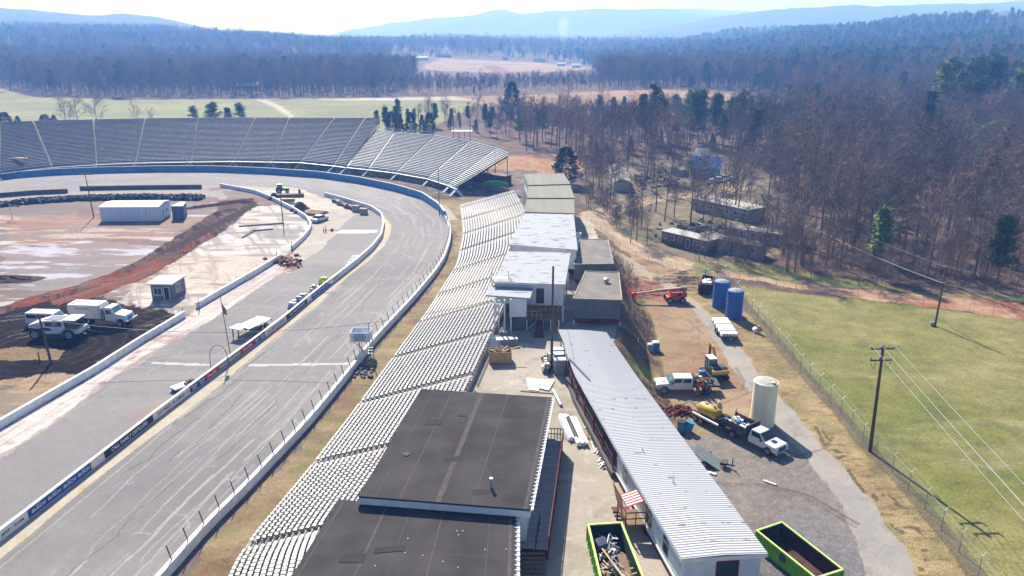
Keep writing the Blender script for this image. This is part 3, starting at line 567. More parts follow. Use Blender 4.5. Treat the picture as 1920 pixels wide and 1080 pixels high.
def plant(kind, x, y, z, sc, label, group=None, rz=None, name=None, cat=None, wide=1.0):
    k = KINDS[kind]; o = link(bpy.data.objects.new(name or k[0], None)); o.location = (x, y, z); o.rotation_euler = (0, 0, rnd.random() * 6.283 if rz is None else rz); o.scale = (sc * wide, sc * wide, sc)
    tag(o, label, cat or k[1], group); t = link(bpy.data.objects.new('trunk', k[2]), o); c = link(bpy.data.objects.new('crown', k[3]), o); return (o, t, c)
SRC = [plant(i, 0, 0, 0, 1, 'x') for i in range(10)]
used_src = [False] * 10
def tree(kind, x, y, z, sc, label, group=None, **kw):
    if not used_src[kind]:
        o, t, c = SRC[kind]; used_src[kind] = True; o.location = (x, y, z); o.scale = (sc * kw.get('wide', 1), sc * kw.get('wide', 1), sc); tag(o, label, None, group)
        if not group and 'group' in o: del o['group']
        if kw.get('name'): o.name = kw['name']
        return o
    return plant(kind, x, y, z, sc, label, group, **kw)[0]
# ---- where the woods stand
WOODS_R = [(700, 262), (705, 238), (760, 230), (850, 222), (915, 219), (1010, 219), (1100, 217), (1280, 214), (1440, 206), (1540, 186), (1600, 178), (1920, 168), (2100, 165), (2100, 556), (1920, 552), (1760, 545), (1680, 536), (1640, 526), (1560, 508), (1470, 498), (1440, 470), (1480, 440), (1484, 400), (1446, 356), (1440, 330), (1360, 290), (1300, 282), (1240, 292), (1170, 305), (1085, 312), (1070, 290), (960, 284), (950, 262), (860, 246), (760, 240), (715, 262)]
OPEN_R = [(960, 322), (1080, 312), (1090, 400), (960, 330)]
LEFTWOODS = [(-300, 60), (2200, 40), (2200, 168), (1440, 176), (1400, 172), (1300, 166), (1150, 166), (850, 177), (640, 181), (230, 183), (150, 180), (60, 176), (0, 160), (-300, 155)]
PCUT = [(775, 112), (830, 106), (1000, 110), (1110, 124), (1120, 150), (1000, 156), (860, 158), (780, 152)]
HOMES = [(735, 103), (830, 96), (860, 108), (830, 134), (740, 134), (728, 118)]
pts_near = []; pts_far = []; q = random.Random(11)
def scatter(ymin, ymax, step, test, out, xr=.78):
    y = ymin
    while y < ymax:
        s = step(y); x = -(xr * y + 20)
        while x < xr * y + 20:
            X_ = x + q.uniform(-.45, .45) * s; Y_ = y + q.uniform(-.45, .45) * s; out.append((X_, Y_)); x += s
        y += s * .9
    a = np.array(out); z = np.where(a[:, 1] < 318, hz(a[:, 0], a[:, 1]), tz(a[:, 0], a[:, 1])); px, py = proj(a[:, 0], a[:, 1], z); m = test(px, py, a[:, 0], a[:, 1]); return a[m], z[m], px[m], py[m]
def t_near(px, py, x, y): return inpoly(px, py, WOODS_R) & ~inpoly(px, py, OPEN_R)
NAr, NZ, NPX, NPY = scatter(100, 560, lambda y: 6.9 + max(0, y - 200) * .009, t_near, [])
def t_far(px, py, x, y):
    den = fbm(x, y, 120, 301, 3)
    return inpoly(px, py, LEFTWOODS) & ~inpoly(px, py, PCUT) & ~(inpoly(px, py, HOMES) & (den < .62)) & (y < 2500) & (y > 520)
FA, FZ, FPX, FPY = scatter(520, 2450, lambda y: 7.2 + max(0, y - 600) * .0085, t_far, [])
def kinds_of(x, y, px, py, rng):
    pn = fbm(x, y, 70, 311, 3); u = rng.rand(len(x)); k = rng.randint(0, 5, len(x)); hill = np.clip((px - 1150) / 500, 0, 1) * (py < 168) + .18 * (px > 1000) * (py < 168)
    evg = u < np.clip((pn - .56) * 2.2, 0, .75) + hill * np.clip((pn - .22) * 2.6, 0, .9) * .85 + .05
    evg &= ~((px < 640) & (py > 165) & (u > .02)); k[evg] = 5 + rng.randint(0, 4, len(x))[evg]; return k
rng = np.random.RandomState(5)
KN = kinds_of(NAr[:, 0], NAr[:, 1], NPX, NPY, rng); KF = kinds_of(FA[:, 0], FA[:, 1], FPX, FPY, rng)
strong = inpoly(NPX, NPY, [(1760, 205), (1960, 195), (1960, 245), (1740, 250)]); KN[strong] = 5 + rng.randint(0, 3, strong.sum())
KN[(rng.rand(len(KN)) < .05) & (NPX > 1400)] = 6
KN[(NPY > 300) & (KN >= 5) & (rng.rand(len(KN)) < .75)] = 1
order = np.argsort(NAr[:, 1] ** 2 + (NAr[:, 0] * 1.0) ** 2); cnt = {0: 0, 1: 0}; indiv = np.zeros(len(order), bool); LIM = {'bare_tree': 210, 'pine_tree': 60, 'evergreen_tree': 30}; got = {k: 0 for k in LIM}
ZONES = [(lambda px, py: px < 960, 'beyond the far grandstand'), (lambda px, py: px < 1300 and py < 330, 'behind the white metal suites'), (lambda px, py: py > 470, 'at the edge of the woods above the clay road'), (lambda px, py: py > 380, 'in the dark woods right of the old sheds'), (lambda px, py: True, 'high in the woods right of the blue house')]
for i in order:
    kd = KINDS[KN[i]]
    if got[kd[0]] >= LIM[kd[0]] or not (-40 < NPX[i] < 1960): continue
    got[kd[0]] += 1; indiv[i] = True; zn = [b for a, b in ZONES if a(NPX[i], NPY[i])][0]
    look = {'bare_tree': 'leafless grey-brown tree', 'pine_tree': 'tall dark green pine', 'evergreen_tree': 'dense dark evergreen'}[kd[0]]
    tree(int(KN[i]), float(NAr[i, 0]), float(NAr[i, 1]), float(NZ[i]), q.uniform(.65, 1.25) * (.8 if NPY[i] > 470 else 1) * (.65 if NPY[i] < 262 and NPX[i] < 1460 else 1), look + ' crowded ' + zn, look + 's ' + zn, wide=q.uniform(.9, 1.15))
CLR = [(1110, 330), (1200, 300), (1300, 290), (1440, 330), (1475, 400), (1465, 480), (1400, 488), (1250, 470), (1190, 440), (1130, 390)]
CA, CZ, CPX, CPY = scatter(130, 300, lambda y: 10.5, lambda px, py, x, y: inpoly(px, py, CLR) & ~inpoly(px, py, [(1230, 425), (1440, 440), (1450, 490), (1230, 470)]) & ~inpoly(px, py, [(1280, 318), (1365, 318), (1365, 345), (1280, 345)]), [])
for i in range(len(CA)):
    if np.min(np.hypot(LR[:, 0] - CA[i, 0], LR[:, 1] - CA[i, 1])) < 3.2: continue
    tree(int(rng.randint(0, 5)), float(CA[i, 0]), float(CA[i, 1]), 0., q.uniform(.5, 1.0), 'leafless tree scattered in the clearing around the old houses and sheds', 'leafless trees of the clearing')
# ---- the rest of the woods read as one mass: one object, points that carry the same trees
def mass(name, xy, z, kinds, label, smin, smax, mul=None):
    n = len(xy); me = bpy.data.meshes.new(name); me.vertices.add(n); me.vertices.foreach_set('co', np.c_[xy, z].astype(np.float32).ravel())
    r = np.random.RandomState(n)
    for an, tp, vals in (('kd', 'INT', kinds.astype(np.int32)), ('sc', 'FLOAT', (r.uniform(smin, smax, n) * (1 if mul is None else mul)).astype(np.float32)), ('rt', 'FLOAT', (r.rand(n) * 6.283).astype(np.float32))):
        at = me.attributes.new(an, tp, 'POINT'); at.data.foreach_set('value', vals)
    o = link(bpy.data.objects.new(name, me)); tag(o, label, None, None, 'stuff')
    g = bpy.data.node_groups.new(name + '_scatter', 'GeometryNodeTree'); g.interface.new_socket('Geometry', in_out='INPUT', socket_type='NodeSocketGeometry'); g.interface.new_socket('Geometry', in_out='OUTPUT', socket_type='NodeSocketGeometry')
    N = g.nodes; L = g.links; gi = N.new('NodeGroupInput'); go = N.new('NodeGroupOutput'); jo = N.new('GeometryNodeJoinGeometry')
    def attr(nm, tp): a = N.new('GeometryNodeInputNamedAttribute'); a.data_type = tp; a.inputs[0].default_value = nm; return a.outputs[0]
    kd = attr('kd', 'INT'); sc = attr('sc', 'FLOAT'); rt = attr('rt', 'FLOAT'); cx = N.new('ShaderNodeCombineXYZ'); L.new(rt, cx.inputs[2])
    for k in sorted(set(kinds.tolist())):
        cm = N.new('FunctionNodeCompare'); cm.data_type = 'INT'; cm.operation = 'EQUAL'; L.new(kd, cm.inputs[2]); cm.inputs[3].default_value = int(k)
        for ob in SRC[k][1:]:
            oi = N.new('GeometryNodeObjectInfo'); oi.transform_space = 'ORIGINAL'; oi.inputs['Object'].default_value = ob; oi.inputs['As Instance'].default_value = True
            ip = N.new('GeometryNodeInstanceOnPoints'); L.new(gi.outputs[0], ip.inputs['Points']); L.new(cm.outputs[0], ip.inputs['Selection']); L.new(oi.outputs['Geometry'], ip.inputs['Instance'])
            L.new(cx.outputs[0], ip.inputs['Rotation']); L.new(sc, ip.inputs['Scale']); L.new(ip.outputs[0], jo.inputs[0])
    L.new(jo.outputs[0], go.inputs[0]); md = o.modifiers.new('scatter', 'NODES'); md.node_group = g; return o
EDGE = [(1190, 470), (1240, 478), (1330, 500), (1440, 512), (1470, 520), (1600, 545), (1700, 560), (2100, 585), (2100, 500), (1700, 480), (1480, 420), (1440, 400), (1420, 470), (1300, 470), (1220, 440), (1160, 400), (1100, 360), (1085, 385), (1110, 400), (1140, 420)]
BA, BZ, BPX, BPY = scatter(85, 260, lambda y: 2.9, lambda px, py, x, y: (inpoly(px, py, EDGE) | (inpoly(px, py, WOODS_R) & (fbm(x, y, 25, 401, 2) > .5))) & (fbm(x, y, 9, 411, 2) > .42) & ~inpoly(px, py, [(1330, 496), (1420, 514), (1560, 537), (1650, 541), (2100, 568), (2100, 630), (1300, 530)]), [])
WA, WZ, _w1, _w2 = scatter(76, 135, lambda y: .8, lambda px, py, x, y: (x > np.interp(y, GY, GX) + .2) & (x < np.interp(y, GY, GT) + .5) & (fbm(x, y, 2.5, 421, 2) > .5), [], .35)
mass('bank_weeds', WA, WZ, rng.randint(0, 5, len(WA)), 'dead brown weeds and twigs covering the steep bank below the grey block', .035, .09)
mass('undergrowth', BA, BZ, rng.randint(0, 5, len(BA)), 'bare brown brush and saplings growing thick under the leafless woods', .16, .42)
mass('woods', NAr[~indiv], NZ[~indiv], KN[~indiv], 'leafless purple-brown winter woods with a few pines right of the speedway', .65, 1.3, np.where((NPY[~indiv] < 262) & (NPX[~indiv] < 1460), .62, 1.) * np.where(strong[~indiv], 1.4, 1.))
mass('distant_forest', FA, FZ, KF, 'hazy far forest of bare trees and pines covering the rolling hills', .7, 1.45, np.where((FPX > 740) & (FPX < 1130) & (FPY > 150), .5, 1.))
print('TREES', got, len(NAr), len(FA))
# ================================================================== MATERIALS OF BUILT THINGS
WHITE = mat('white paint', (.74, .75, .76), rough=.55, var=.12, scale=1.2)
WHITE2 = mat('weathered white paint', (.70, .71, .72), rough=.7, var=.22, scale=.8)
WALLW = mat('white concrete wall', (.72, .72, .73), rough=.8, var=.16, scale=1.5)
BLUEW = mat('blue barrier paint', A(70, 128, 176, 1), rough=.5, var=.25, scale=.6)
ALU = mat('aluminium plank', (.38, .40, .43), rough=.38, metal=.35, var=.2, scale=.7)
ALU_SHADE = mat('shade blue plank', (.11, .14, .22), rough=.6, metal=.1, var=.3, scale=.5)  # aluminium planks of the tall far stand, its bluish shade put into the colour
SEATW = mat('white seat', (.38, .39, .41), rough=.45, var=.2, scale=2)
CONC = mat('old concrete', A(206, 194, 180, .6), rough=.9, var=.25, scale=.6, bump=.3)
CONCD = mat('dark concrete', A(120, 114, 110, .6), rough=.95, var=.3, scale=.7)
STEEL = mat('galvanised steel', (.42, .44, .46), rough=.45, metal=.5, var=.2)
DSTEEL = mat('dark steel', (.06, .065, .07), rough=.6, metal=.3, var=.3)
RUST = mat('rusty steel', A(120, 70, 52, .8), rough=.85, var=.4, scale=3)
WOOD = mat('weathered timber', A(150, 124, 100, .7), rough=.9, var=.3, scale=4, stretch=(1, 1, .1))
POLEW = mat('pole timber', A(112, 92, 76, .7), rough=.9, var=.3, scale=5, stretch=(1, 1, .08))
PLY = mat('plywood', A(214, 180, 130, .65), rough=.8, var=.2, scale=2)
BLACK = mat('black rubber', (.018, .018, .02), rough=.75, var=.3)
GLASS = mat('dark glass', (.03, .045, .05), rough=.08, spec=.7, var=.2)
GLASSG = mat('green tinted glass', (.10, .22, .21), rough=.08, spec=.7, var=.3)
REDP = mat('dark red paint', A(112, 40, 38, .8), rough=.7, var=.25, scale=2)
# ================================================================== RACE WALLS
def ribbon(curve, th_, h, z0=0., side=1, zf=None):
    """wall along a world curve; curve is one face, thickness goes to its side"""
    c = np.asarray(curve); t = np.gradient(c, axis=0); t /= np.hypot(*t.T)[:, None]; nrm = np.c_[-t[:, 1], t[:, 0]] * side * th_; b = MB(); n = len(c); vs = []
    for i in range(n):
        zz = z0 + (zf(i) if zf else 0)
        vs += [(c[i, 0], c[i, 1], zz), (c[i, 0], c[i, 1], zz + h), (c[i, 0] + nrm[i, 0], c[i, 1] + nrm[i, 1], zz + h), (c[i, 0] + nrm[i, 0], c[i, 1] + nrm[i, 1], zz)]
    fs = []
    for i in range(n - 1):
        for k in range(4): fs.append((4 * i + k, 4 * i + (k + 1) % 4, 4 * i + 4 + (k + 1) % 4, 4 * i + 4 + k))
    fs += [(0, 1, 2, 3), (4 * n - 4, 4 * n - 1, 4 * n - 2, 4 * n - 3)]; b.add(vs, fs); return b
def near_idx(c, p): return int(np.argmin(np.hypot(c[:, 0] - p[0], c[:, 1] - p[1])))
iB = near_idx(OW, P(836, 410))
ow = thing('outer_wall', 'long outer race wall, white along the straight and blue round the far turn', 'race wall', (OW[200][0], OW[200][1], 0))
part('white_wall', ribbon(OW[:iB + 1], .42, .95, 0, -1), WALLW, ow, True); part('blue_barrier', ribbon(OW[iB:], .5, 1.75, 0, -1), BLUEW, ow, True)
cp_ = OW[iB:]; t_ = np.gradient(cp_, axis=0); t_ /= np.hypot(*t_.T)[:, None]; part('coping', ribbon(cp_ + np.c_[t_[:, 1], -t_[:, 0]] * .12, .3, .1, 1.75, -1), WALLW, ow, True)
pb = np.r_[0, np.cumsum(np.hypot(*np.diff(OW, axis=0).T))]; s = 16.; npost = 0
while s < pb[-1] - 5 and npost < 84:
    x, y = np.interp(s, pb, OW[:, 0]), np.interp(s, pb, OW[:, 1]); far_ = s > pb[iB]
    b = MB(); h0 = 1.8 if far_ else .9; b.tube((x + .3, y, h0 - .3), (x - .05 if not far_ else x, y + (0 if not far_ else -.1), h0 + (1.35 if not far_ else 1.0)), .05 if not far_ else .04, n=5); part('fence_post', b, DSTEEL if not far_ else STEEL, ow, True); npost += 1; s += 2.35 if not far_ else 4.4
# pit wall with its advertising
pw = thing('pit_wall', 'low white pit wall lined with sponsor boards facing the track', 'pit wall', (PW[100][0], PW[100][1], 0))
part('wall_body', ribbon(PW, .34, .98, 0, 1), WALLW, pw, True)
ppw = np.r_[0, np.cumsum(np.hypot(*np.diff(PW, axis=0).T))]; ppix = proj(PW[:, 0], PW[:, 1], 0)[0]; pe = int(np.argmax(ppix))
INK = {k: mat('sign ' + k, v, rough=.5, var=.08) for k, v in dict(black=(.012, .012, .016), white=(.78, .78, .8), blue=(.022, .07, .30), navy=(.02, .04, .16), red=(.50, .02, .035), lblue=(.30, .45, .7), gray=(.22, .2, .2), cream=(.72, .70, .66), green=(.2, .5, .1)).items()}
def at_s(s):
    return Vector((np.interp(s, ppw, PW[:, 0]), np.interp(s, ppw, PW[:, 1]), 0))
def s_of(px): return float(np.interp(px, ppix[:pe], ppw[:pe]))
BOARDS = [(-60, 54, 'cream', [('DODGE', 'black', .34, .26), ('JEEP', 'black', .34, .62), ('RAM', 'black', .34, .84)]),
          (54.5, 172, 'blue', [('BUSCH', 'white', .44, .15), ('BUSCH', 'white', .44, .39), ('BUSCH', 'white', .44, .63), ('BUSCH', 'white', .44, .87)]),
          (172.5, 197, 'cream', []), (197.5, 288, 'black', [('CALL FAMILY DISTILLERS', 'white', .6, .5)]),
          (288.5, 350, 'cream', [('RAYMER', 'red', .56, .32), ('OIL COMPANY', 'black', .5, .76)]), (350.5, 357, 'cream', [('WILKES', 'red', .2, .5)]),
          (357.5, 386, 'navy', [('Window\nWorld', 'white', .4, .25), ('Window\nWorld', 'white', .4, .75)]), (386.5, 409, 'red', [('Coca-Cola', 'white', .55, .5)]), (409.5, 452, 'gray', [('WILKESBORO', 'cream', .5, .5)]),
          (452.5, 476, 'red', [('Coca-Cola', 'white', .55, .5)]), (476.5, 497, 'navy', [('Window\nWorld', 'white', .4, .25), ('Window\nWorld', 'white', .4, .75)]), (497.5, 537, 'cream', [('RAYMER', 'red', .5, .3), ('OIL COMPANY', 'black', .44, .72)]),
          (537.5, 576, 'black', [('CALL FAMILY DISTILLERS', 'white', .55, .5)]), (576.5, 584, 'cream', []), (584.5, 619, 'blue', [('BUSCH', 'white', .44, .15), ('BUSCH', 'white', .44, .39), ('BUSCH', 'white', .44, .63), ('BUSCH', 'white', .44, .87)]), (619.5, 640, 'cream', [('RACE', 'red', .5, .5)])]
for a, b_, bgc, txts in BOARDS:
    sa, sb = s_of(a), s_of(b_); m = ribbon([tuple(at_s(sa + (sb - sa) * k / 6)[:2]) for k in range(7)], .03, .80, .10, -1); bd = part('sponsor_board', m, INK[bgc], pw, True, label={'cream': 'white', 'navy': 'dark blue', 'gray': 'grey'}.get(bgc, bgc) + ' board' + (' reading ' + txts[0][0].replace('\n', ' ') if txts else ' left blank'))
    L = sb - sa
    for tx_, ink, sz, fr in txts:
        c0 = at_s(sa + L * fr); d0 = (at_s(sa + L * fr + .4) - at_s(sa + L * fr - .4)).normalized(); nrm = Vector((d0.y, -d0.x, 0)); c0 = c0 + nrm * .045; c0.z = .5 + (.0)
        M = Matrix.Translation(c0 - pw.location) @ Matrix((d0, Vector((0, 0, 1)), nrm)).transposed().to_4x4()
        nchar = max(len(z) for z in tx_.split('\n')); avail = L * (.92 if len(txts) == 1 else .8 / len(txts)); wnat = nchar * sz * .62; lettering(tx_, sz, INK[ink], bd, M, shear=.2 if ink == 'white' and bgc in ('red', 'navy', 'blue') else 0, squash=min(1.6, max(.4, avail / wnat)))
        if tx_ == 'BUSCH':
            mb = MB(); q0 = bd; e = c0 - d0 * .0 + Vector((0, 0, .26)); 
            for kk in (-.18, 0, .18): mb.add([tuple(e + d0 * (kk - .07)), tuple(e + d0 * (kk + .07)), tuple(e + d0 * kk + Vector((0, 0, .10)))], [(0, 1, 2)])
            part('mountain_mark', mb, INK['white'], bd, True)
for nm, cv, lb in (('near', IW1, 'nearest stretch of white infield wall beside the dark mud'), ('mid', IW2, 'middle stretch of white infield wall past the wall gap'), ('far', IW3, 'curved far stretch of white infield wall by the parked car')):
    solo('infield_wall', ribbon(cv, .38, .95, 0, 1), WALLW, lb, 'barrier wall', (cv[10][0], cv[10][1], 0), world=True)
for pts, lb in (([(-40, 373), (0, 370), (60, 365), (127, 362)], 'dark low wall at the left end of the infield'), ([(150, 357), (260, 355), (378, 354)], 'long dark low wall with posts behind the white shed')):
    cv = resample(world(pts), 30); o = thing('barrier_wall', lb, 'barrier wall', (cv[15][0], cv[15][1], 0)); part('wall_body', ribbon(cv, .4, 1.1, 0, 1), CONCD, o, True)
    for k in range(0, 30, 3): b = MB(); b.tube((cv[k][0], cv[k][1], 1), (cv[k][0], cv[k][1], 1.7), .05, n=4); part('post', b, STEEL, o, True)
# ================================================================== FAR GRANDSTANDS
ZB = 2.2
def far_stand(root, pairs, zt, rows, mt, mt2, last):
    bt = [P(a[0], a[1], ZB) for a, _ in pairs]; tp = [P(b[0], b[1], zt) for _, b in pairs]
    for r_ in range(rows + 1):
        t = r_ / rows; m = MB(); z = lerp(ZB, zt, t)
        for i in range(len(pairs) - 1):
            a = bt[i].lerp(tp[i], t); b = bt[i + 1].lerp(tp[i + 1], t); d = (b - a).normalized(); n_ = Vector((d.y, -d.x, 0)); n_ = -n_ if n_.y < 0 else n_; a2 = a + d * .28; b2 = b - d * .28; up = Vector((0, 0, .22))
            m.bar(a2 + up, b2 + up, .34, .05); m.bar(a2 + n_ * .2 + Vector((0, 0, .0)), b2 + n_ * .2 + Vector((0, 0, .0)), .03, .34); m.bar(a2 - n_ * .34 - Vector((0, 0, .16)), b2 - n_ * .34 - Vector((0, 0, .16)), .42, .05)
        part('bench_row', m, mt, root, True)
    for i in range(len(pairs)):
        m = MB(); a = bt[i]; b = tp[i]
        for r_ in range(rows + 1): c = a.lerp(b, r_ / rows); m.cb(c + Vector((0, 0, -.08)), .26, .26, .09)
        m.bar(a + Vector((0, 0, -.14)), b + Vector((0, 0, -.14)), .14, .06); part('aisle_steps', m, mt2, root, True)
        m = MB(); m.bar(a + Vector((0, 0, -.45)), b + Vector((0, 0, -.45)), .2, .35)
        for f_ in (.02, .3, .6, .98):
            c = a.lerp(b, f_); m.tube((c.x, c.y, -.1), (c.x, c.y, c.z - .5), .11, n=5)
        c0 = a.lerp(b, .3); c1 = a.lerp(b, .98); m.tube((c0.x, c0.y, .2), (c1.x, c1.y, c1.z - .7), .06, n=4); m.tube((c1.x, c1.y, .2), (c1.x * .4 + c0.x * .6, c1.y * .4 + c0.y * .6, lerp(c0.z, c1.z, .4) - .7), .06, n=4)
        part('steel_frame', m, DSTEEL, root, True)
    # guard rail along the top and walkway along the front
    for pts, zz, hh in ((tp, .0, 1.6 if last else 1.2), (bt, -.3, 1.0)):
        m = MB()
        for i in range(len(pts) - 1):
            for lv in (.5, 1.0): m.bar(pts[i] + Vector((0, 0, zz + hh * lv)), pts[i + 1] + Vector((0, 0, zz + hh * lv)), .05, .05)
            nn_ = max(2, int((pts[i + 1] - pts[i]).length / 2.2))
            for k in range(nn_): c = pts[i].lerp(pts[i + 1], k / nn_); m.tube((c.x, c.y, c.z + zz), (c.x, c.y, c.z + zz + hh), .03, n=4)
        part('guard_rail', m, STEEL, root, True)
    m = MB()
    for i in range(len(bt) - 1):
        a, b = bt[i], bt[i + 1]; o_ = Vector((0, -1.0, -.5)); m.bar(a + o_, b + o_, 1.1, .08)
        for k in range(0, 3): c = a.lerp(b, (k + .5) / 3) + o_; m.tube((c.x, c.y, -.1), (c.x, c.y, c.z), .06, n=4)
    part('front_walkway', m, STEEL, root, True)
    for i in range(1, len(bt), 1):
        c = bt[i] + Vector((0, -1.5, -.6)); m = MB(); m.bar(c, c + Vector((-1.6, -1.2, -1.5)), .9, .12); m.bar(c, c + Vector((1.6, -1.2, -1.5)), .9, .12)
        m.tube(c + Vector((-1.6, -1.6, -.6)), c + Vector((-.4, -.5, .9)), .04, n=4); m.tube(c + Vector((1.6, -1.6, -.6)), c + Vector((.4, -.5, .9)), .04, n=4); part('access_stairs', m, ALU, root, True)
HP = [((-150, 352), (-130, 238)), ((0, 322), (0, 231)), ((97, 310), (62, 228)), ((182, 305), (175, 225)), ((255, 302), (272, 223)), ((359, 300), (371, 222)), ((440, 299), (478, 221.5)), ((510, 300), (542, 221.5)), ((566, 301), (626, 222)), ((627, 307), (684, 222)), ((650, 310), (711, 223))]
hg = thing('grandstand', 'tall blue-grey grandstand of plank benches curving round the far turn', 'grandstand', P(400, 300, 0)); far_stand(hg, HP, 12.6, 34, ALU_SHADE, mat('aisle grey', (.22, .25, .31), rough=.6), True)
LP = [((652, 310), (703, 243)), ((692, 314), (739, 249)), ((745, 320.5), (815, 255)), ((805, 331), (880, 266)), ((843, 343), (930, 279)), ((856, 349), (953, 289))]
lg = thing('grandstand', 'lower bright aluminium grandstand at the right end of the far turn', 'grandstand', P(780, 330, 0)); far_stand(lg, LP, 9.5, 26, ALU, STEEL, False)
b = MB(); c = P(820, 349, 0); b.at((c.x + 14, c.y + 6, 0), R(-35)); b.box(-7, 7, -1.5, 1.5, 0, 2.6); solo('storage_box', b, REDP, 'dull red storage container under the right end of the far grandstand', 'container')
# spotter platform over the lower stand
c = PYZ(866, 244, 246); o = thing('spotter_platform', 'white railed spotter platform on tall dark posts above the lower grandstand', 'platform', (c.x, c.y, 0)); m = MB(); m.cb((0, 0, c.z - .4), 6.4, 3.4, .25); part('deck', m, WHITE, o)
m = MB()
for dx, dz in ((-2.6, 7), (2.6, 3.2)): m.tube((dx, -1.2, 4), (dx, -1.2, c.z + dz), .12, n=6)
for dx in (-1, .8): m.tube((dx, 1, 5), (dx, 1, c.z), .09, n=5)
part('posts', m, DSTEEL, o); m = MB()
for dx in (-3.1, 3.1): m.bar((dx, -1.6, c.z + .9), (dx, 1.6, c.z + .9), .06, .06)
for dy in (-1.6, 1.6):
    m.bar((-3.1, dy, c.z + .9), (3.1, dy, c.z + .9), .06, .06); m.bar((-3.1, dy, c.z + .4), (3.1, dy, c.z + .4), .06, .06)
    for k in range(6): m.tube((-3.1 + k * 1.24, dy, c.z - .2), (-3.1 + k * 1.24, dy, c.z + .9), .04, n=4)
part('railing', m, WHITE, o)
c = P(10, 322, ZB); o = thing('stair_tower', 'pale timber stair tower against the far grandstand at the left edge', 'stairs', (P(14, 331).x, P(14, 331).y, 0)); m = MB(); m.bar((-5, 2, .3), (-1, 4.5, 4.8), 1.2, .2); m.bar((3, -1, .2), (.6, 4.5, 5), .3, .25); m.bar((6, -1, .2), (3.4, 4.5, 5), .3, .25); m.bar((0, 4.5, 4.8), (4, 4.5, 4.8), 1.4, .15); part('flight', m, PLY, o)
# ================================================================== NEAR GRANDSTAND
ng = thing('grandstand', 'long near grandstand of white seat rows beside the front straight', 'grandstand', (float(np.interp(100, FRY, FRX)) + 4, 100, 0))
fr = resample(FR if FR[0, 1] < FR[-1, 1] else FR[::-1], 400); tg = np.gradient(fr, axis=0); tg /= np.hypot(*tg.T)[:, None]; nm_ = np.c_[tg[:, 1], -tg[:, 0]]; fs_ = np.r_[0, np.cumsum(np.hypot(*np.diff(fr, axis=0).T))]; FL = fs_[-1]
def frp(s, off): return Vector((float(np.interp(s, fs_, fr[:, 0] + nm_[:, 0] * off)), float(np.interp(s, fs_, fr[:, 1] + nm_[:, 1] * off)), 0))
NRW = 24; DR = .55; RZ_ = .188
def rz_at(s, k):
    y = float(np.interp(s, fs_, fr[:, 1])); return .35 + RZ_ * k * (1 - .25 * float(ss((y - 140) / 45)))
ss_ = np.linspace(0, FL, 110); vs = []; fs = []; npf = 2 * NRW + 1
for s in ss_:
    for k in range(NRW):
        for dd in (0, 1): p = frp(s, k * DR + (DR if dd else 0)); vs.append((p.x, p.y, rz_at(s, k)))
    p = frp(s, NRW * DR); vs.append((p.x, p.y, -.2))
for i in range(len(ss_) - 1):
    for k in range(npf - 1): a = i * npf + k; fs.append((a, a + 1, a + npf + 1, a + npf))
m = MB(); m.add(vs, fs); part('concrete_steps', m, CONC, ng, True)
m = MB(); m.path([tuple(frp(s, -.05) + Vector((0, 0, .3))) for s in np.linspace(0, FL, 60)], .12, 5); part('front_kerb', m, CONC, ng, True)
AISLE = [0]; 
while AISLE[-1] < FL: AISLE.append(AISLE[-1] + 13.0)
AISLE[-1] = FL; nseat = 0; rest = MB()
y0s = [float(np.interp(a, fs_, fr[:, 1])) for a in AISLE]
for si in range(len(AISLE) - 1):
    a, b = AISLE[si] + .5, AISLE[si + 1] - .5
    if y0s[si + 1] < 36: continue
    for k in range(NRW):
        indiv_ = nseat < 99; m = MB() if indiv_ else rest; off = k * DR + .26; nearby = y0s[si] < 96
        if nearby:
            n = int((b - a) / .52)
            for j in range(n):
                s = a + (j + .5) * (b - a) / n; p = frp(s, off); z = rz_at(s, k); t = frp(s + .2, off) - p; ang = math.atan2(t.y, t.x); m.M = Matrix.Translation((p.x, p.y, z)) @ Matrix.Rotation(ang, 4, 'Z')
                m.box(-.175, .175, -.12, .16, .36, .40); m.add([(-.175, -.17, .44), (.175, -.17, .44), (.175, -.25, .76), (-.175, -.25, .76), (-.175, -.20, .44), (.175, -.20, .44), (.175, -.28, .76), (-.175, -.28, .76)], [(0, 1, 2, 3), (7, 6, 5, 4), (3, 2, 6, 7), (0, 3, 7, 4), (1, 5, 6, 2)])
                if j % 2 == 0: m.box(-.03, .03, -.1, .1, 0, .36)
            m.M = Matrix.Identity(4)
        else:
            n = 5; pts = [frp(a + (b - a) * j / n, off) + Vector((0, 0, rz_at(a + (b - a) * j / n, k) + .4)) for j in range(n + 1)]
            for u, v_ in zip(pts[:-1], pts[1:]):
                m.bar(u, v_, .24, .05); dn = (v_ - u).normalized(); nv = Vector((dn.y, -dn.x, 0)) * .2; m.bar(u + nv + Vector((0, 0, .2)), v_ + nv + Vector((0, 0, .2)), .04, .16)
            m.box(pts[0].x - .12, pts[0].x + .12, pts[0].y - .05, pts[0].y + .05, pts[0].z - .4, pts[0].z); m.box(pts[-1].x - .12, pts[-1].x + .12, pts[-1].y - .05, pts[-1].y + .05, pts[-1].z - .4, pts[-1].z)
        if indiv_: part('seat_row', m, SEATW, ng, True)
        nseat += 1
ro = part('seat_rows', rest, SEATW, ng, True); ro['kind'] = 'stuff'
for s in AISLE[1:-1]:
    m = MB()
    for k in range(NRW):
        p = frp(s, k * DR + .3); m.cb((p.x, p.y, rz_at(s, k) - .02), .28, .8, .12)
    part('aisle_steps', m, CONC, ng, True)
b = MB(); p0 = frp(78, 6.0); p0.z = rz_at(78, 9) + .5
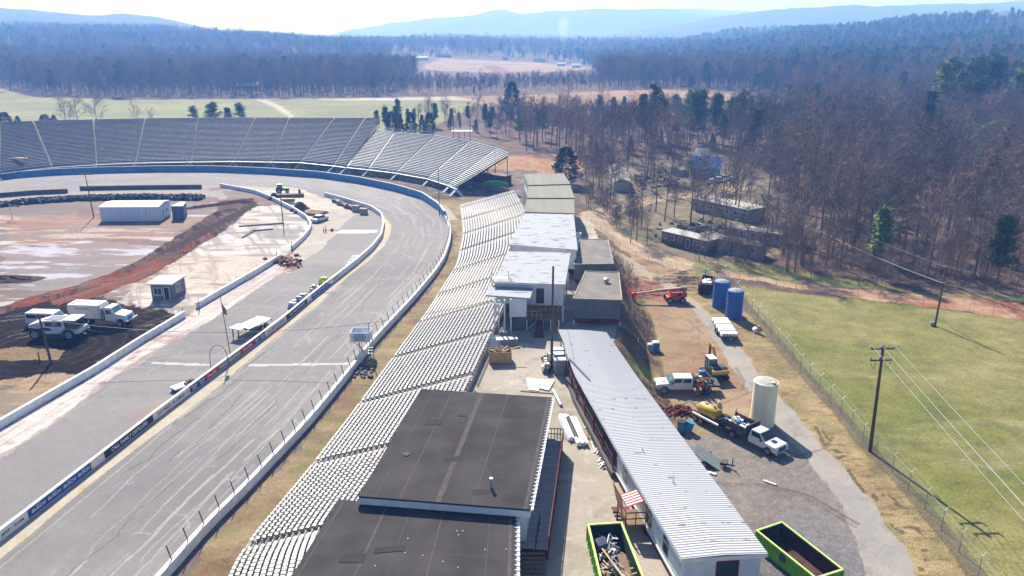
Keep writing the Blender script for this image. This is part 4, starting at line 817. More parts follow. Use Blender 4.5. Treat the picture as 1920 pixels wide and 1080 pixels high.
# ================================================================== BUILDINGS ON THE CONCOURSE
ROOFG = mat('grey roof membrane', A(92, 88, 87, .62), rough=1, spec=.05, var=.3, scale=.35, bump=.2, bscale=3)
ROOFL = mat('pale roof seam', A(112, 107, 105, .62), rough=1, spec=.05, var=.25, scale=2)
ROOFT = mat('tan metal roof', A(196, 194, 180, .44), rough=.8, spec=.1, var=.14, scale=.8, stretch=(1, .08, 1))
ROOFW = mat('worn white roof', A(222, 226, 234, .5), rough=.8, spec=.1, col2=A(165, 152, 144, .5), thr=(.33, .44), scale=1.1, var=.2, stretch=(.5, 1, 1))
ROOFB = mat('bitumen roof', A(158, 150, 142, .55), rough=.9, var=.3, scale=.5)
BRICK = mat('grey block wall', A(120, 124, 134, .7), rough=.9, var=.2, scale=1.2)
BRICKR = mat('red brick', A(128, 72, 60, .7), rough=.9, var=.25, scale=3)
BLUEA = mat('faded blue paint', A(80, 130, 180, .8), rough=.7, var=.2)
def plan(px, z): return [P(a, b, z) for a, b in px]
def inset(pts, d):
    c = sum(pts, Vector()) / len(pts); return [p + (c - p).normalized() * d for p in pts]
def slab(m, pts, z0, z1): m.poly([(p.x, p.y) for p in pts][::-1] if sum((b.x - a.x) * (b.y + a.y) for a, b in zip(pts, pts[1:] + pts[:1])) > 0 else [(p.x, p.y) for p in pts], z0, z1)
def wall_window(parent, a, b, f0, f1, z0, z1, frame=WHITE, glass=GLASS, out=.04, name='window', nm=None):
    """window let onto the wall running a->b (seen from its right-hand side), frame and pane proud of the wall"""
    a = Vector(a); b = Vector(b); d = (b - a); L = d.length; d.normalize(); n_ = Vector((d.y, -d.x, 0)); p0 = a + d * L * f0; p1 = a + d * L * f1; W = (p1 - p0).length
    M = Matrix.Translation((p0.x, p0.y, 0)) @ Matrix((d, -n_, Vector((0, 0, 1)))).transposed().to_4x4()
    m = MB(); m.M = M; e = .09
    m.box(0, W, -out - .03, .02, z0 - e, z0); m.box(0, W, -out - .03, .02, z1, z1 + e); m.box(-e, 0, -out - .03, .02, z0 - e, z1 + e); m.box(W, W + e, -out - .03, .02, z0 - e, z1 + e)
    if W > 1.1 and name == 'window': m.box(W / 2 - .03, W / 2 + .03, -out - .02, 0, z0, z1)
    fr_ = part(name, m, frame, parent, True); g = MB(); g.M = M; g.box(0, W, -out, .02, z0, z1); part('pane' if name == 'window' else 'panel', g, glass, fr_, True); return fr_
def awning(parent, a, b, z0, z1, dep, n=7, name='awning'):
    """red and white striped awning sloping out from wall line a->b"""
    a = Vector(a); b = Vector(b); d = b - a; L = d.length; d.normalize(); n_ = Vector((d.y, -d.x, 0)); root = None
    for col_, ph in ((mat('awning red', (.36, .03, .05), rough=.8), 0), (mat('awning white', (.72, .68, .68), rough=.8), 1)):
        m = MB()
        for k in range(ph, n * 2 + 1, 2):
            s0 = L * k / (n * 2 + 1); s1 = L * (k + 1) / (n * 2 + 1); p, q_ = a + d * s0, a + d * s1; o = n_ * dep
            vs = [(p.x, p.y, z1), (q_.x, q_.y, z1), (q_.x + o.x, q_.y + o.y, z0), (p.x + o.x, p.y + o.y, z0), (q_.x + o.x, q_.y + o.y, z0 - .22), (p.x + o.x, p.y + o.y, z0 - .22)]
            m.add(vs, [(3, 2, 1, 0), (5, 4, 2, 3)]); m.add([(v[0], v[1], v[2] - .03) for v in vs], [(0, 1, 2, 3)])
        if root is None: root = part(name, m, col_, parent, True)
        else: part('white_stripes', m, col_, root, True)
    return root
# ---- the two big dark-roofed suites
def suite(label, rpx, z, zwall, seams, extend=None):
    pts = plan(rpx, z)
    if extend: pts[2] = pts[2] + (pts[2] - pts[1]).normalized() * extend; pts[3] = pts[3] + (pts[3] - pts[0]).normalized() * extend
    c = sum(pts, Vector()) / 4; o = thing('suite_building', label, 'building', (c.x, c.y, 4))
    m = MB(); slab(m, pts, z - .14, z); part('roof', m, ROOFG, o, True)
    m = MB(); q_ = [p + (p - c).normalized() * .12 for p in pts]; slab(m, q_, z - .62, z - .145); part('fascia', m, WHITE, o, True)
    w_ = inset(pts, .55); m = MB(); slab(m, w_, 3.4, z - .63); part('wall', m, WHITE2, o, True)
    m = MB(); a, b = pts[1] + Vector((.18, 0, 0)), pts[2] + Vector((.18, 0, 0)); m.bar(a + Vector((0, 0, -.1)), b + Vector((0, 0, -.1)), .16, .14); n = int((b - a).length / .5)
    for k in range(n): p = a.lerp(b, k / n); m.bar(p + Vector((-.25, 0, .03)), p + Vector((.1, 0, .03)), .06, .04)
    part('gutter', m, WHITE, o, True)
    for f0, wd in seams:
        t0 = pts[0].lerp(pts[1], f0); t1 = pts[3].lerp(pts[2], f0); m = MB(); m.bar(t0 + Vector((0, 0, .004)), t1 + Vector((0, 0, .004)), wd, .008); part('roof_seam', m, ROOFL, o, True)
    qz = random.Random(int(z * 10)); mt_ = mat('roof patch', A(84, 80, 80, .62), rough=1, spec=.05, var=.2)
    for _k in range(5):
        pc = pts[0].lerp(pts[1], qz.uniform(.08, .9)).lerp(pts[3].lerp(pts[2], qz.uniform(.1, .9)), qz.uniform(.1, .9)); m = MB(); m.at((pc.x, pc.y, z + .002), rz=qz.uniform(-.1, .15)); m.box(-qz.uniform(.3, 1.4), qz.uniform(.3, 1.2), -qz.uniform(.2, .9), .3, -.05, .008 + _k * .005); part('roof_patch', m, mt_, o, True)
    for g0 in (.25, .5, .75):
        t0 = pts[0].lerp(pts[3], g0); t1 = pts[1].lerp(pts[2], g0); m = MB(); m.bar(t0 + Vector((0, 0, .003)), t1 + Vector((0, 0, .003)), .035, .006); part('roof_seam', m, ROOFL, o, True)
    return o, pts, w_
sb, rb, wb = suite('far one of the two wide grey flat-roofed suites above the near grandstand', [(790, 729), (1035, 745), (993, 955), (672, 930)], 8.0, 4, [(.10, .06), (.245, .10), (.47, .42), (.67, .08), (.975, .25)])
sa, ra, wa = suite('near one of the two wide grey flat-roofed suites, cut off by the photo bottom', [(637, 936), (968, 966), (967, 1080), (547, 1078)], 7.2, 4, [(.03, .1), (.28, .18), (.42, .05), (.60, .1), (.86, .06), (.97, .22)], 13)
c = P(921, 915, 8.0); m = MB(); m.tube(c, c + Vector((0, 0, .75)), .09, n=10); m.tube(c + Vector((0, 0, .75)), c + Vector((0, 0, .85)), .14, n=10); part('vent_pipe', m, STEEL, sb, True)
c = P(762, 852, 8.0); m = MB(); m.tube(c, c + Vector((0, 0, .06)), .3, n=14); part('roof_drain', m, BLACK, sb, True)
m = MB(); q_ = random.Random(3)
for k in range(11): c = P(q_.uniform(700, 950), q_.uniform(990, 1075), 7.2); m.cb((c.x, c.y, 7.2), .07, .05, .03)
part('roof_screws', m, WHITE, sa, True)
for f0, f1 in ((.10, .27), (.36, .50), (.58, .78)): awning(sb, rb[1].lerp(rb[2], f0), rb[1].lerp(rb[2], f1), 6.3, 7.2, .95, 6)
awning(sa, ra[1].lerp(ra[2], .16), ra[1].lerp(ra[2], .42), 5.6, 6.5, .9, 9)
for f0, f1 in ((.12, .2), (.4, .48), (.64, .72)): wall_window(sb, wb[2], wb[1], 1 - f1, 1 - f0, 4.9, 6.2)
# timber deck along the suites
dk = thing('timber_deck', 'weathered plank deck with dark red rails beside the far grey suite', 'deck', (P(1020, 940, 4.9).x, P(1020, 940, 4.9).y, 4)); dp = plan([(1022, 822), (1056, 824), (1028, 1030), (966, 1026)], 5.0)
for k in range(96):
    f0, f1 = k / 96, (k + .86) / 96
    if k == 0: pl = MB()
    a, b, c, d = dp[0].lerp(dp[3], f0), dp[1].lerp(dp[2], f0), dp[1].lerp(dp[2], f1), dp[0].lerp(dp[3], f1); slab(pl, [a, b, c, d], 4.92, 5.0)
part('planks', pl, mat('grey planks', A(190, 182, 178, .7), rough=.9, var=.3, scale=2, stretch=(.2, 3, 1)), dk, True)
m = MB(); slab(m, inset(dp, .15), 4.0, 4.9); part('skirt', m, REDP, dk, True)
def rail(parent, a, b, h=1.05, n=8, mt=REDP, r=.06, lv=(.5, 1.), name='railing'):
    m = MB(); a = Vector(a); b = Vector(b)
    for l in lv: m.bar(a + Vector((0, 0, h * l)), b + Vector((0, 0, h * l)), r, r)
    for k in range(n + 1): p = a.lerp(b, k / n); m.bar(p, p + Vector((0, 0, h)), r * 1.1, r * 1.1)
    return part(name, m, mt, parent, True)
rail(dk, dp[1], dp[2], n=14, lv=(.25, .5, .75, 1.)); rail(dk, dp[0], dp[1], n=6); rail(dk, dp[1].lerp(dp[2], .82) - Vector((.9, 0, 0)), dp[2] - Vector((.9, 0, 0)), n=4, mt=DSTEEL)
st = thing('steps', 'dark timber steps going down from the plank deck by the striped awning', 'stairs', (dp[3].x + .8, dp[3].y - 1, 4)); m = MB()
for k in range(7): c = dp[3].lerp(dp[2], .55) + Vector((0, -.35 - k * .3, -.14 * (k + 1))); m.cb((c.x, c.y, c.z - .05), 1.7, .28, .05)
part('treads', m, WOOD, st, True); a = dp[3].lerp(dp[2], .06); rail(st, a + Vector((0, -.2, -.1)), a + Vector((0, -2.4, -1.0)), n=3)
# ---- long white building
lz = 7.3; LLx = [(1047, 618), (1078, 700), (1152, 834), (1205, 925), (1278, 1048)]; LRx = [(1137, 623), (1190, 700), (1285, 828), (1352, 918), (1440, 1038)]
LL = plan(LLx, lz); LR_ = plan(LRx, lz); lb = thing('long_building', 'long white clapboard building under a ribbed white roof with rust spots', 'building', (LL[3].x + 2, LL[3].y, 4))
def lbl(f, s): # f 0..4 along, s 0..1 across
    i = min(3, int(f)); t = f - i; return LL[i].lerp(LL[i + 1], t).lerp(LR_[i].lerp(LR_[i + 1], t), s)
RW = bpy.data.materials.new('ribbed white roof'); RW.use_nodes = True; n_ = RW.node_tree.nodes; L_ = RW.node_tree.links; bs = n_['Principled BSDF']; bs.inputs['Roughness'].default_value = .75; bs.inputs['Specular IOR Level'].default_value = .15
tcn = n_.new('ShaderNodeUVMap'); nz = n_.new('ShaderNodeTexNoise'); nz.inputs['Scale'].default_value = 9.; nz.inputs['Detail'].default_value = 5; mp_ = n_.new('ShaderNodeMapping'); mp_.inputs['Scale'].default_value = (1, 3.2, 1); L_.new(tcn.outputs[0], mp_.inputs[0]); L_.new(mp_.outputs[0], nz.inputs['Vector'])
sp = n_.new('ShaderNodeSeparateXYZ'); L_.new(tcn.outputs[0], sp.inputs[0]); sn = n_.new('ShaderNodeMath'); sn.operation = 'SINE'; ml = n_.new('ShaderNodeMath'); ml.operation = 'MULTIPLY'; ml.inputs[1].default_value = 6.283 * 21; L_.new(sp.outputs[1], ml.inputs[0]); L_.new(ml.outputs[0], sn.inputs[0])
g1 = n_.new('ShaderNodeMapRange'); g1.inputs['From Min'].default_value = .86; g1.inputs['From Max'].default_value = .97; L_.new(sn.outputs[0], g1.inputs['Value']); g2 = n_.new('ShaderNodeMapRange'); g2.inputs['From Min'].default_value = .57; g2.inputs['From Max'].default_value = .66; L_.new(nz.outputs[0], g2.inputs['Value'])
mu = n_.new('ShaderNodeMath'); mu.operation = 'MULTIPLY'; L_.new(g1.outputs[0], mu.inputs[0]); L_.new(g2.outputs[0], mu.inputs[1]); mx_ = n_.new('ShaderNodeMix'); mx_.data_type = 'RGBA'; mx_.inputs[6].default_value = (.52, .52, .52, 1); mx_.inputs[7].default_value = (.26, .19, .17, 1); L_.new(mu.outputs[0], mx_.inputs[0]); L_.new(mx_.outputs[2], bs.inputs['Base Color'])
_ll = np.r_[0, np.cumsum([(LL[i + 1] - LL[i]).length for i in range(4)])]; _ll = _ll / _ll[-1]
vs = []; fs = []; uv = []; NRIB = 160
for k in range(NRIB * 4 + 1):
    f = float(np.interp(k / (NRIB * 4), _ll, [0, 1, 2, 3, 4])); zz = lz + (.04 if k % 4 in (1, 2) else 0); a, b = lbl(f, 0), lbl(f, 1)
    for s in (0, .5, 1): p = a.lerp(b, s); vs.append((p.x, p.y, zz + (.12 if s == .5 else 0))); uv.append((s, k / (NRIB * 4)))
for k in range(NRIB * 4):
    for s in (0, 1): fs.append((k * 3 + s, k * 3 + 3 + s, k * 3 + 4 + s, k * 3 + 1 + s))
m = MB(); m.add(vs, [f[::-1] for f in fs]); ro = part('roof', m, RW, lb, True); ul = ro.data.uv_layers.new(name='UVMap')
for lp in ro.data.loops: ul.data[lp.index].uv = uv[lp.vertex_index]
m = MB(); slab(m, LL + LR_[::-1], lz - .3, lz - .02); part('eaves', m, WHITE2, lb, True)
W0 = [lbl(f, .05) for f in (2.0, 2.5, 3, 3.5, 3.96)]; W1 = [lbl(f, .955) for f in (2.0, 2.5, 3, 3.5, 3.96)]
m = MB(); slab(m, W0 + W1[::-1], 4.5, lz - .31); part('wall', m, WHITE2, lb, True)
m = MB(); slab(m, [p + Vector((.05, 0, 0)) for p in W0] + [p + Vector((-.05, 0, 0)) for p in W1[::-1]], -.1, 4.495); part('foundation', m, BRICKR, lb, True)
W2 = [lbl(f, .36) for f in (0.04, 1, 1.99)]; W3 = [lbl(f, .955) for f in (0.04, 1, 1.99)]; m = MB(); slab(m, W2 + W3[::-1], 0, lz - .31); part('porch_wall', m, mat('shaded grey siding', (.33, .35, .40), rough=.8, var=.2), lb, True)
m = MB(); slab(m, [lbl(f, -.02) for f in (0.04, 1, 1.99)] + [lbl(f, .35) for f in (1.99, 1, .04)], 3.7, 4.55); part('porch_floor', m, CONCD, lb, True)
for f in np.linspace(.1, 1.95, 9): p = lbl(f, .03); m = MB(); m.bar((p.x, p.y, 4.55), (p.x, p.y, lz - .31), .12, .12); part('porch_post', m, REDP, lb, True)
for i in range(8): f0, f1 = np.linspace(.1, 1.95, 9)[i:i + 2]; a, b = lbl(f0, .03), lbl(f1, .03); a.z = b.z = 4.55; rail(lb, a, b, n=5, r=.04, name='porch_railing')
for (fa, fb) in ((2.25, 2.35), (3.02, 3.16), (3.5, 3.6)): wall_window(lb, lbl(fb, .05), lbl(fa, .05), 0, 1, 5.2, 6.5, frame=REDP)
e0, e1 = W0[-1], W1[-1]; wall_window(lb, e0, e1, .44, .70, 4.9, 6.6, frame=REDP)
m = MB()
for k in range(20): z = 4.6 + k * .12; a, b = e0 + Vector((0, -.02, 0)), e1 + Vector((0, -.02, 0)); a.z = b.z = z; m.bar(a, b, .03, .02)
part('clapboards', m, WHITE, lb, True)
m = MB(); a, b = W0[0].copy(), W0[-1].copy(); a.z = b.z = 6.05; m.bar(a - Vector((.06, 0, 0)), b - Vector((.06, 0, 0)), .05, .05); a.z = b.z = 4.62; m.bar(a - Vector((.06, 0, 0)), b - Vector((.06, 0, 0)), .08, .16); part('trim', m, WHITE, lb, True)
awn = awning(lb, lbl(2.80, .04), lbl(2.66, .04), 6.5, 6.9, 1.5, 5, name='awning') if False else None
a_, b_ = lbl(2.78, .05), lbl(3.02, .05); awning(lb, a_ , b_, 6.35, 6.75, 1.5, 5); 
m = MB(); c = lbl(2.9, -.16); d_ = (b_ - a_).normalized()
ld = thing('porch_landing', 'small red timber landing and steps under the striped awning of the long building', 'stairs', (c.x, c.y, 4)); lp_ = [lbl(2.78, -.22), lbl(3.05, -.22), lbl(3.05, .035), lbl(2.78, .035)]; m = MB(); slab(m, lp_, 4.75, 4.85); part('floor', m, WOOD, ld, True)
for a, b in ((lp_[0], lp_[1]), (lp_[1], lp_[2])): a = a.copy(); b = b.copy(); a.z = b.z = 4.85; rail(ld, a, b, n=2)
m = MB()
for k in range(4): a = lp_[0].lerp(lp_[3], .3) ; m.cb((a.x - .1 - .0, a.y + .25 + k * .3, 4.7 - k * .17), 1.3, .3, .06)
part('treads', m, REDP, ld, True)
m = MB()
for p in lp_: m.bar((p.x, p.y, 4), (p.x, p.y, 4.75), .12, .12)
part('legs', m, REDP, ld, True)
m = MB(); c = lbl(2.55, -.05); m.at((c.x - .25, c.y, 4.0), rz=R(100), ry=0, rx=R(-12)); m.box(-1.1, 1.1, -.02, .02, 0, 1.8); solo('plywood_sheet', m, PLY, 'tan plywood sheet leaning on the long building by the red landing', 'plywood', (c.x, c.y, 4), world=True)
m = MB(); c = P(1262, 907, lz); m.tube(c, c + Vector((0, 0, .5)), .05, n=8); part('vent_pipe', m, STEEL, lb, True); c = P(1205, 848, lz); m = MB(); m.tube(c, c + Vector((0, 0, .45)), .05, n=8); part('vent_pipe', m, STEEL, lb, True)
# ---- suites over the back of the near grandstand
def far_suite(label, rpx, z, roofm, zfloor, ribs=0, wallm=WHITE2, th_=.25, posts=True):
    pts = plan(rpx, z); c = sum(pts, Vector()) / 4; o = thing('suite_building', label, 'building', (c.x, c.y, 4)); m = MB(); slab(m, pts, z - th_, z)
    if ribs:
        for k in range(ribs + 1): a = pts[0].lerp(pts[1], k / ribs) + Vector((0, 0, .02)); b = pts[3].lerp(pts[2], k / ribs) + Vector((0, 0, .02)); m.bar(a, b, .05, .06)
    part('roof', m, roofm, o, True); w_ = inset(pts, .5); m = MB(); slab(m, w_, zfloor, z - th_ - .005); part('wall', m, wallm, o, True)
    m = MB(); a, b = pts[3].copy(), pts[2].copy(); a.z = b.z = z - .12; m.bar(a + Vector((0, -.03, 0)), b + Vector((0, -.03, 0)), .05, .28); part('fascia', m, WHITE2 if roofm != ROOFT else ROOFT, o, True)
    if posts:
        m = MB()
        for k in range(4): p = w_[0].lerp(w_[3], k / 3); m.bar((p.x, p.y, 2), (p.x, p.y, zfloor), .18, .18); 
        for k in range(4): p = w_[1].lerp(w_[2], k / 3); m.bar((p.x, p.y, 0), (p.x, p.y, zfloor), .18, .18)
        part('posts', m, WHITE, o, True)
    return o, pts, w_
s1, p1, w1 = far_suite('farthest suite at the head of the row, pale tan metal roof', [(981, 326), (1057, 325), (1069, 345), (991, 347)], 9.2, ROOFT, 5.5, 22)
s2, p2, w2 = far_suite('second suite from the far end with a tan metal roof', [(990, 348), (1069, 347), (1077, 371), (988, 371)], 9.0, ROOFT, 5.2, 22)
s3, p3, w3 = far_suite('third suite from the far end, tan roof next to the white roofs', [(988, 372), (1076, 372), (1077, 400), (983, 397)], 8.8, ROOFT, 5.0, 22)
s4, p4, w4 = far_suite('suite with a worn white roof in the middle of the row', [(984, 400), (1076, 402), (1083, 468), (953, 458)], 8.9, ROOFW, 5.6)
m = MB()
for (a0, b0) in ((p4, .3), (p4, .62)): a = a0[0].lerp(a0[3], b0); b = a0[1].lerp(a0[2], b0); a.z = b.z = 8.92; m.bar(a, b, .12, .02)
part('roof_seam', m, WHITE, s4, True)
s5, p5, w5 = far_suite('press box with a large peeling white roof behind the mast', [(952, 471), (1070, 474), (1060, 533), (925, 528)], 9.4, ROOFW, 6.3)
m = MB()
for f in np.linspace(.06, .96, 16): a = p5[0].lerp(p5[3], f); b = p5[1].lerp(p5[2], f); a.z = b.z = 9.405; m.bar(a, b, .04, .012)
part('roof_seam', m, WHITE, s5, True)
for f0, f1, z0, z1, g in ((.6, .72, 6.5, 8.6, DSTEEL),): wall_window(s5, w5[3], w5[2], f0, f1, z0, z1, frame=WHITE, glass=g, name='door')
for sx, ws in ((s1, w1), (s2, w2), (s3, w3), (s4, w4), (s5, w5)):
    for f0, f1 in ((.1, .28), (.4, .58), (.7, .88)): wall_window(sx, ws[0], ws[3], f0, f1, 7.1, 8.1)   # glazed side to the track
# lower porch roof, booth, stair, balcony of the press box
lo = thing('press_booth', 'small white booth under a low white porch roof at the press box front', 'booth', (P(965, 600, 4).x, P(965, 600, 4).y, 4)); pp = plan([(916, 534), (1001, 537), (994, 559), (911, 553)], 8.6)
m = MB(); slab(m, pp, 8.4, 8.6); part('roof', m, ROOFW, lo, True)
bp_ = [PYZ(955, 557, 92.3), PYZ(987, 560, 92.3), PYZ(987, 560, 92.3) + Vector((.1, 3, 0)), PYZ(955, 557, 92.3) + Vector((0, 3, 0))]; m = MB(); slab(m, bp_, 5.9, 8.38); part('wall', m, WHITE, lo, True); m = MB(); slab(m, inset(bp_, .1), 4, 5.89); part('base', m, CONCD, lo, True)
for px_ in (927, 935, 946, 958): p = PYZ(px_, 556, 91.4 + (px_ - 927) * .02); m = MB(); m.bar((p.x, p.y, 4), (p.x, p.y, 8.4), .2, .2); part('column', m, WHITE, lo, True)
bal = thing('balcony', 'railed wooden balcony below the press box door with a dark red stair', 'balcony', (P(1015, 610, 4).x, P(1015, 610, 4).y, 4)); y_ = 92.4; a = PYZ(988, 598, y_); b = PYZ(1048, 598, y_); zf = a.z
m = MB(); m.box(a.x, b.x, y_, y_ + 2.6, zf - .2, zf); part('floor', m, WOOD, bal, True)
rail(bal, (a.x, y_, zf), (a.x + (b.x - a.x) * .45, y_, zf), n=3, mt=PLY); rail(bal, (a.x, y_ + 2.2, zf), (b.x, y_ + 2.2, zf), n=5, mt=PLY)
m = MB()
for k in range(9): m.cb(((a.x + b.x) / 2 - .6, y_ - .15 - k * .27, zf - .05 - (k + 1) * (zf - 4) / 10), 1.0, .26, .06)
m.bar(((a.x + b.x) / 2 - 1.15, y_, zf), ((a.x + b.x) / 2 - 1.15, y_ - 2.6, 4.1), .08, .25); m.bar(((a.x + b.x) / 2 - .05, y_, zf), ((a.x + b.x) / 2 - .05, y_ - 2.6, 4.1), .08, .25); part('stair', m, REDP, bal, True)
m = MB()
for xx in np.linspace(a.x, b.x, 5): m.bar((xx, y_ + .1, 4), (xx, y_ + .1, zf - .2), .14, .14)
m.bar((a.x, y_ + .1, 4.1), (a.x + 1.3, y_ + .1, zf - .3), .08, .08); part('posts', m, WHITE, bal, True)
o = thing('rooftop_stand', 'small white railed camera stand on the press box roof edge', 'platform', P(938, 532, 8.6)); m = MB(); m.box(-1.1, 1.1, -.6, .8, .7, .8); part('deck', m, WHITE, o); m = MB()
for dx in (-1.1, 1.1):
    for dy in (-.6, .8): m.tube((dx, dy, 0), (dx, dy, 2), .04, n=5)
for z in (1.4, 2.0): m.bar((-1.1, .8, z), (1.1, .8, z), .05, .05); m.bar((1.1, -.6, z), (1.1, .8, z), .05, .05)
part('railing', m, STEEL, o)
# ---- grey flat-roofed blocks beside the bank
def block(label, rpx, z, z0, wallm, ground=True, vent=None):
    pts = plan(rpx, z); c = sum(pts, Vector()) / len(pts); o = thing('block_building', label, 'building', (c.x, c.y, 4)); m = MB(); slab(m, pts, z - .16, z); part('roof', m, ROOFB, o, True)
    for a, b in zip(pts, pts[1:] + pts[:1]): m = MB(); m.bar(a + Vector((0, 0, .03)), b + Vector((0, 0, .03)), .14, .12); part('roof_edge', m, CONC, o, True)
    w_ = inset(pts, .3); m = MB(); slab(m, w_, z0, z - .165); part('wall', m, wallm, o, True)
    n_c = len(w_); a, b = w_[-1], w_[-2]; m = MB()
    for k in range(11): zz = z0 + .25 * k; p = a.copy(); q2_ = b.copy(); p.z = q2_.z = zz; m.bar(p + Vector((0, -.015, 0)), q2_ + Vector((0, -.015, 0)), .02, .03)
    part('mortar_lines', m, CONC, o, True)
    m = MB(); a2 = a.copy(); b2 = b.copy(); a2.z = b2.z = z0 - .12; m.bar(a2 + Vector((0, -.05, 0)), b2 + Vector((0, -.05, 0)), .25, .28); part('beam', m, REDP, o, True)
    for p in (a, b, w_[1]): m = MB(); m.bar((p.x, p.y, -.1), (p.x, p.y, z0 - .25), .16, .16); part('post', m, WHITE, o, True)
    return o, pts, w_
b6, _, _ = block('farther grey flat-roofed block between the suites and the access road', [(1088, 449), (1140, 449), (1150, 495), (1076, 496)], 7.2, 4.6, BRICK)
b7, r7, w7 = block('nearer grey flat-roofed block on posts above the grassy bank', [(1098, 509), (1160, 511), (1166, 563), (1075, 560)], 7.6, 4.8, BRICK)
m = MB(); slab(m, inset(r7, 1.0), 1.5, 4.6); part('brick_base', m, BRICKR, b7, True)
c = P(1137, 530, 7.6); m = MB(); m.at(c); m.lathe([(.3, 0), (.3, .35), (.42, .4), (.42, .6), (.1, .75)], 12); part('roof_fan', m, STEEL, b7, True)
# strip of stored fridges and pale scraps in the blue shade between the rows
for k, (a, b) in enumerate(((1078, 470), (1077, 484), (1079, 458))):
    c = P(a, b, 4.2); m = MB(); m.box(-.9, .9, -.5, .5, 0, 2.2 + .2 * k); m.box(-.95, .95, -.55, .55, 2.2 + .2 * k, 2.3 + .2 * k); solo('storage_locker', m, WHITE, ('white locker nearest the camera', 'white locker farthest away', 'white locker in the middle')[(0, 1, 2)[k]] + ' in the shaded gap beside the row of suites', 'locker', (c.x, c.y, 3.6))
# ================================================================== VEHICLES AND PLANT
CARW = mat('white car paint', (.70, .71, .72), rough=.25, spec=.5, var=.05, scale=2)
CHROME = mat('chrome', (.6, .6, .62), rough=.2, metal=.9, var=.1)
RIM = mat('wheel rim', (.42, .42, .43), rough=.4, metal=.6, var=.2)
LAMP = mat('headlamp lens', (.55, .57, .6), rough=.1, spec=.6, var=.1)
TAILR = mat('tail lamp red', (.35, .01, .01), rough=.3)
YEL = mat('machine yellow', (.52, .34, .05), rough=.55, var=.25, scale=2)
ORANGE = mat('machine orange', (.55, .075, .03), rough=.5, var=.2, scale=2)
NAVY = mat('navy decal', (.02, .035, .12), rough=.5)
LIME = mat('lime green steel', (.14, .42, .015), rough=.55, var=.22, scale=1.5)
LIMEL = mat('pale lime rim', (.50, .68, .20), rough=.6, var=.15)
RUSTIN = mat('rusty bin lining', (.07, .026, .02), rough=.9, var=.5, scale=1.5)
GREEN = mat('machine green', (.02, .16, .08), rough=.5, var=.3)
def wheel(par, x, y, r, w, side):
    m = MB(); y0 = y - w / 2; m.M = Matrix.Translation((x, y, r)) @ Matrix.Rotation(R(90), 4, 'X'); m.lathe([(r * .6, -w / 2), (r * .94, -w / 2), (r, -w * .32), (r, w * .32), (r * .94, w / 2), (r * .6, w / 2)], 20)
    t = part('wheel', m, BLACK, par, smooth=False); m = MB(); m.M = Matrix.Translation((x, y + side * (w / 2 - .03), r)) @ Matrix.Rotation(R(90) * -side, 4, 'X'); m.lathe([(r * .62, -.02), (r * .6, .05), (r * .3, .02), (r * .2, .06)], 14); part('rim', m, RIM, t); return t
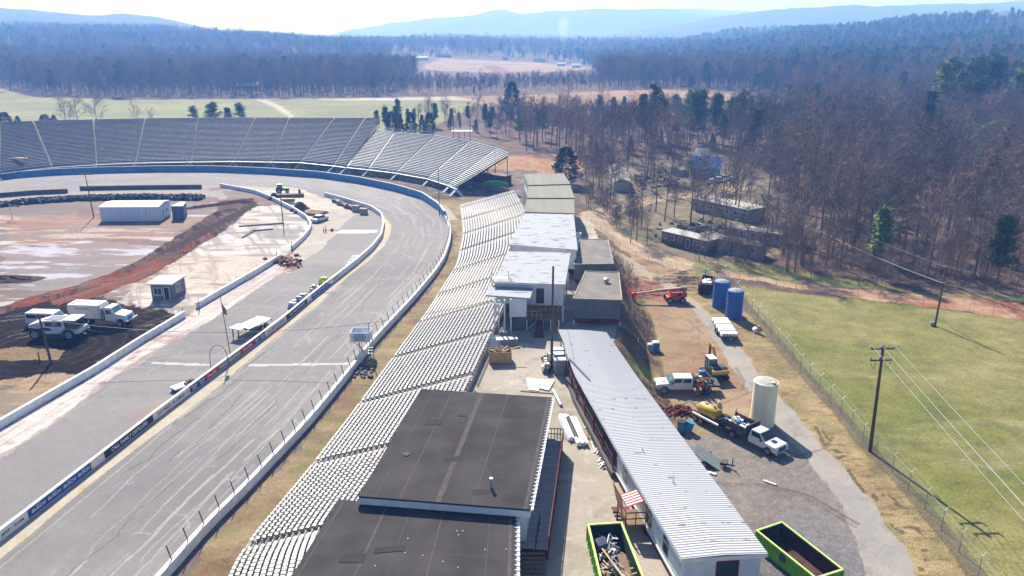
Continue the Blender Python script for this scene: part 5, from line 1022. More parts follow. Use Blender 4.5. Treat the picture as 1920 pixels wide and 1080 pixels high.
def pickup(label, loc, rz, crew=True, bed='flat', group=None):
    o = thing('pickup_truck', label, 'truck', loc, rz, group); W = .98; cabL = 2.45 if crew else 1.5; fx = 3.1; hx = fx - 1.55; cx0 = hx - cabL - .35
    m = MB(); m.prism([(fx, .55), (fx + .02, 1.0), (fx - .12, 1.14), (hx, 1.24), (cx0, 1.24), (cx0, .5), (hx - .4, .46), (hx + .15, .5), (hx + .3, .82), (hx + .62, .95), (hx + .95, .82), (hx + 1.1, .52)], -W, W, .07); part('body', m, CARW, o, bevel=.03)
    m = MB(); m.M = Matrix.Identity(4); a = hx + .15; m.add([(a, -.9, 1.22), (a, .9, 1.22), (cx0 + .02, .9, 1.22), (cx0 + .02, -.9, 1.22), (hx - .62, -.74, 1.86), (hx - .62, .74, 1.86), (cx0 + .12, .74, 1.86), (cx0 + .12, -.74, 1.86)], [(0, 1, 5, 4), (1, 2, 6, 5), (2, 3, 7, 6), (3, 0, 4, 7), (4, 5, 6, 7)]); cab = part('cab', m, CARW, o, bevel=.05)
    def lp(u, v, s):   # side glass point
        x0 = lerp(hx - .1, hx - .62, v); xx = lerp(x0, cx0 + .18, u); return (xx, s * (lerp(.9, .74, v) + .012), lerp(1.26, 1.82, v))
    for s in (-1, 1):
        for u0, u1 in (((.04, .47), (.53, .94)) if crew else ((.05, .9),)):
            m = MB(); pts = [lp(u0, .08, s), lp(u1, .08, s), lp(u1, .86, s), lp(u0 + .02, .86, s)]; m.add(pts + [(p[0], p[1] - s * .03, p[2]) for p in pts], [(0, 1, 2, 3), (3, 2, 1, 0), (4, 5, 6, 7)]); part('side_window', m, GLASS, cab)
    m = MB(); ws = [(hx + .14, -.8, 1.28), (hx + .14, .8, 1.28), (hx - .55, .68, 1.82), (hx - .55, -.68, 1.82)]; ws = [(x + .03, y, z + .02) for x, y, z in ws]; m.add(ws, [(0, 1, 2, 3)]); part('windshield', m, GLASSG if crew else GLASS, cab)
    m = MB(); m.box(fx - .02, fx + .16, -W, W, .42, .68); part('bumper', m, CHROME if not crew else BLACK, o, bevel=.03)
    m = MB(); m.box(fx - .03, fx + .045, -.55, .55, .72, 1.04); m.mi = 1; m.box(fx, fx + .06, -.8, .8, .86, .90); part('grille', m, [BLACK, CHROME], o)
    for s in (-1, 1): m = MB(); m.box(fx - .1, fx + .04, s * .74 - .17, s * .74 + .17, .80, 1.02); part('headlight', m, LAMP, o); m = MB(); m.box(hx - .12, hx - .3, s * 1.0, s * 1.18, 1.22, 1.45); part('mirror', m, BLACK, o)
    m = MB(); m.box(hx + .35, hx + .8, -.25, .25, 1.20, 1.27); part('hood_scoop', m, CARW if crew else BLACK, o) 
    bx = cx0 - .15; bl = 3.2 if not crew else 2.9; m = MB(); m.box(bx - bl, bx, -.35, -.15, .5, .75); m.box(bx - bl, bx, .15, .35, .5, .75); part('chassis', m, BLACK, o)
    m = MB(); m.box(bx - bl, bx, -1.08, 1.08, .98, 1.08); b = part('flatbed', m, DSTEEL, o)
    if bed == 'stake':
        m = MB()
        for s in (-1, 1):
            for z in (1.12, 1.36, 1.60): m.box(bx - bl, bx, s * 1.06 - .03, s * 1.06 + .03, z, z + .2)
            for k in range(6): x = bx - bl + .1 + k * (bl - .2) / 5; m.box(x - .04, x + .04, s * 1.1 - .03, s * 1.1 + .03, 1.0, 1.85)
        m.box(bx - .08, bx, -1.1, 1.1, 1.1, 2.05); m.box(bx - .1, bx + .02, -1.12, 1.12, 2.0, 2.15); part('stake_sides', m, DSTEEL, b)
        qq = random.Random(4); m = MB(); m.mi = 0
        for k in range(15): x = bx - qq.uniform(.3, bl - .2); y = qq.uniform(-.8, .8); m.mi = qq.choice((0, 0, 1, 2)); s_ = qq.uniform(.15, .38); m.at((x, y, 1.1), rz=qq.random() * 3); m.box(-s_, s_, -s_ * .6, s_ * .6, 0, qq.uniform(.3, .8))
        for k in range(5): m.mi = 2; m.at((0, 0, 0)); x = bx - bl + .3 + k * .32; m.tube((x, .5 - k * .2, 1.1), (x + .15, .6 - k * .2, 2.5 - k * .12), .04, n=5)
        part('cargo', m, [WHITE, BLUEA, RUST], b)
    else:
        qq = random.Random(9); m = MB()
        for k in range(16): x = bx - qq.uniform(.2, bl - .2); y = qq.uniform(-.85, .85); m.mi = qq.choice((0, 1, 2, 3)); s_ = qq.uniform(.12, .32); m.at((x, y, 1.08), rz=qq.random() * 3); m.box(-s_, s_, -s_ * .7, s_ * .7, 0, qq.uniform(.2, .6))
        m.at((0, 0, 0)); m.mi = 0; m.box(bx - .08, bx, -1.0, 1.0, 1.1, 1.75); part('cargo', m, [DSTEEL, RUST, WHITE, WOOD], b)
    for s in (-1, 1):
        wheel(o, hx + .62, s * .88, .45, .3, s); wheel(o, bx - bl * .52, s * .94, .45, .34, s); m = MB(); m.box(bx - bl - .04, bx - bl + .02, s * .8 - .12, s * .8 + .12, .82, .95); part('tail_light', m, TAILR, o)
    return o
def heading(a, b): d = b - a; return math.atan2(d.y, d.x)
a, b = P(1331, 731), P(1223, 731); c = a.lerp(b, .5); pickup('white crew-cab flatbed truck with workers gathered at its cluttered rear', (c.x, c.y, 0), heading(a, b), True)
a, b = P(1377, 812), P(1455, 851); c = a.lerp(b, .52); pickup('white single-cab stake truck with black wooden sides beside the tall tank', (c.x, c.y, 0), heading(a, b), False, 'stake')
# vacuum trailer
a, b = P(1311, 783), P(1372, 815); rz = heading(a, b); c = a.lerp(b, .42); o = thing('vacuum_trailer', 'tandem-axle trailer with a golden tank and a hose arching to the rubble pile', 'trailer', (c.x, c.y, 0), rz)
m = MB(); m.box(-2.3, 1.9, -.9, .9, .62, .74); m.bar((1.9, -.6, .66), (3.0, 0, .6), .1, .12); m.bar((1.9, .6, .66), (3.0, 0, .6), .1, .12); part('frame', m, DSTEEL, o)
m = MB(); m.M = Matrix.Translation((-.5, 0, 1.42)) @ Matrix.Rotation(R(90), 4, 'Y'); m.lathe([(.25, -1.42), (.55, -1.32), (.66, -1.15), (.66, 1.15), (.55, 1.32), (.25, 1.42)], 20); tk = part('tank', m, YEL, o, smooth=True)
m = MB(); m.box(-1.2, -.9, -.12, .12, 2.0, 2.2); m.tube((.1, 0, 2.0), (.1, 0, 2.35), .12, n=8); part('hatch', m, STEEL, tk)
m = MB(); qq = random.Random(2)
for k in range(9): m.cb((qq.uniform(1.05, 1.75), qq.uniform(-.6, .6), .74), qq.uniform(.2, .5), qq.uniform(.2, .5), qq.uniform(.3, .9))
part('pump_engine', m, BLACK, o); m = MB(); m.tube((-2.0, -1.0, .9), (1.6, -1.0, .9), .13, n=8); m.tube((-2.0, 1.0, .9), (1.6, 1.0, .9), .13, n=8); part('side_pipe', m, WHITE, o)
_e = Matrix.Rotation(-rz, 3, 'Z') @ (P(1279, 761, .6) - Vector((c.x, c.y, 0))); hp = [(lerp(-2.2, _e.x, t), lerp(0, _e.y, t), lerp(.9, .65, t) + .75 * math.sin(t * math.pi)) for t in np.linspace(0, 1, 14)]; m = MB(); m.path(hp, .07, 7); part('hose', m, mat('cream hose', (.5, .44, .28)), o)
for x in (-1.6, -.75):
    for s in (-1, 1): wheel(o, x, s * .95, .38, .25, s)
# tilted utility trailer
o = thing('utility_trailer', 'small dark utility trailer with its grey deck tipped up beside the ribbed roof', 'trailer', P(1326, 868), R(155)); m = MB(); m.at((0, 0, .62), ry=R(-26)); m.box(-1.5, 1.5, -.95, .95, 0, .08); part('deck', m, mat('grey trailer deck', (.22, .25, .24), rough=.7), o); m = MB(); m.bar((-1.2, 0, .3), (-2.6, 0, .35), .1, .12); m.tube((-2.4, .1, .3), (-2.4, .1, 1.1), .06, n=6); m.box(-1.9, -1.3, -.4, .4, .3, .6); part('drawbar', m, DSTEEL, o)
for s in (-1, 1): wheel(o, .1, s * 1.05, .36, .22, s)
# tall tank, twin blue tanks
c = P(1434, 803); o = thing('storage_tank', 'tall cream fibreglass tank standing behind the white stake truck', 'tank', (c.x, c.y + 1.1, 0)); m = MB(); m.lathe([(1.28, 0), (1.30, .4), (1.26, 2.5), (1.26, 4.85), (1.30, 4.9), (1.30, 5.0), (1.22, 5.04)], 36); part('shell', m, mat('cream fibreglass', (.86, .78, .58), rough=.6, var=.12, scale=.8, stretch=(2, 2, .2)), o)
m = MB(); m.at((0, 0, 5.04)); m.lathe([(1.2, 0), (.7, .14), (.2, .18)], 30); part('lid', m, mat('pale tank lid', A(216, 214, 205, .55), rough=.7, var=.25, scale=2), o); m = MB(); m.at((.5, -.7, 5.1)); m.lathe([(.24, 0), (.24, .12), (.1, .14)], 14); part('manhole', m, mat('cream cap', (.6, .52, .28)), o)
BT = mat('blue tank panels', (.035, .12, .38), rough=.55, col2=(.20, .10, .09), thr=(.30, .37), var=.3, scale=1.6)
for i, (px_, py_, lab) in enumerate(((1353, 580, 'left of the two rust-streaked blue tanks by the chain-link fence'), (1379, 599, 'right of the two rust-streaked blue tanks, nearer the pipe trailer'))):
    c = P(px_, py_); o = thing('storage_tank', lab, 'tank', (c.x, c.y + 1.1, 0), 0, 'rust-streaked blue tanks'); m = MB()
    m.lathe([(1.2, 0), (1.2, 4.1)] + [(1.2, 4.1), (1.14, 4.2), (.9, 4.25)], 28)
    for k in range(1, 6): m.at((0, 0, k * .7)); m.lathe([(1.2, -.03), (1.225, 0), (1.2, .03)], 28)
    part('shell', m, BT, o); m = MB(); m.at((0, 0, 4.24)); m.lathe([(.95, 0), (.6, .16), (.1, .2)], 20); part('lid', m, mat('weathered tank lid', (.36, .36, .38), rough=.9, var=.5, scale=3), o); m = MB(); m.at((.0, 1.15, 0)); m.box(-.25, -.2, 0, .06, 0, 4.4); m.box(.2, .25, 0, .06, 0, 4.4); [m.box(-.2, .2, .01, .05, .3 + k * .35, .34 + k * .35) for k in range(11)]; part('ladder', m, WHITE, o)
# pipe trailer
a, b = P(1348, 610), P(1368, 643); rz = heading(a, b); c = a.lerp(b, .5); o = thing('flatbed_trailer', 'long flatbed trailer stacked with bundles of white pipes on the access road', 'trailer', (c.x, c.y, 0), rz); m = MB(); m.box(-3.3, 3.1, -1.15, 1.15, .7, .82); m.bar((3.1, -.6, .74), (4.1, 0, .7), .1, .1); m.bar((3.1, .6, .74), (4.1, 0, .7), .1, .1); part('deck', m, DSTEEL, o)
m = MB()
for k in range(15):
    for z in range(3): m.tube((-3.3, -1.05 + k * .15, .9 + z * .15), (3.2 - (k % 3) * .1, -1.05 + k * .15, .9 + z * .15), .072, n=7)
part('white_pipes', m, WHITE, o); m = MB()
for x in (-2.2, -.8, .6, 2.0): m.box(x - .03, x + .03, -1.16, 1.16, .8, 1.31)
part('strap', m, BLACK, o)
for x in (-.6, .3):
    for s in (-1, 1): wheel(o, x, s * 1.1, .38, .22, s)
# dumpsters
def dumpster(name, label, rim_px, zr, zb, m_out, m_rim, m_in, debris=None, group=None):
    pts = plan(rim_px, zr); c = sum(pts, Vector()) / 4; c.z = zb; o = thing(name, label, 'dumpster', c, 0, group); w_ = .07; ip = [p + (c - p).normalized() * .14 for p in pts]
    for i in range(4):
        a, b = pts[i], pts[(i + 1) % 4]; m = MB(); a2, b2 = a.copy(), b.copy(); a2.z = b2.z = (zr + zb) / 2 + .06; m.bar(a2, b2, w_, zr - zb - .12)
        d = (b - a); L = d.length; d.normalize(); n_ = Vector((d.y, -d.x, 0)); n_ = n_ if (a + n_ - c).length > (a - n_ - c).length else -n_
        for k in range(int(L / .8) + 1):
            q3 = a + d * (L * (k + .0) / max(1, int(L / .8))) + n_ * .06; m.bar((q3.x, q3.y, zb + .15), (q3.x, q3.y, zr - .06), .12, .12)
        sd = part('side', m, m_out, o, True); m = MB(); i2, j2 = a - n_ * .045, b - n_ * .045; i2.z = j2.z = (zr + zb) / 2 + .05; m.bar(i2, j2, .015, zr - zb - .2); part('lining', m, m_in, sd, True)
        m = MB(); m.bar(a, b, .16, .10); part('rim', m, m_rim, sd, True)
    m = MB(); slab(m, ip, zb + .12, zb + .2); part('floor', m, m_in, o, True)
    m = MB(); a, b = pts[3].lerp(pts[0], .55), pts[3].lerp(pts[0], .48); return o, pts
d1, dpts = dumpster('dumpster', 'green roll-off dumpster with a bare rusty inside standing on the gravel', [(1419, 995), (1466, 979), (1580, 1068), (1530, 1084)], 1.55, 0, LIME, LIMEL, RUSTIN)
p = dpts[3].lerp(dpts[0], .52); m = MB(); d_ = (dpts[0] - dpts[3]).normalized(); n_ = Vector((d_.y, -d_.x, 0)); n_ = n_ if n_.x < 0 else -n_; q3 = p + n_ * .1; m.M = Matrix.Translation((q3.x, q3.y, 1.05)) @ Matrix((d_, n_, Vector((0, 0, 1)))).transposed().to_4x4(); m.box(-.3, .3, -.01, .04, -.28, .28); part('warning_plate', m, DSTEEL, d1, True)
d2, dp2 = dumpster('dumpster', 'green roll-off dumpster heaped with broken timber beside the long white building', [(1103, 984), (1165, 980), (1207, 1085), (1128, 1090)], 5.55, 4, LIME, LIMEL, mat('dark green bin lining', (.012, .035, .012), rough=.9, var=.4))
qq = random.Random(21); m = MB(); cc = sum(dp2, Vector()) / 4; ax = (dp2[3] - dp2[0]).normalized(); ay = (dp2[1] - dp2[0]).normalized()
for k in range(150):
    u = qq.uniform(.14, .94) * (dp2[3] - dp2[0]).length; v = qq.uniform(.12, .86) * (dp2[1] - dp2[0]).length; zc = 4.35 + qq.random() * .7; p = dp2[0] + ax * u + ay * v; p.z = zc; an = qq.random() * 6.28; L = qq.uniform(.2, .85); e = p + Vector((math.cos(an), math.sin(an), qq.uniform(-.25, .35))) * L; m.mi = qq.choice((0, 0, 1, 2)) if u > 3 else qq.choice((1, 2, 2, 3)); m.bar(p, e, .09, .04)
m.mi = 0; p = dp2[0] + ax * 1.4 + ay * .5; p.z = 5.0; e = dp2[0] + ax * 6.6 + ay * 1.9; e.z = 5.25; m.bar(p, e, .14, .05); m.mi = 1; a = dp2[0] + ax * 3.0 + ay * 1.95; a.z = 5.1; e = dp2[0] + ax * 6.0 + ay * 2.0; e.z = 4.9; m.bar(a, e, .6, .04); m.mi = 2; a = dp2[0] + ax * 1.5 + ay * .6; m.at((a.x, a.y, 4.9), rz=.5, rx=.5); m.box(-.4, .4, -.3, .3, 0, .5)
solo('timber_debris', m, [mat('fresh broken timber', (.45, .33, .22), var=.3), WOOD, mat('grey scrap', (.2, .23, .3), var=.4), WHITE], 'heap of broken boards and grey scrap inside the dumpster by the long building', 'debris', (cc.x, cc.y, 4.2), world=True)
d3, dp3 = dumpster('dumpster', 'rusty dark dumpster filled with white bags near the field gate', [(1311, 533), (1318, 515), (1340, 519), (1333, 534)], 1.7, 0, mat('dark rusty bin', (.055, .026, .028), rough=.9, var=.4), RUST, RUSTIN)
m = MB(); cc = sum(dp3, Vector()) / 4
for k in range(24): m.at((cc.x + qq.uniform(-.8, .8), cc.y + qq.uniform(-1.4, 1.4), 1.3), rz=qq.random() * 3, rx=qq.uniform(-.3, .3)); s_ = qq.uniform(.2, .45); m.box(-s_, s_, -s_ * .6, s_ * .6, 0, .3, tx=.08, ty=.08)
solo('rubbish_bags', m, WHITE, 'white bags and sheets filling the rusty dark dumpster', 'rubbish', (cc.x, cc.y, 1.2), world=True)
# boom lift
a, b = P(1246, 566), P(1286, 568); c = a.lerp(b, .5); o = thing('boom_lift', 'orange-red boom lift with its arm stretched left across the bank', 'boom lift', (c.x, c.y + .6, 0), R(2)); m = MB(); m.box(-1.3, 1.3, -1.0, 1.0, .45, .85); part('chassis', m, ORANGE, o, bevel=.05); m = MB(); m.prism([(-.9, .9), (-.75, 1.75), (1.5, 1.85), (1.7, 1.6), (1.7, .95)], -1.05, 1.05, .08); part('turret', m, ORANGE, o)
m = MB(); m.box(.2, .7, -1.08, -1.05, 1.25, 1.6); part('vent', m, BLACK, o)
m = MB(); m.bar((1.6, 0, 2.15), (-3.2, 0, 1.75), .34, .38); m.bar((-3.0, 0, 1.75), (-6.2, -.1, 1.35), .24, .28); part('boom', m, mat('pale orange boom', (.5, .30, .24), rough=.5), o); m = MB(); m.box(.9, 1.8, -.3, .3, 1.85, 2.4); part('boom_pivot', m, mat('grey green pivot', (.22, .26, .24)), o)
m = MB(); bx = -7.4
m.box(bx - .9, bx + .9, -.45, .45, .7, .8)
for z in (1.15, 1.5, 1.8):
    for y in (-.45, .45): m.bar((bx - .9, y, z), (bx + .9, y, z), .06, .06)
    for x in (-.9, .9): m.bar((bx + x, -.45, z), (bx + x, .45, z), .06, .06)
for x in (-.9, -.3, .3, .9):
    for y in (-.45, .45): m.bar((bx + x, y, .7), (bx + x, y, 1.8), .06, .06)
m.bar((-6.5, 0, .9), (-6.1, 0, 1.5), .2, .3); m.box(-6.9, -6.4, -.3, .3, .9, 1.5); part('basket', m, ORANGE, o)
for x in (-1.05, 1.05):
    for s in (-1, 1): wheel(o, x, s * 1.05, .5, .35, s)
# excavator
c = P(1341, 708); o = thing('excavator', 'small yellow tracked excavator with its arm folded in front of the cab', 'excavator', (c.x, c.y + .3, 0), R(100)); m = MB()
for s in (-1, 1): m.prism([(-1.4, .1), (-1.6, .35), (-1.4, .65), (1.4, .65), (1.6, .35), (1.4, .08)], s * .95 - .25, s * .95 + .25)
part('tracks', m, BLACK, o); m = MB(); m.box(-.9, .9, -.7, .7, .45, .8); m.prism([(-1.6, .8), (-1.65, 1.5), (-1.2, 1.75), (-.2, 1.75), (-.2, .8)], -.95, .95, .06); part('house', m, DSTEEL, o); m = MB(); m.prism([(-1.76, 1.05), (-1.76, 1.5), (-1.2, 1.56), (-1.2, 1.05)], -1, 1, .04); part('counterweight', m, YEL, o)
m = MB(); m.box(-.3, 1.0, .05, .92, .85, 2.5); cb_ = part('cab', m, GLASSG, o); m = MB(); m.box(-.35, 1.05, .0, .97, 2.45, 2.56); m.mi = 1
for x in (-.3, .35, 1.0):
    for y in (.05, .92): m.bar((x, y, .85), (x, y, 2.46), .07, .07)
m.box(-.32, 1.02, .03, .94, .85, 1.15); part('cab_frame', m, [WHITE, DSTEEL], cb_)
m = MB(); m.bar((.4, -.35, 1.2), (1.8, -.35, 3.1), .25, .35); m.bar((1.75, -.35, 3.1), (2.6, -.35, 3.3), .22, .3); part('boom', m, YEL, o); m = MB(); m.bar((2.6, -.35, 3.35), (2.7, -.35, 1.4), .2, .25); part('arm', m, RUST, o); m = MB(); m.prism([(2.3, 1.4), (2.1, .9), (2.3, .5), (2.9, .45), (2.9, 1.3)], -.75, .05); part('bucket', m, RUST, o); m = MB(); m.bar((1.5, 0, .3), (2.1, 0, .25), 1.6, .08); m.box(2.05, 2.15, -1.1, 1.1, 0, .45); part('blade', m, YEL, o)
# infield vehicles
def van(label, loc, rz):
    o = thing('passenger_van', label, 'van', loc, rz); m = MB(); m.prism([(2.75, .45), (2.8, .95), (2.55, 1.1), (1.95, 1.25), (1.35, 1.95), (1.1, 2.05), (-2.75, 2.05), (-2.85, 1.9), (-2.85, .45)], -.98, .98, .09); part('body', m, CARW, o, bevel=.03)
    m = MB(); m.add([(1.98, -.82, 1.27), (1.98, .82, 1.27), (1.40, .74, 1.93), (1.40, -.74, 1.93)], [(0, 1, 2, 3)]); part('windshield', m, GLASSG, o)
    for s in (-1, 1):
        for x0, x1 in ((-2.6, -1.1), (-.95, -.55), (-.4, .3), (.45, 1.25)): m = MB(); m.box(x0, x1, s * .985 - .01, s * .985 + .01, 1.25, 1.82); part('side_window', m, GLASS, o)
        wheel(o, 1.75, s * .85, .37, .24, s); wheel(o, -1.75, s * .85, .37, .24, s); m = MB(); m.box(2.7, 2.83, s * .7 - .15, s * .7 + .15, .78, .95); part('headlight', m, LAMP, o)
    m = MB(); m.box(2.7, 2.9, -.95, .95, .4, .6); m.box(-2.95, -2.8, -.95, .95, .4, .6); part('bumper', m, CHROME, o); return o
a, b = P(56, 612), P(118, 612); van('white passenger van parked behind the striped white milling machine', (lerp(a.x, b.x, .5), a.y + .8, 0), R(-4))
a, b = P(139, 612), P(240, 607); c = a.lerp(b, .5); o = thing('tank_truck', 'white truck with a long boxy cream tank and a hooded cab on the mud', 'truck', (c.x, c.y + .5, 0), R(-6)); m = MB(); m.prism([(-4.2, 1.15), (-4.35, 2.9), (-4.2, 3.25), (.5, 3.25), (.75, 2.9), (.7, 1.15)], -1.22, 1.22, .16); tk = part('tank', m, mat('cream tank paint', (.60, .59, .54), rough=.45, var=.12), o)
for k in range(6): m = MB(); x = -3.6 + (k // 2) * 1.4; m.box(x - .3, x + .3, (-.5 if k % 2 else .5) - .22, (-.5 if k % 2 else .5) + .22, 3.25, 3.33); part('hatch', m, WHITE, tk)
mk = mat('grey letters', (.10, .11, .12)); lettering('TRI-STATES', .42, mk, tk, Matrix.Translation((-2.0, -1.235, 2.65)) @ Matrix.Rotation(R(90), 4, 'X'))
m = MB(); m.box(-4.2, 4.2, -.5, -.3, .75, 1.05); m.box(-4.2, 4.2, .3, .5, .75, 1.05); m.box(.8, 1.0, -.9, .9, 1.0, 2.4); part('chassis', m, DSTEEL, o)
m = MB(); m.prism([(1.15, .9), (1.15, 2.75), (1.3, 2.9), (2.3, 2.85), (2.75, 2.05), (4.25, 1.8), (4.4, 1.5), (4.4, .85), (4.1, .8), (3.9, 1.15), (3.4, 1.25), (2.9, 1.1), (2.7, .8)], -1.05, 1.05, .1); cb_ = part('cab', m, CARW, o, bevel=.03)
m = MB(); m.add([(2.76, -.9, 2.1), (2.76, .9, 2.1), (2.36, .84, 2.8), (2.36, -.84, 2.8)], [(0, 1, 2, 3)]); part('windshield', m, GLASSG, cb_)
for s in (-1, 1): m = MB(); m.box(1.45, 2.3, s * 1.055 - .01, s * 1.055 + .01, 1.95, 2.6); part('side_window', m, GLASS, cb_); m = MB(); m.box(4.3, 4.45, s * .8 - .18, s * .8 + .18, 1.05, 1.3); part('headlight', m, LAMP, o)
m = MB(); m.box(4.38, 4.47, -.5, .5, 1.0, 1.65); part('grille', m, mat('blue grille', (.12, .22, .4), rough=.3), o); m = MB(); m.box(4.6, 4.72, -1.35, 1.35, .95, 1.12); m.bar((4.4, 0, .9), (4.65, 0, 1.0), .5, .1); part('bumper', m, WHITE, o); m = MB(); m.tube((1.0, -1.1, .9), (1.0, -1.1, 2.9), .12, n=8); part('exhaust', m, CHROME, o)
for s in (-1, 1): wheel(o, 3.4, s * .95, .52, .34, s); wheel(o, -2.2, s * .9, .52, .5, s); wheel(o, -3.4, s * .9, .52, .5, s)
a, b = P(66, 632), P(170, 630); c = a.lerp(b, .46); o = thing('soil_stabilizer', 'big white milling machine with dark blue decals, open cab and deep-treaded tyres', 'machine', (c.x, c.y, 0), R(-3))
m = MB(); m.prism([(-3.6, 1.7), (-3.5, 2.1), (-1.2, 2.75), (1.3, 2.75), (1.5, 2.4), (1.6, 1.6), (3.5, 1.5), (3.6, 1.0), (3.0, .85), (2.6, 1.55), (1.3, 1.55), (.9, .9), (-1.2, .8), (-1.6, 1.3), (-2.2, 1.6)], -1.2, 1.2, .08); bd = part('body', m, mat('machine white', (.62, .62, .64), rough=.45, var=.1), o)
m = MB(); m.box(-1.1, 1.25, -1.225, -1.2, 1.95, 2.55); m.box(-1.1, 1.0, -.9, .9, 2.75, 2.8); m.prism([(-2.2, 1.5), (-1.8, 1.75), (-.6, 1.75), (-.2, 1.35), (-.7, 1.3), (-1.6, 1.35)], -1.23, -1.2); part('decal', m, NAVY, bd); lettering('- 5504', .4, mk, bd, Matrix.Translation((.1, -1.235, 2.28)) @ Matrix.Rotation(R(90), 4, 'X')).data.materials[0] = WHITE
m = MB(); m.box(-3.4, -1.5, -1.21, -1.19, 1.95, 2.02); part('stripe', m, mat('red stripe', (.5, .04, .03)), bd)
m = MB(); m.box(1.55, 3.1, -1.0, 1.0, 1.5, 2.75); cb_ = part('cab', m, GLASS, o); m = MB(); m.box(1.4, 3.3, -1.2, 1.2, 2.78, 2.92); part('cab_roof', m, WHITE, cb_); m = MB()
for x in (1.55, 3.1):
    for y in (-1, 1): m.bar((x, y, 1.5), (x, y, 2.8), .09, .09)
part('cab_frame', m, DSTEEL, cb_); m = MB(); m.box(-1.8, 1.4, -1.1, 1.1, .25, .85); m.M = Matrix.Translation((-.2, 0, .55)) @ Matrix.Rotation(R(90), 4, 'X'); m.lathe([(.5, -1.1), (.5, 1.1)], 18); part('milling_drum', m, DSTEEL, o); m = MB()
for k in range(10): m.bar((3.5, -.9 + k * .2, 1.1), (3.5 + qq.uniform(.2, .7), -.9 + k * .2, qq.uniform(.7, 2.2)), .05, .05)
part('front_linkage', m, STEEL, o)
for s in (-1, 1): wheel(o, 2.1, s * 1.05, .78, .6, s); wheel(o, -2.75, s * 1.05, .78, .6, s)
# parked car on the pit apron
a, b = P(589, 418), P(611, 411); o = thing('parked_car', 'white saloon car parked on the pale pit apron beside the brown mat', 'car', a.lerp(b, .5), heading(a, b)); m = MB(); m.prism([(2.2, .3), (2.25, .62), (2.0, .78), (1.2, .92), (-1.6, .95), (-2.2, .9), (-2.3, .6), (-2.25, .3)], -.88, .88, .08); part('body', m, CARW, o, bevel=.04)
m = MB(); m.add([(1.2, -.8, .9), (1.2, .8, .9), (-1.75, .8, .92), (-1.75, -.8, .92), (.45, -.62, 1.42), (.45, .62, 1.42), (-1.05, .62, 1.42), (-1.05, -.62, 1.42)], [(0, 1, 5, 4), (1, 2, 6, 5), (2, 3, 7, 6), (3, 0, 4, 7)]); part('windows', m, GLASS, o); m = MB(); m.box(-1.08, .48, -.64, .64, 1.40, 1.46); part('roof', m, CARW, o)
for s in (-1, 1):
    wheel(o, 1.4, s * .8, .32, .2, s); wheel(o, -1.4, s * .8, .32, .2, s); m = MB(); m.box(2.1, 2.26, s * .62 - .14, s * .62 + .14, .58, .72); part('headlight', m, LAMP, o)
# green tractor by the light pole
c = P(529, 362); o = thing('tractor', 'green tractor standing by the far end of the pit apron', 'tractor', c, R(20)); m = MB(); m.prism([(-1.2, .7), (-1.2, 1.6), (.2, 1.6), (.3, 1.35), (1.9, 1.3), (1.95, .7)], -.45, .45, .06); part('body', m, GREEN, o); m = MB(); m.box(-1.2, .1, -.6, .6, 1.6, 2.3); cb_ = part('cab', m, GLASS, o); m = MB(); m.box(-1.3, .2, -.7, .7, 2.3, 2.42); part('cab_roof', m, GREEN, cb_)
for s in (-1, 1): wheel(o, -.8, s * .8, .75, .4, s); wheel(o, 1.3, s * .65, .45, .3, s)
# gooseneck flatbed in the pit lane
dk_ = plan([(458, 608), (474, 595), (502.5, 596), (469, 619)], 1.15); cc = sum(dk_, Vector()) / 4; ax = (P(498, 596.5, 1.15) - P(463, 613, 1.15)); rz = math.atan2(ax.y, ax.x); o = thing('gooseneck_trailer', 'white-decked gooseneck trailer parked alone in the pit lane', 'trailer', (cc.x, cc.y, 0), rz); L = 2.3
m = MB(); m.box(-L, L, -1.2, 1.2, 1.05, 1.17); part('deck', m, WHITE, o); m = MB(); m.box(-L, L, -.5, -.35, .8, 1.05); m.box(-L, L, .35, .5, .8, 1.05); m.box(L - .05, L + .05, -1.2, 1.2, .85, 1.15); part('frame', m, DSTEEL, o)
m = MB(); m.box(-L - 1.6, -L + .2, -.95, .95, 1.45, 1.55); nk = part('neck_deck', m, WHITE, o); m = MB()
for s in (-1, 1): m.bar((-L, s * .6, .9), (-L - .5, s * .6, 1.55), .12, .2); m.bar((-L - 1.4, s * .5, 1.45), (-L - 1.4, s * .5, .1), .12, .12)
part('legs', m, DSTEEL, nk)
for x in (.4, 1.3):
    for s in (-1, 1): wheel(o, x, s * 1.0, .38, .3, s)
# ================================================================== POLES, WIRES, FENCES
def wood_pole(name, label, cat, px, py, top_py, r=.15, arm=None, lean=(0, 0), z0=0., mt=None):
    b = P(px, py, z0); t = PYZ(px, top_py, b.y); h = t.z - z0; o = thing(name, label, cat, b); m = MB(); m.tube((0, 0, -.3), (lean[0], lean[1], h), r, r * .65, 10); part('pole', m, mt or POLEW, o)
    return o, h, b
pole1, h1, b1 = wood_pole('utility_pole', 'near tall utility pole with two crossarms by the lawn fence', 'utility pole', 1631, 846, 648, .19, lean=(-.35, 0)); armz = []
for dz, hw in ((.35, 1.15), (1.55, 1.05)):
    m = MB(); m.bar((-.35 - hw, 0, h1 - dz), (-.35 + hw, .12, h1 - dz), .12, .14); a_ = part('crossarm', m, POLEW, pole1)
    for s in (-1, -.15, 1): m = MB(); m.at((-.35 + s * hw * .95, .05, h1 - dz + .07)); m.lathe([(.05, 0), (.11, .06), (.07, .14), (.11, .2), (.04, .3)], 8); part('insulator', m, STEEL, a_); armz.append(b1 + Vector((-.35 + s * hw * .95, .05, h1 - dz + .35)))
m = MB()
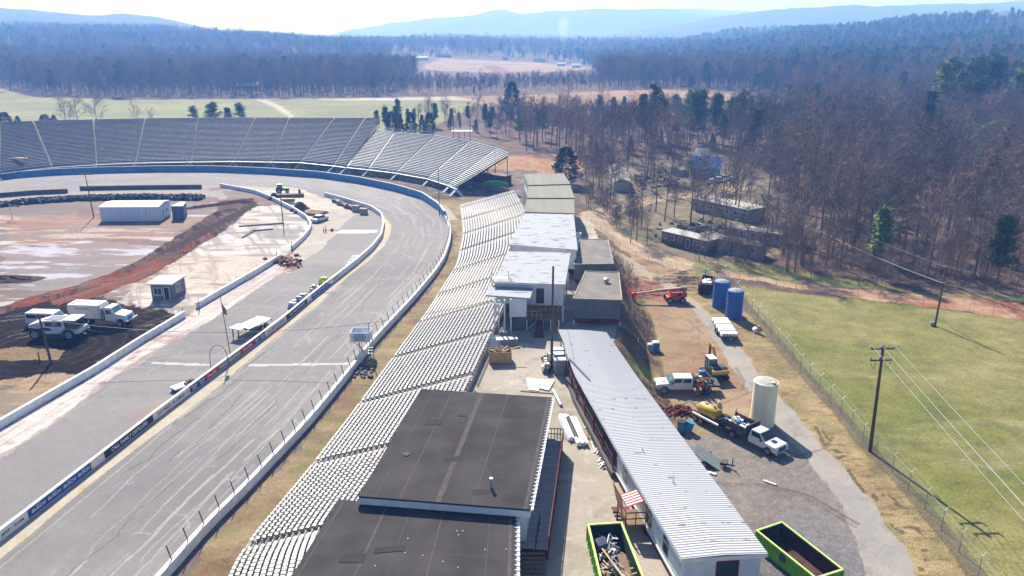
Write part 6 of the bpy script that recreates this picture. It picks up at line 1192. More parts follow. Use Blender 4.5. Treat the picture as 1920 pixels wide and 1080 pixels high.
for s in (-1, 1): pts = [(-.35 + s * (1.0 - .5 * math.sin(t * 1.57)), 0, h1 - 1.6 - .8 * math.sin(t * 3.14)) for t in np.linspace(0, 1, 8)]; m.path(pts, .02, 4)
part('jumper_loops', m, DSTEEL, pole1)
pole2, h2, b2 = wood_pole('utility_pole', 'far slim utility pole standing alone in the green lawn', 'utility pole', 1753, 611, 502, .15, lean=(.25, .3)); m = MB(); m.bar((.0, 0, h2 - 2.2), (.4, 0, h2 - 2.2), .12, .12); m.at((-.45, .1, 0)); m.box(-.25, .25, -.2, .2, 0, .6); part('ground_box', m, STEEL, pole2)
pole3, h3, b3 = wood_pole('utility_pole', 'distant utility pole among the bare trees by the loop road', 'utility pole', 1356, 368, 308, .14)
def wire(label, a, b, sag, r=.014, name='power_line', mt=STEEL, n=24, group=None):
    m = MB(); pts = [tuple(a.lerp(b, t) - Vector((0, 0, sag * 4 * t * (1 - t)))) for t in np.linspace(0, 1, n)]; o = a.lerp(b, .5); m.path(pts, r, 4); return solo(name, m, mt, label, 'wire', o, world=True, group=group)
WG = mat('bright wire', (.55, .56, .58), rough=.4, metal=.3)
for i, (k, lb_) in enumerate(((0, 'lowest bright power line sloping from the near pole over the lawn'), (1, 'second bright power line from the near pole, just above the lowest'), (2, 'topmost bright power line running from the near pole to the right edge'), (5, 'third bright power line from the near pole, from its lower crossarm'))):
    e = Vector((27.5 + (-1.1, -.2, 1.1, 1.1)[i], -12, 12.6 if k < 3 else 11.2)); wire(lb_, armz[k], e, .7, .017, mt=WG)
t2 = b2 + Vector((.25, .3, h2)); t3 = b3 + Vector((0, 0, h3)); wire('upper thin wire joining the lawn pole to the pole in the trees', t2, t3, 1.4, .022, mt=STEEL); wire('thick bright cable hanging lower between the lawn pole and the trees', t2 - Vector((0, 0, 2.4)), t3 - Vector((0, 0, 1.5)), 2.2, .045, mt=WG); wire('middle dark wire between the lawn pole and the trees', t2 - Vector((0, 0, 2.0)), t3 - Vector((0, 0, .8)), 1.7, .02, mt=DSTEEL)
t4 = t2 + Vector((38, -30, .5)); wire('upper wire leaving the lawn pole for the right edge', t2, t4, .6, .02, mt=STEEL); wire('lower bright cable leaving the lawn pole for the right edge', t2 - Vector((0, 0, 2.4)), t4 - Vector((0, 0, 2.4)), .8, .035, mt=WG)
mast, hm_, bm_ = wood_pole('mast_pole', 'dark wooden mast rising from the concourse in front of the press box', 'pole', 1034, 690, 499, .17, z0=4.0)
m = MB(); m.bar((0, 0, 6), (2.6, -2.2, .6), .08, .08); m.bar((0, 0, 9), (1.9, 6, 3.6), .03, .03); part('guy_brace', m, WOOD, mast); m = MB(); m.box(-.35, -.1, -.2, .2, .6, 1.8); m.box(.1, .35, -.15, .15, .4, 1.5); part('meter_boxes', m, STEEL, mast)
lp1, _, _b = wood_pole('light_pole', 'thin light pole with a crossbar left of the white metal shed', 'pole', 176, 408, 328, .14, lean=(-.3, 0)); m = MB(); m.bar((-1.6, 0, 10.0), (1.2, 0, 10.0), .1, .12)
for k in range(5): m.cb((-1.5 + k * .65, -.1, 9.9), .3, .2, .3)
part('lamp_bar', m, DSTEEL, lp1)
lp2, hh_, _b = wood_pole('light_pole', 'slim pole beside the green tractor and the gravel heaps', 'pole', 531, 420, 350, .12); m = MB(); m.bar((-.6, 0, hh_ - .1), (.2, 0, hh_ - .1), .1, .12); part('lamp_bar', m, DSTEEL, lp2)
lp3, hp3, bp3 = wood_pole('utility_pole', 'leaning wooden pole at the edge of the mud by the milling machine', 'pole', 96, 681, 590, .17, lean=(-.5, .2))
wood_pole('light_pole', 'dark pole rising by the outer wall at the end of the blue barrier', 'pole', 824, 405, 314, .1, mt=DSTEEL)
_o, _h, c = wood_pole('short_post', 'short white post with a crossbar at the left of the infield', 'post', 23, 411, 384, .12, mt=WHITE); m = MB(); m.bar((0, 0, 3.2), (2.2, 0, 3.0), .1, .3); part('crossbar', m, DSTEEL, _o)
wood_pole('short_post', 'short red post near the corner of the wall gap', 'post', 374, 582, 562, .08, mt=RUST); wood_pole('short_post', 'thin rusty stake beside the end of the near infield wall', 'post', 344, 594, 577, .07, mt=RUST); wood_pole('short_post', 'rusty post at the clay wash by the middle wall end', 'post', 520, 489, 471, .08, mt=RUST); wood_pole('short_post', 'thin pole at the start of the curved far infield wall', 'post', 548, 471, 452, .08, mt=DSTEEL); wood_pole('short_post', 'stubby pink post in front of the leaning pole on the mud', 'post', 75, 680, 659, .1, mt=RUST)
wood_pole('short_post', 'white roadside marker post on the shaded bank', 'post', 1195, 664, 632, .12, mt=WHITE)
a = bp3 + Vector((-.5, .2, hp3 - .6)); b = PYZ(925, 562, 91); wire('dark cable crossing the track from the leaning pole to the press box', a, b, 3.0, .035, 'cable', DSTEEL, 40)
def fence(label, curve, h, post_step, arm=False, zf=None, name='chain_link_fence'):
    c = np.asarray(curve); d = np.r_[0, np.cumsum(np.hypot(*np.diff(c, axis=0).T))]; o = thing(name, label, 'fence', (c[len(c) // 2][0], c[len(c) // 2][1], 0)); n = min(95, int(d[-1] / post_step)); m2 = MB(); pr = None; gz = lambda x, y: float(hz(x, y))
    for k in range(n + 1):
        s = d[-1] * k / n; x = float(np.interp(s, d, c[:, 0])); y = float(np.interp(s, d, c[:, 1])); z = gz(x, y); m = MB(); m.tube((x, y, z - .1), (x, y, z + h), .035, n=6)
        if arm: m.tube((x, y, z + h), (x + .34, y + .1, z + h + .3), .018, n=4)
        part('fence_post', m, STEEL, o, True)
        if pr is not None:
            px_, py_, pz = pr; m2.bar((px_, py_, pz + h), (x, y, z + h), .03, .03)
            if arm: m2.bar((px_ + .35, py_ + .1, pz + h + .3), (x + .35, y + .1, z + h + .3), .01, .01)
        pr = (x, y, z)
    part('top_rail', m2, STEEL, o, True); mm = MB(); vs = []; fs = []; ns = 3 * n
    for k in range(ns + 1): s = d[-1] * k / ns; x = float(np.interp(s, d, c[:, 0])); y = float(np.interp(s, d, c[:, 1])); z = gz(x, y); vs += [(x, y, z + .03), (x, y, z + h)]
    for k in range(ns): fs.append((2 * k, 2 * k + 2, 2 * k + 3, 2 * k + 1))
    mm.add(vs, fs); part('wire_mesh', mm, CHAIN, o, True); return o
CHAIN = bpy.data.materials.new('chain link'); CHAIN.use_nodes = True; _n = CHAIN.node_tree.nodes; _l = CHAIN.node_tree.links; _b = _n['Principled BSDF']; _b.inputs['Base Color'].default_value = (.42, .43, .44, 1); _b.inputs['Roughness'].default_value = .6; _b.inputs['Alpha'].default_value = .12
fence('tall chain-link fence with angled barbed-wire arms along the lawn', FE[6:], 1.9, 3.0, True)
fence('low farm fence between the lawn and the red clay road', smooth(world([(1352, 521), (1450, 537), (1560, 552), (1700, 568), (1840, 588), (1960, 602), (2050, 616)]), 60, 2), 1.4, 3.0, name='wire_fence')
fence('thin wire fence down the far side of the access road', smooth(world([(1100, 422), (1135, 450), (1190, 482), (1260, 503), (1330, 520)]), 50, 2), 1.2, 3.2, name='wire_fence')
c = P(1345, 530); m = MB(); m.at((c.x, c.y, 0), rz=R(-62)); [m.box(-3.2, 3.2, -.04, .04, .3 + k * .35, .42 + k * .35) for k in range(4)]; m.box(-3.2, -3.1, -.06, .06, 0, 1.6); m.box(3.1, 3.2, -.06, .06, 0, 1.6); solo('field_gate', m, STEEL, 'grey barred field gate standing open beyond the rusty dumpster', 'gate', c, world=True)
# ---- start stand with the speedway name, on the outer wall
c = P(688, 668); c.y = 93.0; bz = PYZ(674, 632, 93).z; xs = PYZ(656, 632, 93).x - .0; xe = PYZ(692, 632, 93).x; o = thing('sign_stand', 'white box-shaped flag stand lettered NORTH WILKESBORO SPEEDWAY on thin legs', 'flag stand', ((xs + xe) / 2, 93, 0)); W = (xe - xs) / 2
pan = mat('sign white panel', (.62, .66, .72), rough=.6); m = MB(); m.box(-W, W, -.03, .03, bz - .65, bz + .55); f_ = part('front_panel', m, pan, o); m = MB(); m.box(W, W + .06, .03, 2.0, bz - .65, bz + .55); m.box(-W, -W + .06, .03, 2.0, bz - .65, bz + .55); m.box(-W, W, 1.95, 2.0, bz - .65, bz + .55); m.box(-W, W, 0, 2, bz - .7, bz - .62); part('box_sides', m, pan, o)
inkb = mat('sign navy ink', (.01, .015, .07)); [lettering(t, .36, inkb, f_, Matrix.Translation((0, -.045, bz - .05 + dz)) @ Matrix.Rotation(R(90), 4, 'X'), squash=sq) for t, dz, sq in (('NORTH', .34, 1), ('WILKESBORO', 0, .78), ('SPEEDWAY', -.34, .85))]
m = MB()
for x in (-.2, W): 
    for y in (.3, 1.8): m.tube((x, y, 0), (x, y, bz - .6), .05, n=5)
m.tube((-W + .2, .3, bz - .6), (.2, .5, 1.0), .05, n=5); m.tube((W, .2, 0), (W, .2, bz + 2.1), .07, n=6); [m.bar((W - .3, .2 + k * .25, .5 + k * .3), (W + .3, .2 + k * .25, .5 + k * .3), .2, .05) for k in range(6)]; part('scaffold', m, STEEL, o)
m = MB(); qq = random.Random(6)
for k in range(60): m.at((c.x + qq.uniform(-1.5, 1.8), 88.8 + qq.uniform(-2.2, 1.6), 0), rz=qq.random() * 3, rx=qq.uniform(-.3, .3)); s_ = qq.uniform(.1, .3); m.box(-s_, s_, -s_ * .7, s_ * .7, 0, s_)
solo('rubble_heap', m, [CONCD], 'broken concrete rubble heaped under the speedway flag stand', 'rubble', (c.x, 88.5, 0), world=True)
# flagpole, hoop, cart
o, h_, b_ = wood_pole('flagpole', 'thin flagpole behind the pit wall with a limp red and white flag', 'flagpole', 432, 664, 556, .06, mt=DSTEEL, lean=(-.4, 0)); FL_ = [mat('flag red', (.4, .03, .05)), mat('flag white', (.6, .58, .6))]; m = MB()
for k in range(7): m.mi = k % 2; m.box(-.32 + .07 * k, -.25 + .07 * k, -.03 + .05 * (k % 2), .02 + .05 * (k % 2), h_ - 2.3 - .05 * k, h_ - 1.0 - .12 * k)
part('flag', m, FL_, o)
c = P(395, 688); m = MB(); m.path([(c.x + 1.2 * (1 - math.cos(t)) * .9, c.y + .4 * t / 3.14, 2.9 * math.sin(t) ** .55 if 0 < t < 3.14 else 0) for t in np.linspace(0, 3.14, 16)], .04, 5); solo('steel_hoop', m, DSTEEL, 'tall thin steel hoop standing by the start line behind the pit wall', 'hoop', c, world=True)
c = P(345, 728); o = thing('work_cart', 'low white cart carrying brown boxes tucked behind the pit wall', 'cart', c, R(52)); m = MB(); m.box(-1.4, 1.4, -.6, .6, .35, .55); part('deck', m, WHITE, o); m = MB(); m.box(-1.3, 1.3, -.5, .5, .05, .35); part('base', m, BLACK, o); m = MB(); [m.cb((.2 + k * .35, -.2 + .2 * (k % 2), .55), .3, .5, .2 + .1 * (k % 3)) for k in range(4)]; part('boxes', m, WOOD, o)
# wrapped pallets behind the wall
WRAP = mat('blue grey wrap', (.16, .23, .33), rough=.35, col2=(.40, .46, .52), thr=(.4, .6), scale=6); 
for i, (px_, py_, lb_, mt_, sx) in enumerate(((550, 577, 'nearest blue-grey wrapped pallet load behind the pit wall', WRAP, 1.7), (566, 562, 'second blue-grey wrapped pallet load behind the pit wall', WRAP, 1.7), (590, 546, 'third blue-grey wrapped pallet load, touching the yellow one', WRAP, 1.9), (607, 532, 'pallet load with yellow-green sides at the far end of the row', mat('yellow green panel', (.40, .46, .03)), 2.6))):
    c = P(px_, py_); o = thing('wrapped_pallet', lb_, 'pallet load', c, R(58)); m = MB(); [m.box(-sx / 2, sx / 2, -.55 + k * .25, -.43 + k * .25, .1, .14) for k in range(5)]; [m.box(x - .06, x + .06, -.55, .57, 0, .1) for x in (-sx * .4, 0, sx * .4)]; part('pallet', m, PLY, o); qq = random.Random(i); m = MB()
    for k in range(9): m.at((qq.uniform(-.6, .6) * sx * .6, qq.uniform(-.3, .3), .14), rz=qq.uniform(-.3, .3)); m.box(-.38, .38, -.3, .3, 0, qq.uniform(.4, 1.0), tx=.06, ty=.05)
    part('wrapped_load', m, mt_ if i < 3 else [mt_], o)
m = MB(); c = P(607, 532, 1.1); [m.bar((c.x - 1.3 + k * .5, c.y - .5, 1.25), (c.x - .9 + k * .5, c.y + .6, 1.3), .08, .08) for k in range(6)]; solo('steel_offcuts', m, DSTEEL, 'black steel lengths lying on the yellow-green pallet load', 'steel', c, world=True)
m = MB(); qq = random.Random(8)
for k in range(9): c = P(660 + k * 1.6, 497 - k * 2.2); m.at((c.x, c.y, .02), rz=R(25 + qq.uniform(-8, 8))); m.box(-1.3, 1.3, -.1, .1, 0, .1)
solo('loose_planks', m, [WHITE], 'loose pale planks lying behind the pit wall before the curve', 'planks', P(665, 490), world=True)
# heaps and pallets on the pit apron
def heap(name, label, cat, px_, py_, rx, ry, h, mt, seed, rz=0): m = MB(); m.heap(rx, ry, h, seed); return solo(name, m, mt, label, cat, P(px_, py_), rz, smooth=False)
DGR = mat('dark gravel', A(100, 92, 92, .6), rough=1, var=.4, scale=5, bump=.8); CLAY = mat('red clay', A(128, 72, 54, .8), rough=1, var=.4, scale=3, bump=.8); BRN = mat('brown matting', A(128, 96, 76, .7), rough=.9, var=.3)
heap('gravel_heap', 'dark gravel heap in the middle of the pit apron', 'heap', 563, 392, 2.6, 2.4, 1.7, DGR, 1); heap('gravel_heap', 'round dark heap against the far infield wall', 'heap', 514, 374, 1.9, 1.7, 1.6, DGR, 2); heap('gravel_heap', 'flat dark spill of gravel left of the middle heap', 'heap', 541, 382, 2.4, 2.0, .4, DGR, 3)
m = MB(); m.box(-2.6, 2.6, -2.2, 2.2, 0, .5, tx=.5, ty=.4); solo('earth_mat', m, BRN, 'flat brown rectangular heap beside the white parked car', 'heap', P(590, 401), R(-20)); m = MB(); m.box(-3.6, 3.4, -.9, .9, 0, .8, tx=.1); m.box(2.0, 2.6, .2, .5, .8, 1.8); solo('timber_stack', m, WOOD, 'long low timber stack right of the green tractor', 'timber stack', P(545, 369), R(12)); m = MB(); [m.box(-2, 2, -.7, .7, .18 * k, .18 * k + .12) for k in range(4)]; solo('timber_stack', m, PLY, 'short flat stack of boards below the tractor', 'timber stack', P(537, 377), R(2))
for i, (px_, py_, lb_) in enumerate(((548, 396, 'small mound left of the brown mat by the infield wall'), (556, 400, 'smallest mound between the mat and the infield wall'), (569, 398, 'pale block pile at the edge of the brown mat'))): heap('spoil_mound', lb_, 'heap', px_, py_, .9, .8, .6, WOOD if i == 2 else DGR, 20 + i)
for i, (px_, py_, lb_) in enumerate(((668, 396, 'left stack of blocks on a pallet inside the curved pit wall'), (682, 401, 'right stack of grey blocks inside the curved pit wall'))): m = MB(); [m.box(-.8 + .02 * (k % 2), .8, -.6, .6, k * .24, k * .24 + .21) for k in range(6 - i)]; m.box(-.85, .85, -.65, .65, 1.25 if i == 0 else 1.2, 1.32); solo('block_stack', m, CONC, lb_, 'block stack', P(px_, py_), R(-15))
qq = random.Random(12); m = MB()
for k in range(26): c = P(629 + k * 1.35, 378 + k * .62); m.mi = qq.choice((0, 0, 1)); m.at((c.x + qq.uniform(-.3, .3), c.y - .6 + qq.uniform(-.3, .3), 0), rz=qq.random() * 3, rx=qq.uniform(-.4, .4)); s_ = qq.uniform(.25, .5); m.box(-s_, s_, -s_ * .6, s_ * .6, 0, qq.uniform(.5, 1.1))
solo('scrap_pile', m, [DSTEEL, mat('pinkish scrap', (.28, .10, .13))], 'dark and reddish scrap piled along the end of the curved pit wall', 'scrap', P(646, 386), world=True)
for i, (px_, py_, lb_) in enumerate(((607, 435, 'left orange traffic cone on the apron'), (611, 435, 'tall orange traffic cone on the apron'))): m = MB(); m.lathe([(.3, 0), (.3, .05), (.14, .06), (.03, 1.0 + i * .5)], 10); solo('traffic_cone', m, ORANGE, lb_ + ' by the white slab', 'traffic cone', P(px_, py_))
m = MB(); c = P(619, 433); m.bar((c.x - 1.2, c.y, .15), (c.x + 2, c.y + .2, .15), .08, .1); m.cb((c.x + .4, c.y, 0), .5, .4, .5); solo('surface_cutter', m, RUST, 'small rusty tool with a long handle lying beyond the orange cones', 'tool', c, world=True)
CL_R = random.Random(31); m = MB()
for k in range(130): t_ = CL_R.random(); c = P(540 + CL_R.gauss(0, 11), 492 + CL_R.gauss(0, 4.5)); m.mi = CL_R.choice((0, 0, 0, 1)); m.at((c.x, c.y, 0), rz=CL_R.random() * 3, rx=CL_R.uniform(-.5, .5)); s_ = CL_R.uniform(.15, .45); m.box(-s_, s_, -s_ * .7, s_ * .7, 0, s_ * .8, tx=.08, ty=.05)
solo('clay_heap', m, [CLAY, CONC], 'broken red clay clods heaped at the gap in the infield wall', 'heap', P(540, 492), world=True)
heap('clay_mound', 'low dark red mound at the left edge of the infield', 'heap', 18, 524, 6.5, 2.6, .7, mat('dark clay', (.05, .026, .022), rough=1, var=.4, scale=2), 5)
# ---- rubble berm, spoil ridge
m = MB(); qq = random.Random(14); cv = resample(world([(-90, 398), (0, 386), (60, 380), (150, 374), (260, 372), (376, 373)]), 500)
for (x, y) in cv:
    for j in range(5): m.mi = 1 if qq.random() < .08 else 0; m.at((x + qq.gauss(0, .4), y + qq.uniform(-1.9, 1.9), qq.uniform(0, .5)), rz=qq.random() * 3, rx=qq.uniform(-.6, .6), ry=qq.uniform(-.5, .5)); s_ = qq.uniform(.18, .45); m.box(-s_, s_, -s_ * .8, s_ * .8, 0, s_ * 1.5, tx=s_ * .3, ty=s_ * .2)
o = solo('rubble_berm', m, [mat('dark rubble', (.02, .024, .034), rough=.9, var=.5), CONC], 'long dark bank of broken rubble along the back of the infield', 'rubble', (cv[250][0], cv[250][1], 0), world=True); o['kind'] = 'stuff'; del o['category']
def berm(label, pts, wd, h, mt, seed):
    c = smooth(world(pts), 70, 2); t = np.gradient(c, axis=0); t /= np.hypot(*t.T)[:, None]; nn = np.c_[-t[:, 1], t[:, 0]]; q5 = random.Random(seed); vs = []; fs = []; K_ = 9
    for i in range(len(c)):
        e = min(1, i / 8, (len(c) - 1 - i) / 8)
        for k in range(K_): u = k / (K_ - 1) * 2 - 1; hh = h * e * max(0, math.cos(u * 1.57)) * q5.uniform(.6, 1.2) - .03; vs.append((c[i, 0] + nn[i, 0] * u * wd * q5.uniform(.85, 1.1), c[i, 1] + nn[i, 1] * u * wd, hh))
    for i in range(len(c) - 1):
        for k in range(K_ - 1): a = i * K_ + k; fs.append((a, a + 1, a + K_ + 1, a + K_))
    m = MB(); m.add(vs, fs); return solo('spoil_bank', m, mt, label, 'earth bank', (c[35][0], c[35][1], 0), world=True)
BD = mat('dark churned soil', A(100, 82, 76, .5), rough=1, spec=.03, var=.5, scale=1.5, bump=.8)
berm('low bank of dark churned soil curving down the infield', [(476, 379), (462, 392), (425, 412), (372, 440), (310, 474), (268, 486)], 1.8, .10, BD, 1); berm('low reddish bank of soil beside the churned track', [(300, 500), (250, 520), (180, 545), (90, 572)], 1.6, .2, CLAY, 2); berm('short ridge of dug earth by the white infield shed', [(345, 392), (400, 385), (450, 378), (474, 381)], 1.6, .45, BD, 3)
m = MB(); q6 = random.Random(3)
for (a_, b_) in (((448, 425), (532, 419)), ((478, 432), (455, 446)), ((470, 434), (512, 430))):
    A_, B_ = P(*a_), P(*b_); m.bar((A_.x, A_.y, .1), (B_.x, B_.y, .1), .5, .25)
solo('trench_spoil', m, mat('grey spoil', A(150, 142, 138, .6), rough=1, var=.4, scale=2), 'lines of grey spoil dug near the slim pole on the white ground', 'spoil', P(490, 428), world=True)
# ---- infield buildings
def shed(name, label, rpx, z, wallm, roofm, over=.3, cat='shed', rise=0.):
    pts = plan(rpx, z); c = sum(pts, Vector()) / 4; o = thing(name, label, cat, (c.x, c.y, 0)); w_ = inset(pts, over); m = MB(); slab(m, w_, 0, z - .1); part('wall', m, wallm, o, True); m = MB()
    if rise: # gable ridge parallel to the long front
        r0 = pts[0].lerp(pts[3], .5) + Vector((0, 0, rise)); r1 = pts[1].lerp(pts[2], .5) + Vector((0, 0, rise)); v = [tuple(p) for p in pts] + [tuple(r0), tuple(r1)]; m.add(v + [(x, y, zz - .1) for x, y, zz in v], [(0, 4, 5, 1), (3, 2, 5, 4), (6, 7, 11, 10), (9, 10, 11, 8), (0, 1, 7, 6), (2, 3, 9, 8)]); m.add([tuple(w_[0]), tuple(w_[3]), tuple(w_[0].lerp(w_[3], .5) + Vector((0, 0, rise - .1))), tuple(w_[1]), tuple(w_[2]), tuple(w_[1].lerp(w_[2], .5) + Vector((0, 0, rise - .1)))], [(0, 1, 2), (4, 3, 5)])
    else: slab(m, pts, z - .1, z + .1)
    part('roof', m, roofm, o, True); return o, pts, w_
RIBM = mat('white ribbed siding', (.66, .72, .80), rough=.7, var=.2, scale=3, stretch=(3, 3, .1)); RFW = mat('white shed roof', (.66, .66, .66), rough=.85, spec=.1, var=.1)
ws, wp, ww = shed('metal_shed', 'long white ribbed metal building with a shallow roof in the infield', [(210, 376), (319, 375), (298, 388), (184, 388.5)], 3.3, RIBM, RFW, .15, 'building', .45)
for f in (.35, .65): a = wp[0].lerp(wp[1], f).lerp(wp[3].lerp(wp[2], f), .25); b = wp[0].lerp(wp[1], f).lerp(wp[3].lerp(wp[2], f), .48); m = MB(); m.bar((a.x, a.y, 3.3 + .26), (b.x, b.y, 3.3 + .46), 1.0, .04); part('skylight', m, mat('skylight grey', (.30, .30, .28)), ws, True)
wall_window(ws, ww[2], ww[1], .28, .36, 0.05, 2.1, frame=WHITE, glass=GLASS, name='door'); wall_window(ws, ww[2], ww[1], .6, .68, 1.2, 2.0)
s2_, sp_, sw_ = shed('office_trailer', 'small dark-sided trailer building with a white roof right of the metal building', [(338, 379), (349, 379), (343, 387), (320, 387)], 3.0, mat('dark blue siding', (.12, .15, .22), rough=.6, var=.2), RFW, .1, 'trailer'); wall_window(s2_, sw_[2], sw_[1], .3, .7, 1.2, 2.2)
m = MB(); c = P(349, 398); m.at(c); m.box(-.4, 1.0, -.3, .3, .8, .9); m.box(-.4, -.3, -.3, .3, 0, 2.4); m.box(.5, .9, -.2, .4, 0, 2.6); solo('stair_landing', m, RUST, 'rusty landing at the right end of the small trailer building', 'landing', c)
bh, bp4, bw4 = shed('block_hut', 'small open grey block hut under a flat white roof in the infield', [(297, 518), (350, 516), (322, 534), (276, 533.5)], 2.7, mat('mauve block', A(150, 136, 150, .6), rough=.9, var=.2, scale=3), RFW, .45, 'hut')
wall_window(bh, bw4[3], bw4[2], .14, .5, .9, 2.0); wall_window(bh, bw4[3], bw4[2], .62, .86, .05, 2.1, name='door'); wall_window(bh, bw4[2], bw4[1], .3, .62, .9, 2.1); m = MB(); c = P(339, 512, 2.8); m.tube(c, c + Vector((0, 0, 4.2)), .03, n=5); part('antenna', m, STEEL, bh, True)
# ---- items on the concourse
c = P(938, 677, 4.0); o = thing('plywood_bin', 'square plywood bin full of broken boards on the shaded concourse', 'bin', c, R(2)); m = MB(); Wb = 1.28
for a, b in (((-Wb, -.8), (Wb, -.8)), ((Wb, -.8), (Wb, .8)), ((Wb, .8), (-Wb, .8)), ((-Wb, .8), (-Wb, -.8))): m.bar((a[0], a[1], .75), (b[0], b[1], .75), .04, 1.3)
m.box(-Wb, Wb, -.8, .8, .08, .12); [m.box(x - .08, x + .08, -.85, .85, 0, .08) for x in (-1, 0, 1)]; part('sides', m, PLY, o); m = MB(); qq = random.Random(3)
for k in range(24): p = Vector((qq.uniform(-1, 1), qq.uniform(-.6, .6), qq.uniform(.8, 1.3))); m.mi = k % 3; m.bar(p, p + Vector((qq.uniform(-.8, .8), qq.uniform(-.6, .6), qq.uniform(0, .4))), .1, .05)
m.mi = 0; m.bar((.2, -.2, 1.3), (2.4, .3, 1.75), .14, .05); solo('scrap_boards', m, [PLY, WOOD, mat('pale scrap', (.6, .52, .46))], 'broken boards sticking out of the plywood bin', 'boards', c)
c = P(928, 650, 4.0); m = MB(); m.at((c.x, c.y, c.z), rx=R(-50), rz=R(10)); m.box(-.7, .7, -.02, .02, 0, 1.6); solo('board_sheet', m, WHITE, 'white sheet leaning behind the left side of the plywood bin', 'sheet', c, world=True)
c = P(950, 646, 4.0); m = MB(); m.at(c, rz=R(8)); m.box(-1.3, 1.3, -.5, .5, .8, .86); [m.box(x - .04, x + .04, y - .04, y + .04, 0, .8) for x in (-1.1, 1.1) for y in (-.4, .4)]; solo('folding_table', m, STEEL, 'grey trestle table behind the plywood bin', 'table', c, world=True)
for i, (px_, py_, lb_) in enumerate(((1049, 701, 'nearest silver cabinet beside the mast'), (1048, 690, 'middle silver cabinet beside the mast'), (1047, 681, 'farthest silver cabinet beside the mast'))): c = P(px_, py_, 4.0); o = thing('steel_cabinet', lb_, 'cabinet', c, R(3)); m = MB(); m.box(-.62, .62, -.42, .42, 0, 1.75); part('body', m, mat('grey cabinet', (.18, .21, .25), rough=.5), o); m = MB(); m.box(-.66, .66, -.45, .45, 1.75, 1.85); part('lid', m, mat('silver lid', (.36, .42, .5), rough=.4, metal=.3, col2=(.6, .65, .7)), o)
m = MB(); qq = random.Random(17)
for k in range(22): c = P(1024 + qq.uniform(-3, 6), 690 + qq.uniform(-14, 10), 4.0); m.mi = k % 3; m.at((c.x, c.y, 4), rz=qq.random() * 3, rx=qq.uniform(-.5, .5)); s_ = qq.uniform(.1, .3); m.box(-s_, s_, -s_, s_, 0, qq.uniform(.3, 1.3))
solo('junk_pile', m, [WHITE, CONCD, WOOD], 'jumble of pale junk stacked round the foot of the mast', 'junk', P(1026, 690, 4), world=True)
for i, (pts, lb_) in enumerate((([(986, 708), (1012, 712), (1010, 733), (992, 731)], 'left white board lying on the concourse near the grey roof'), ([(1012, 711), (1040, 713), (1029, 732), (1006, 727)], 'right white board lying on the concourse near the cabinets'))): m = MB(); slab(m, plan(pts, 4.05 + i * .05), 4.04 + i * .05, 4.08 + i * .05); p_ = plan(pts, 4); solo('board_sheet', m, WHITE, lb_, 'sheet', p_[0], world=True)
m = MB(); a, b = P(1037, 732, 4.15), P(1052, 760, 4.15); m.tube(a, b, .17, n=10); solo('metal_duct', m, STEEL, 'grey metal duct pipe lying on the walkway', 'pipe', a, world=True)
for i, (a_, b_, wd, lb_) in enumerate((((1056, 778), (1076, 822), .95, 'left longer stack of white planks on the walkway'), ((1070, 783), (1092, 832), 1.1, 'right stack of white planks on the walkway'))):
    a, b = P(*a_, 4.3), P(*b_, 4.3); d = (b - a).normalized(); nv = Vector((d.y, -d.x, 0)); m = MB(); nb = 5
    for k in range(nb):
        for z in range(4): o_ = nv * ((k - 2) * wd / nb) + d * (.25 * ((k * 7 + z * 3) % 5 - 2) * .3); a2, b2 = a + o_, b + o_; a2.z = b2.z = 4.08 + z * .1; m.bar(a2, b2, wd / nb * .92, .085)
    solo('plank_stack', m, WHITE, lb_, 'plank stack', (a.x, a.y, 4), world=True)
m = MB(); a, b = P(1046, 783, 4.1), P(1066, 826, 4.1); m.tube(a, b, .08, n=6); solo('long_pipe', m, STEEL, 'long grey pipe lying left of the white plank stacks', 'pipe', a, world=True)
m = MB(); qq = random.Random(41)
for k in range(26): t_ = qq.random(); c = P(lerp(1092, 1128, t_) + qq.uniform(-5, 7), lerp(788, 880, t_), 4.05); m.mi = k % 3; L_2 = qq.uniform(.3, 1.6); an = R(qq.uniform(-30, 100)); m.bar(c, c + Vector((math.cos(an) * L_2, math.sin(an) * L_2, qq.uniform(0, .4))), .1, .07)
solo('loose_timber', m, [WOOD, WHITE, STEEL], 'loose timbers and bars scattered in the shade along the porch', 'timber', P(1112, 835, 4), world=True)
m = MB(); a, b = P(976, 733, 4.04), P(1036, 738, 4.04); m.bar(a, b, .12, .08); solo('long_plank', m, WOOD, 'single thin plank lying above the far grey roof edge', 'plank', a, world=True)
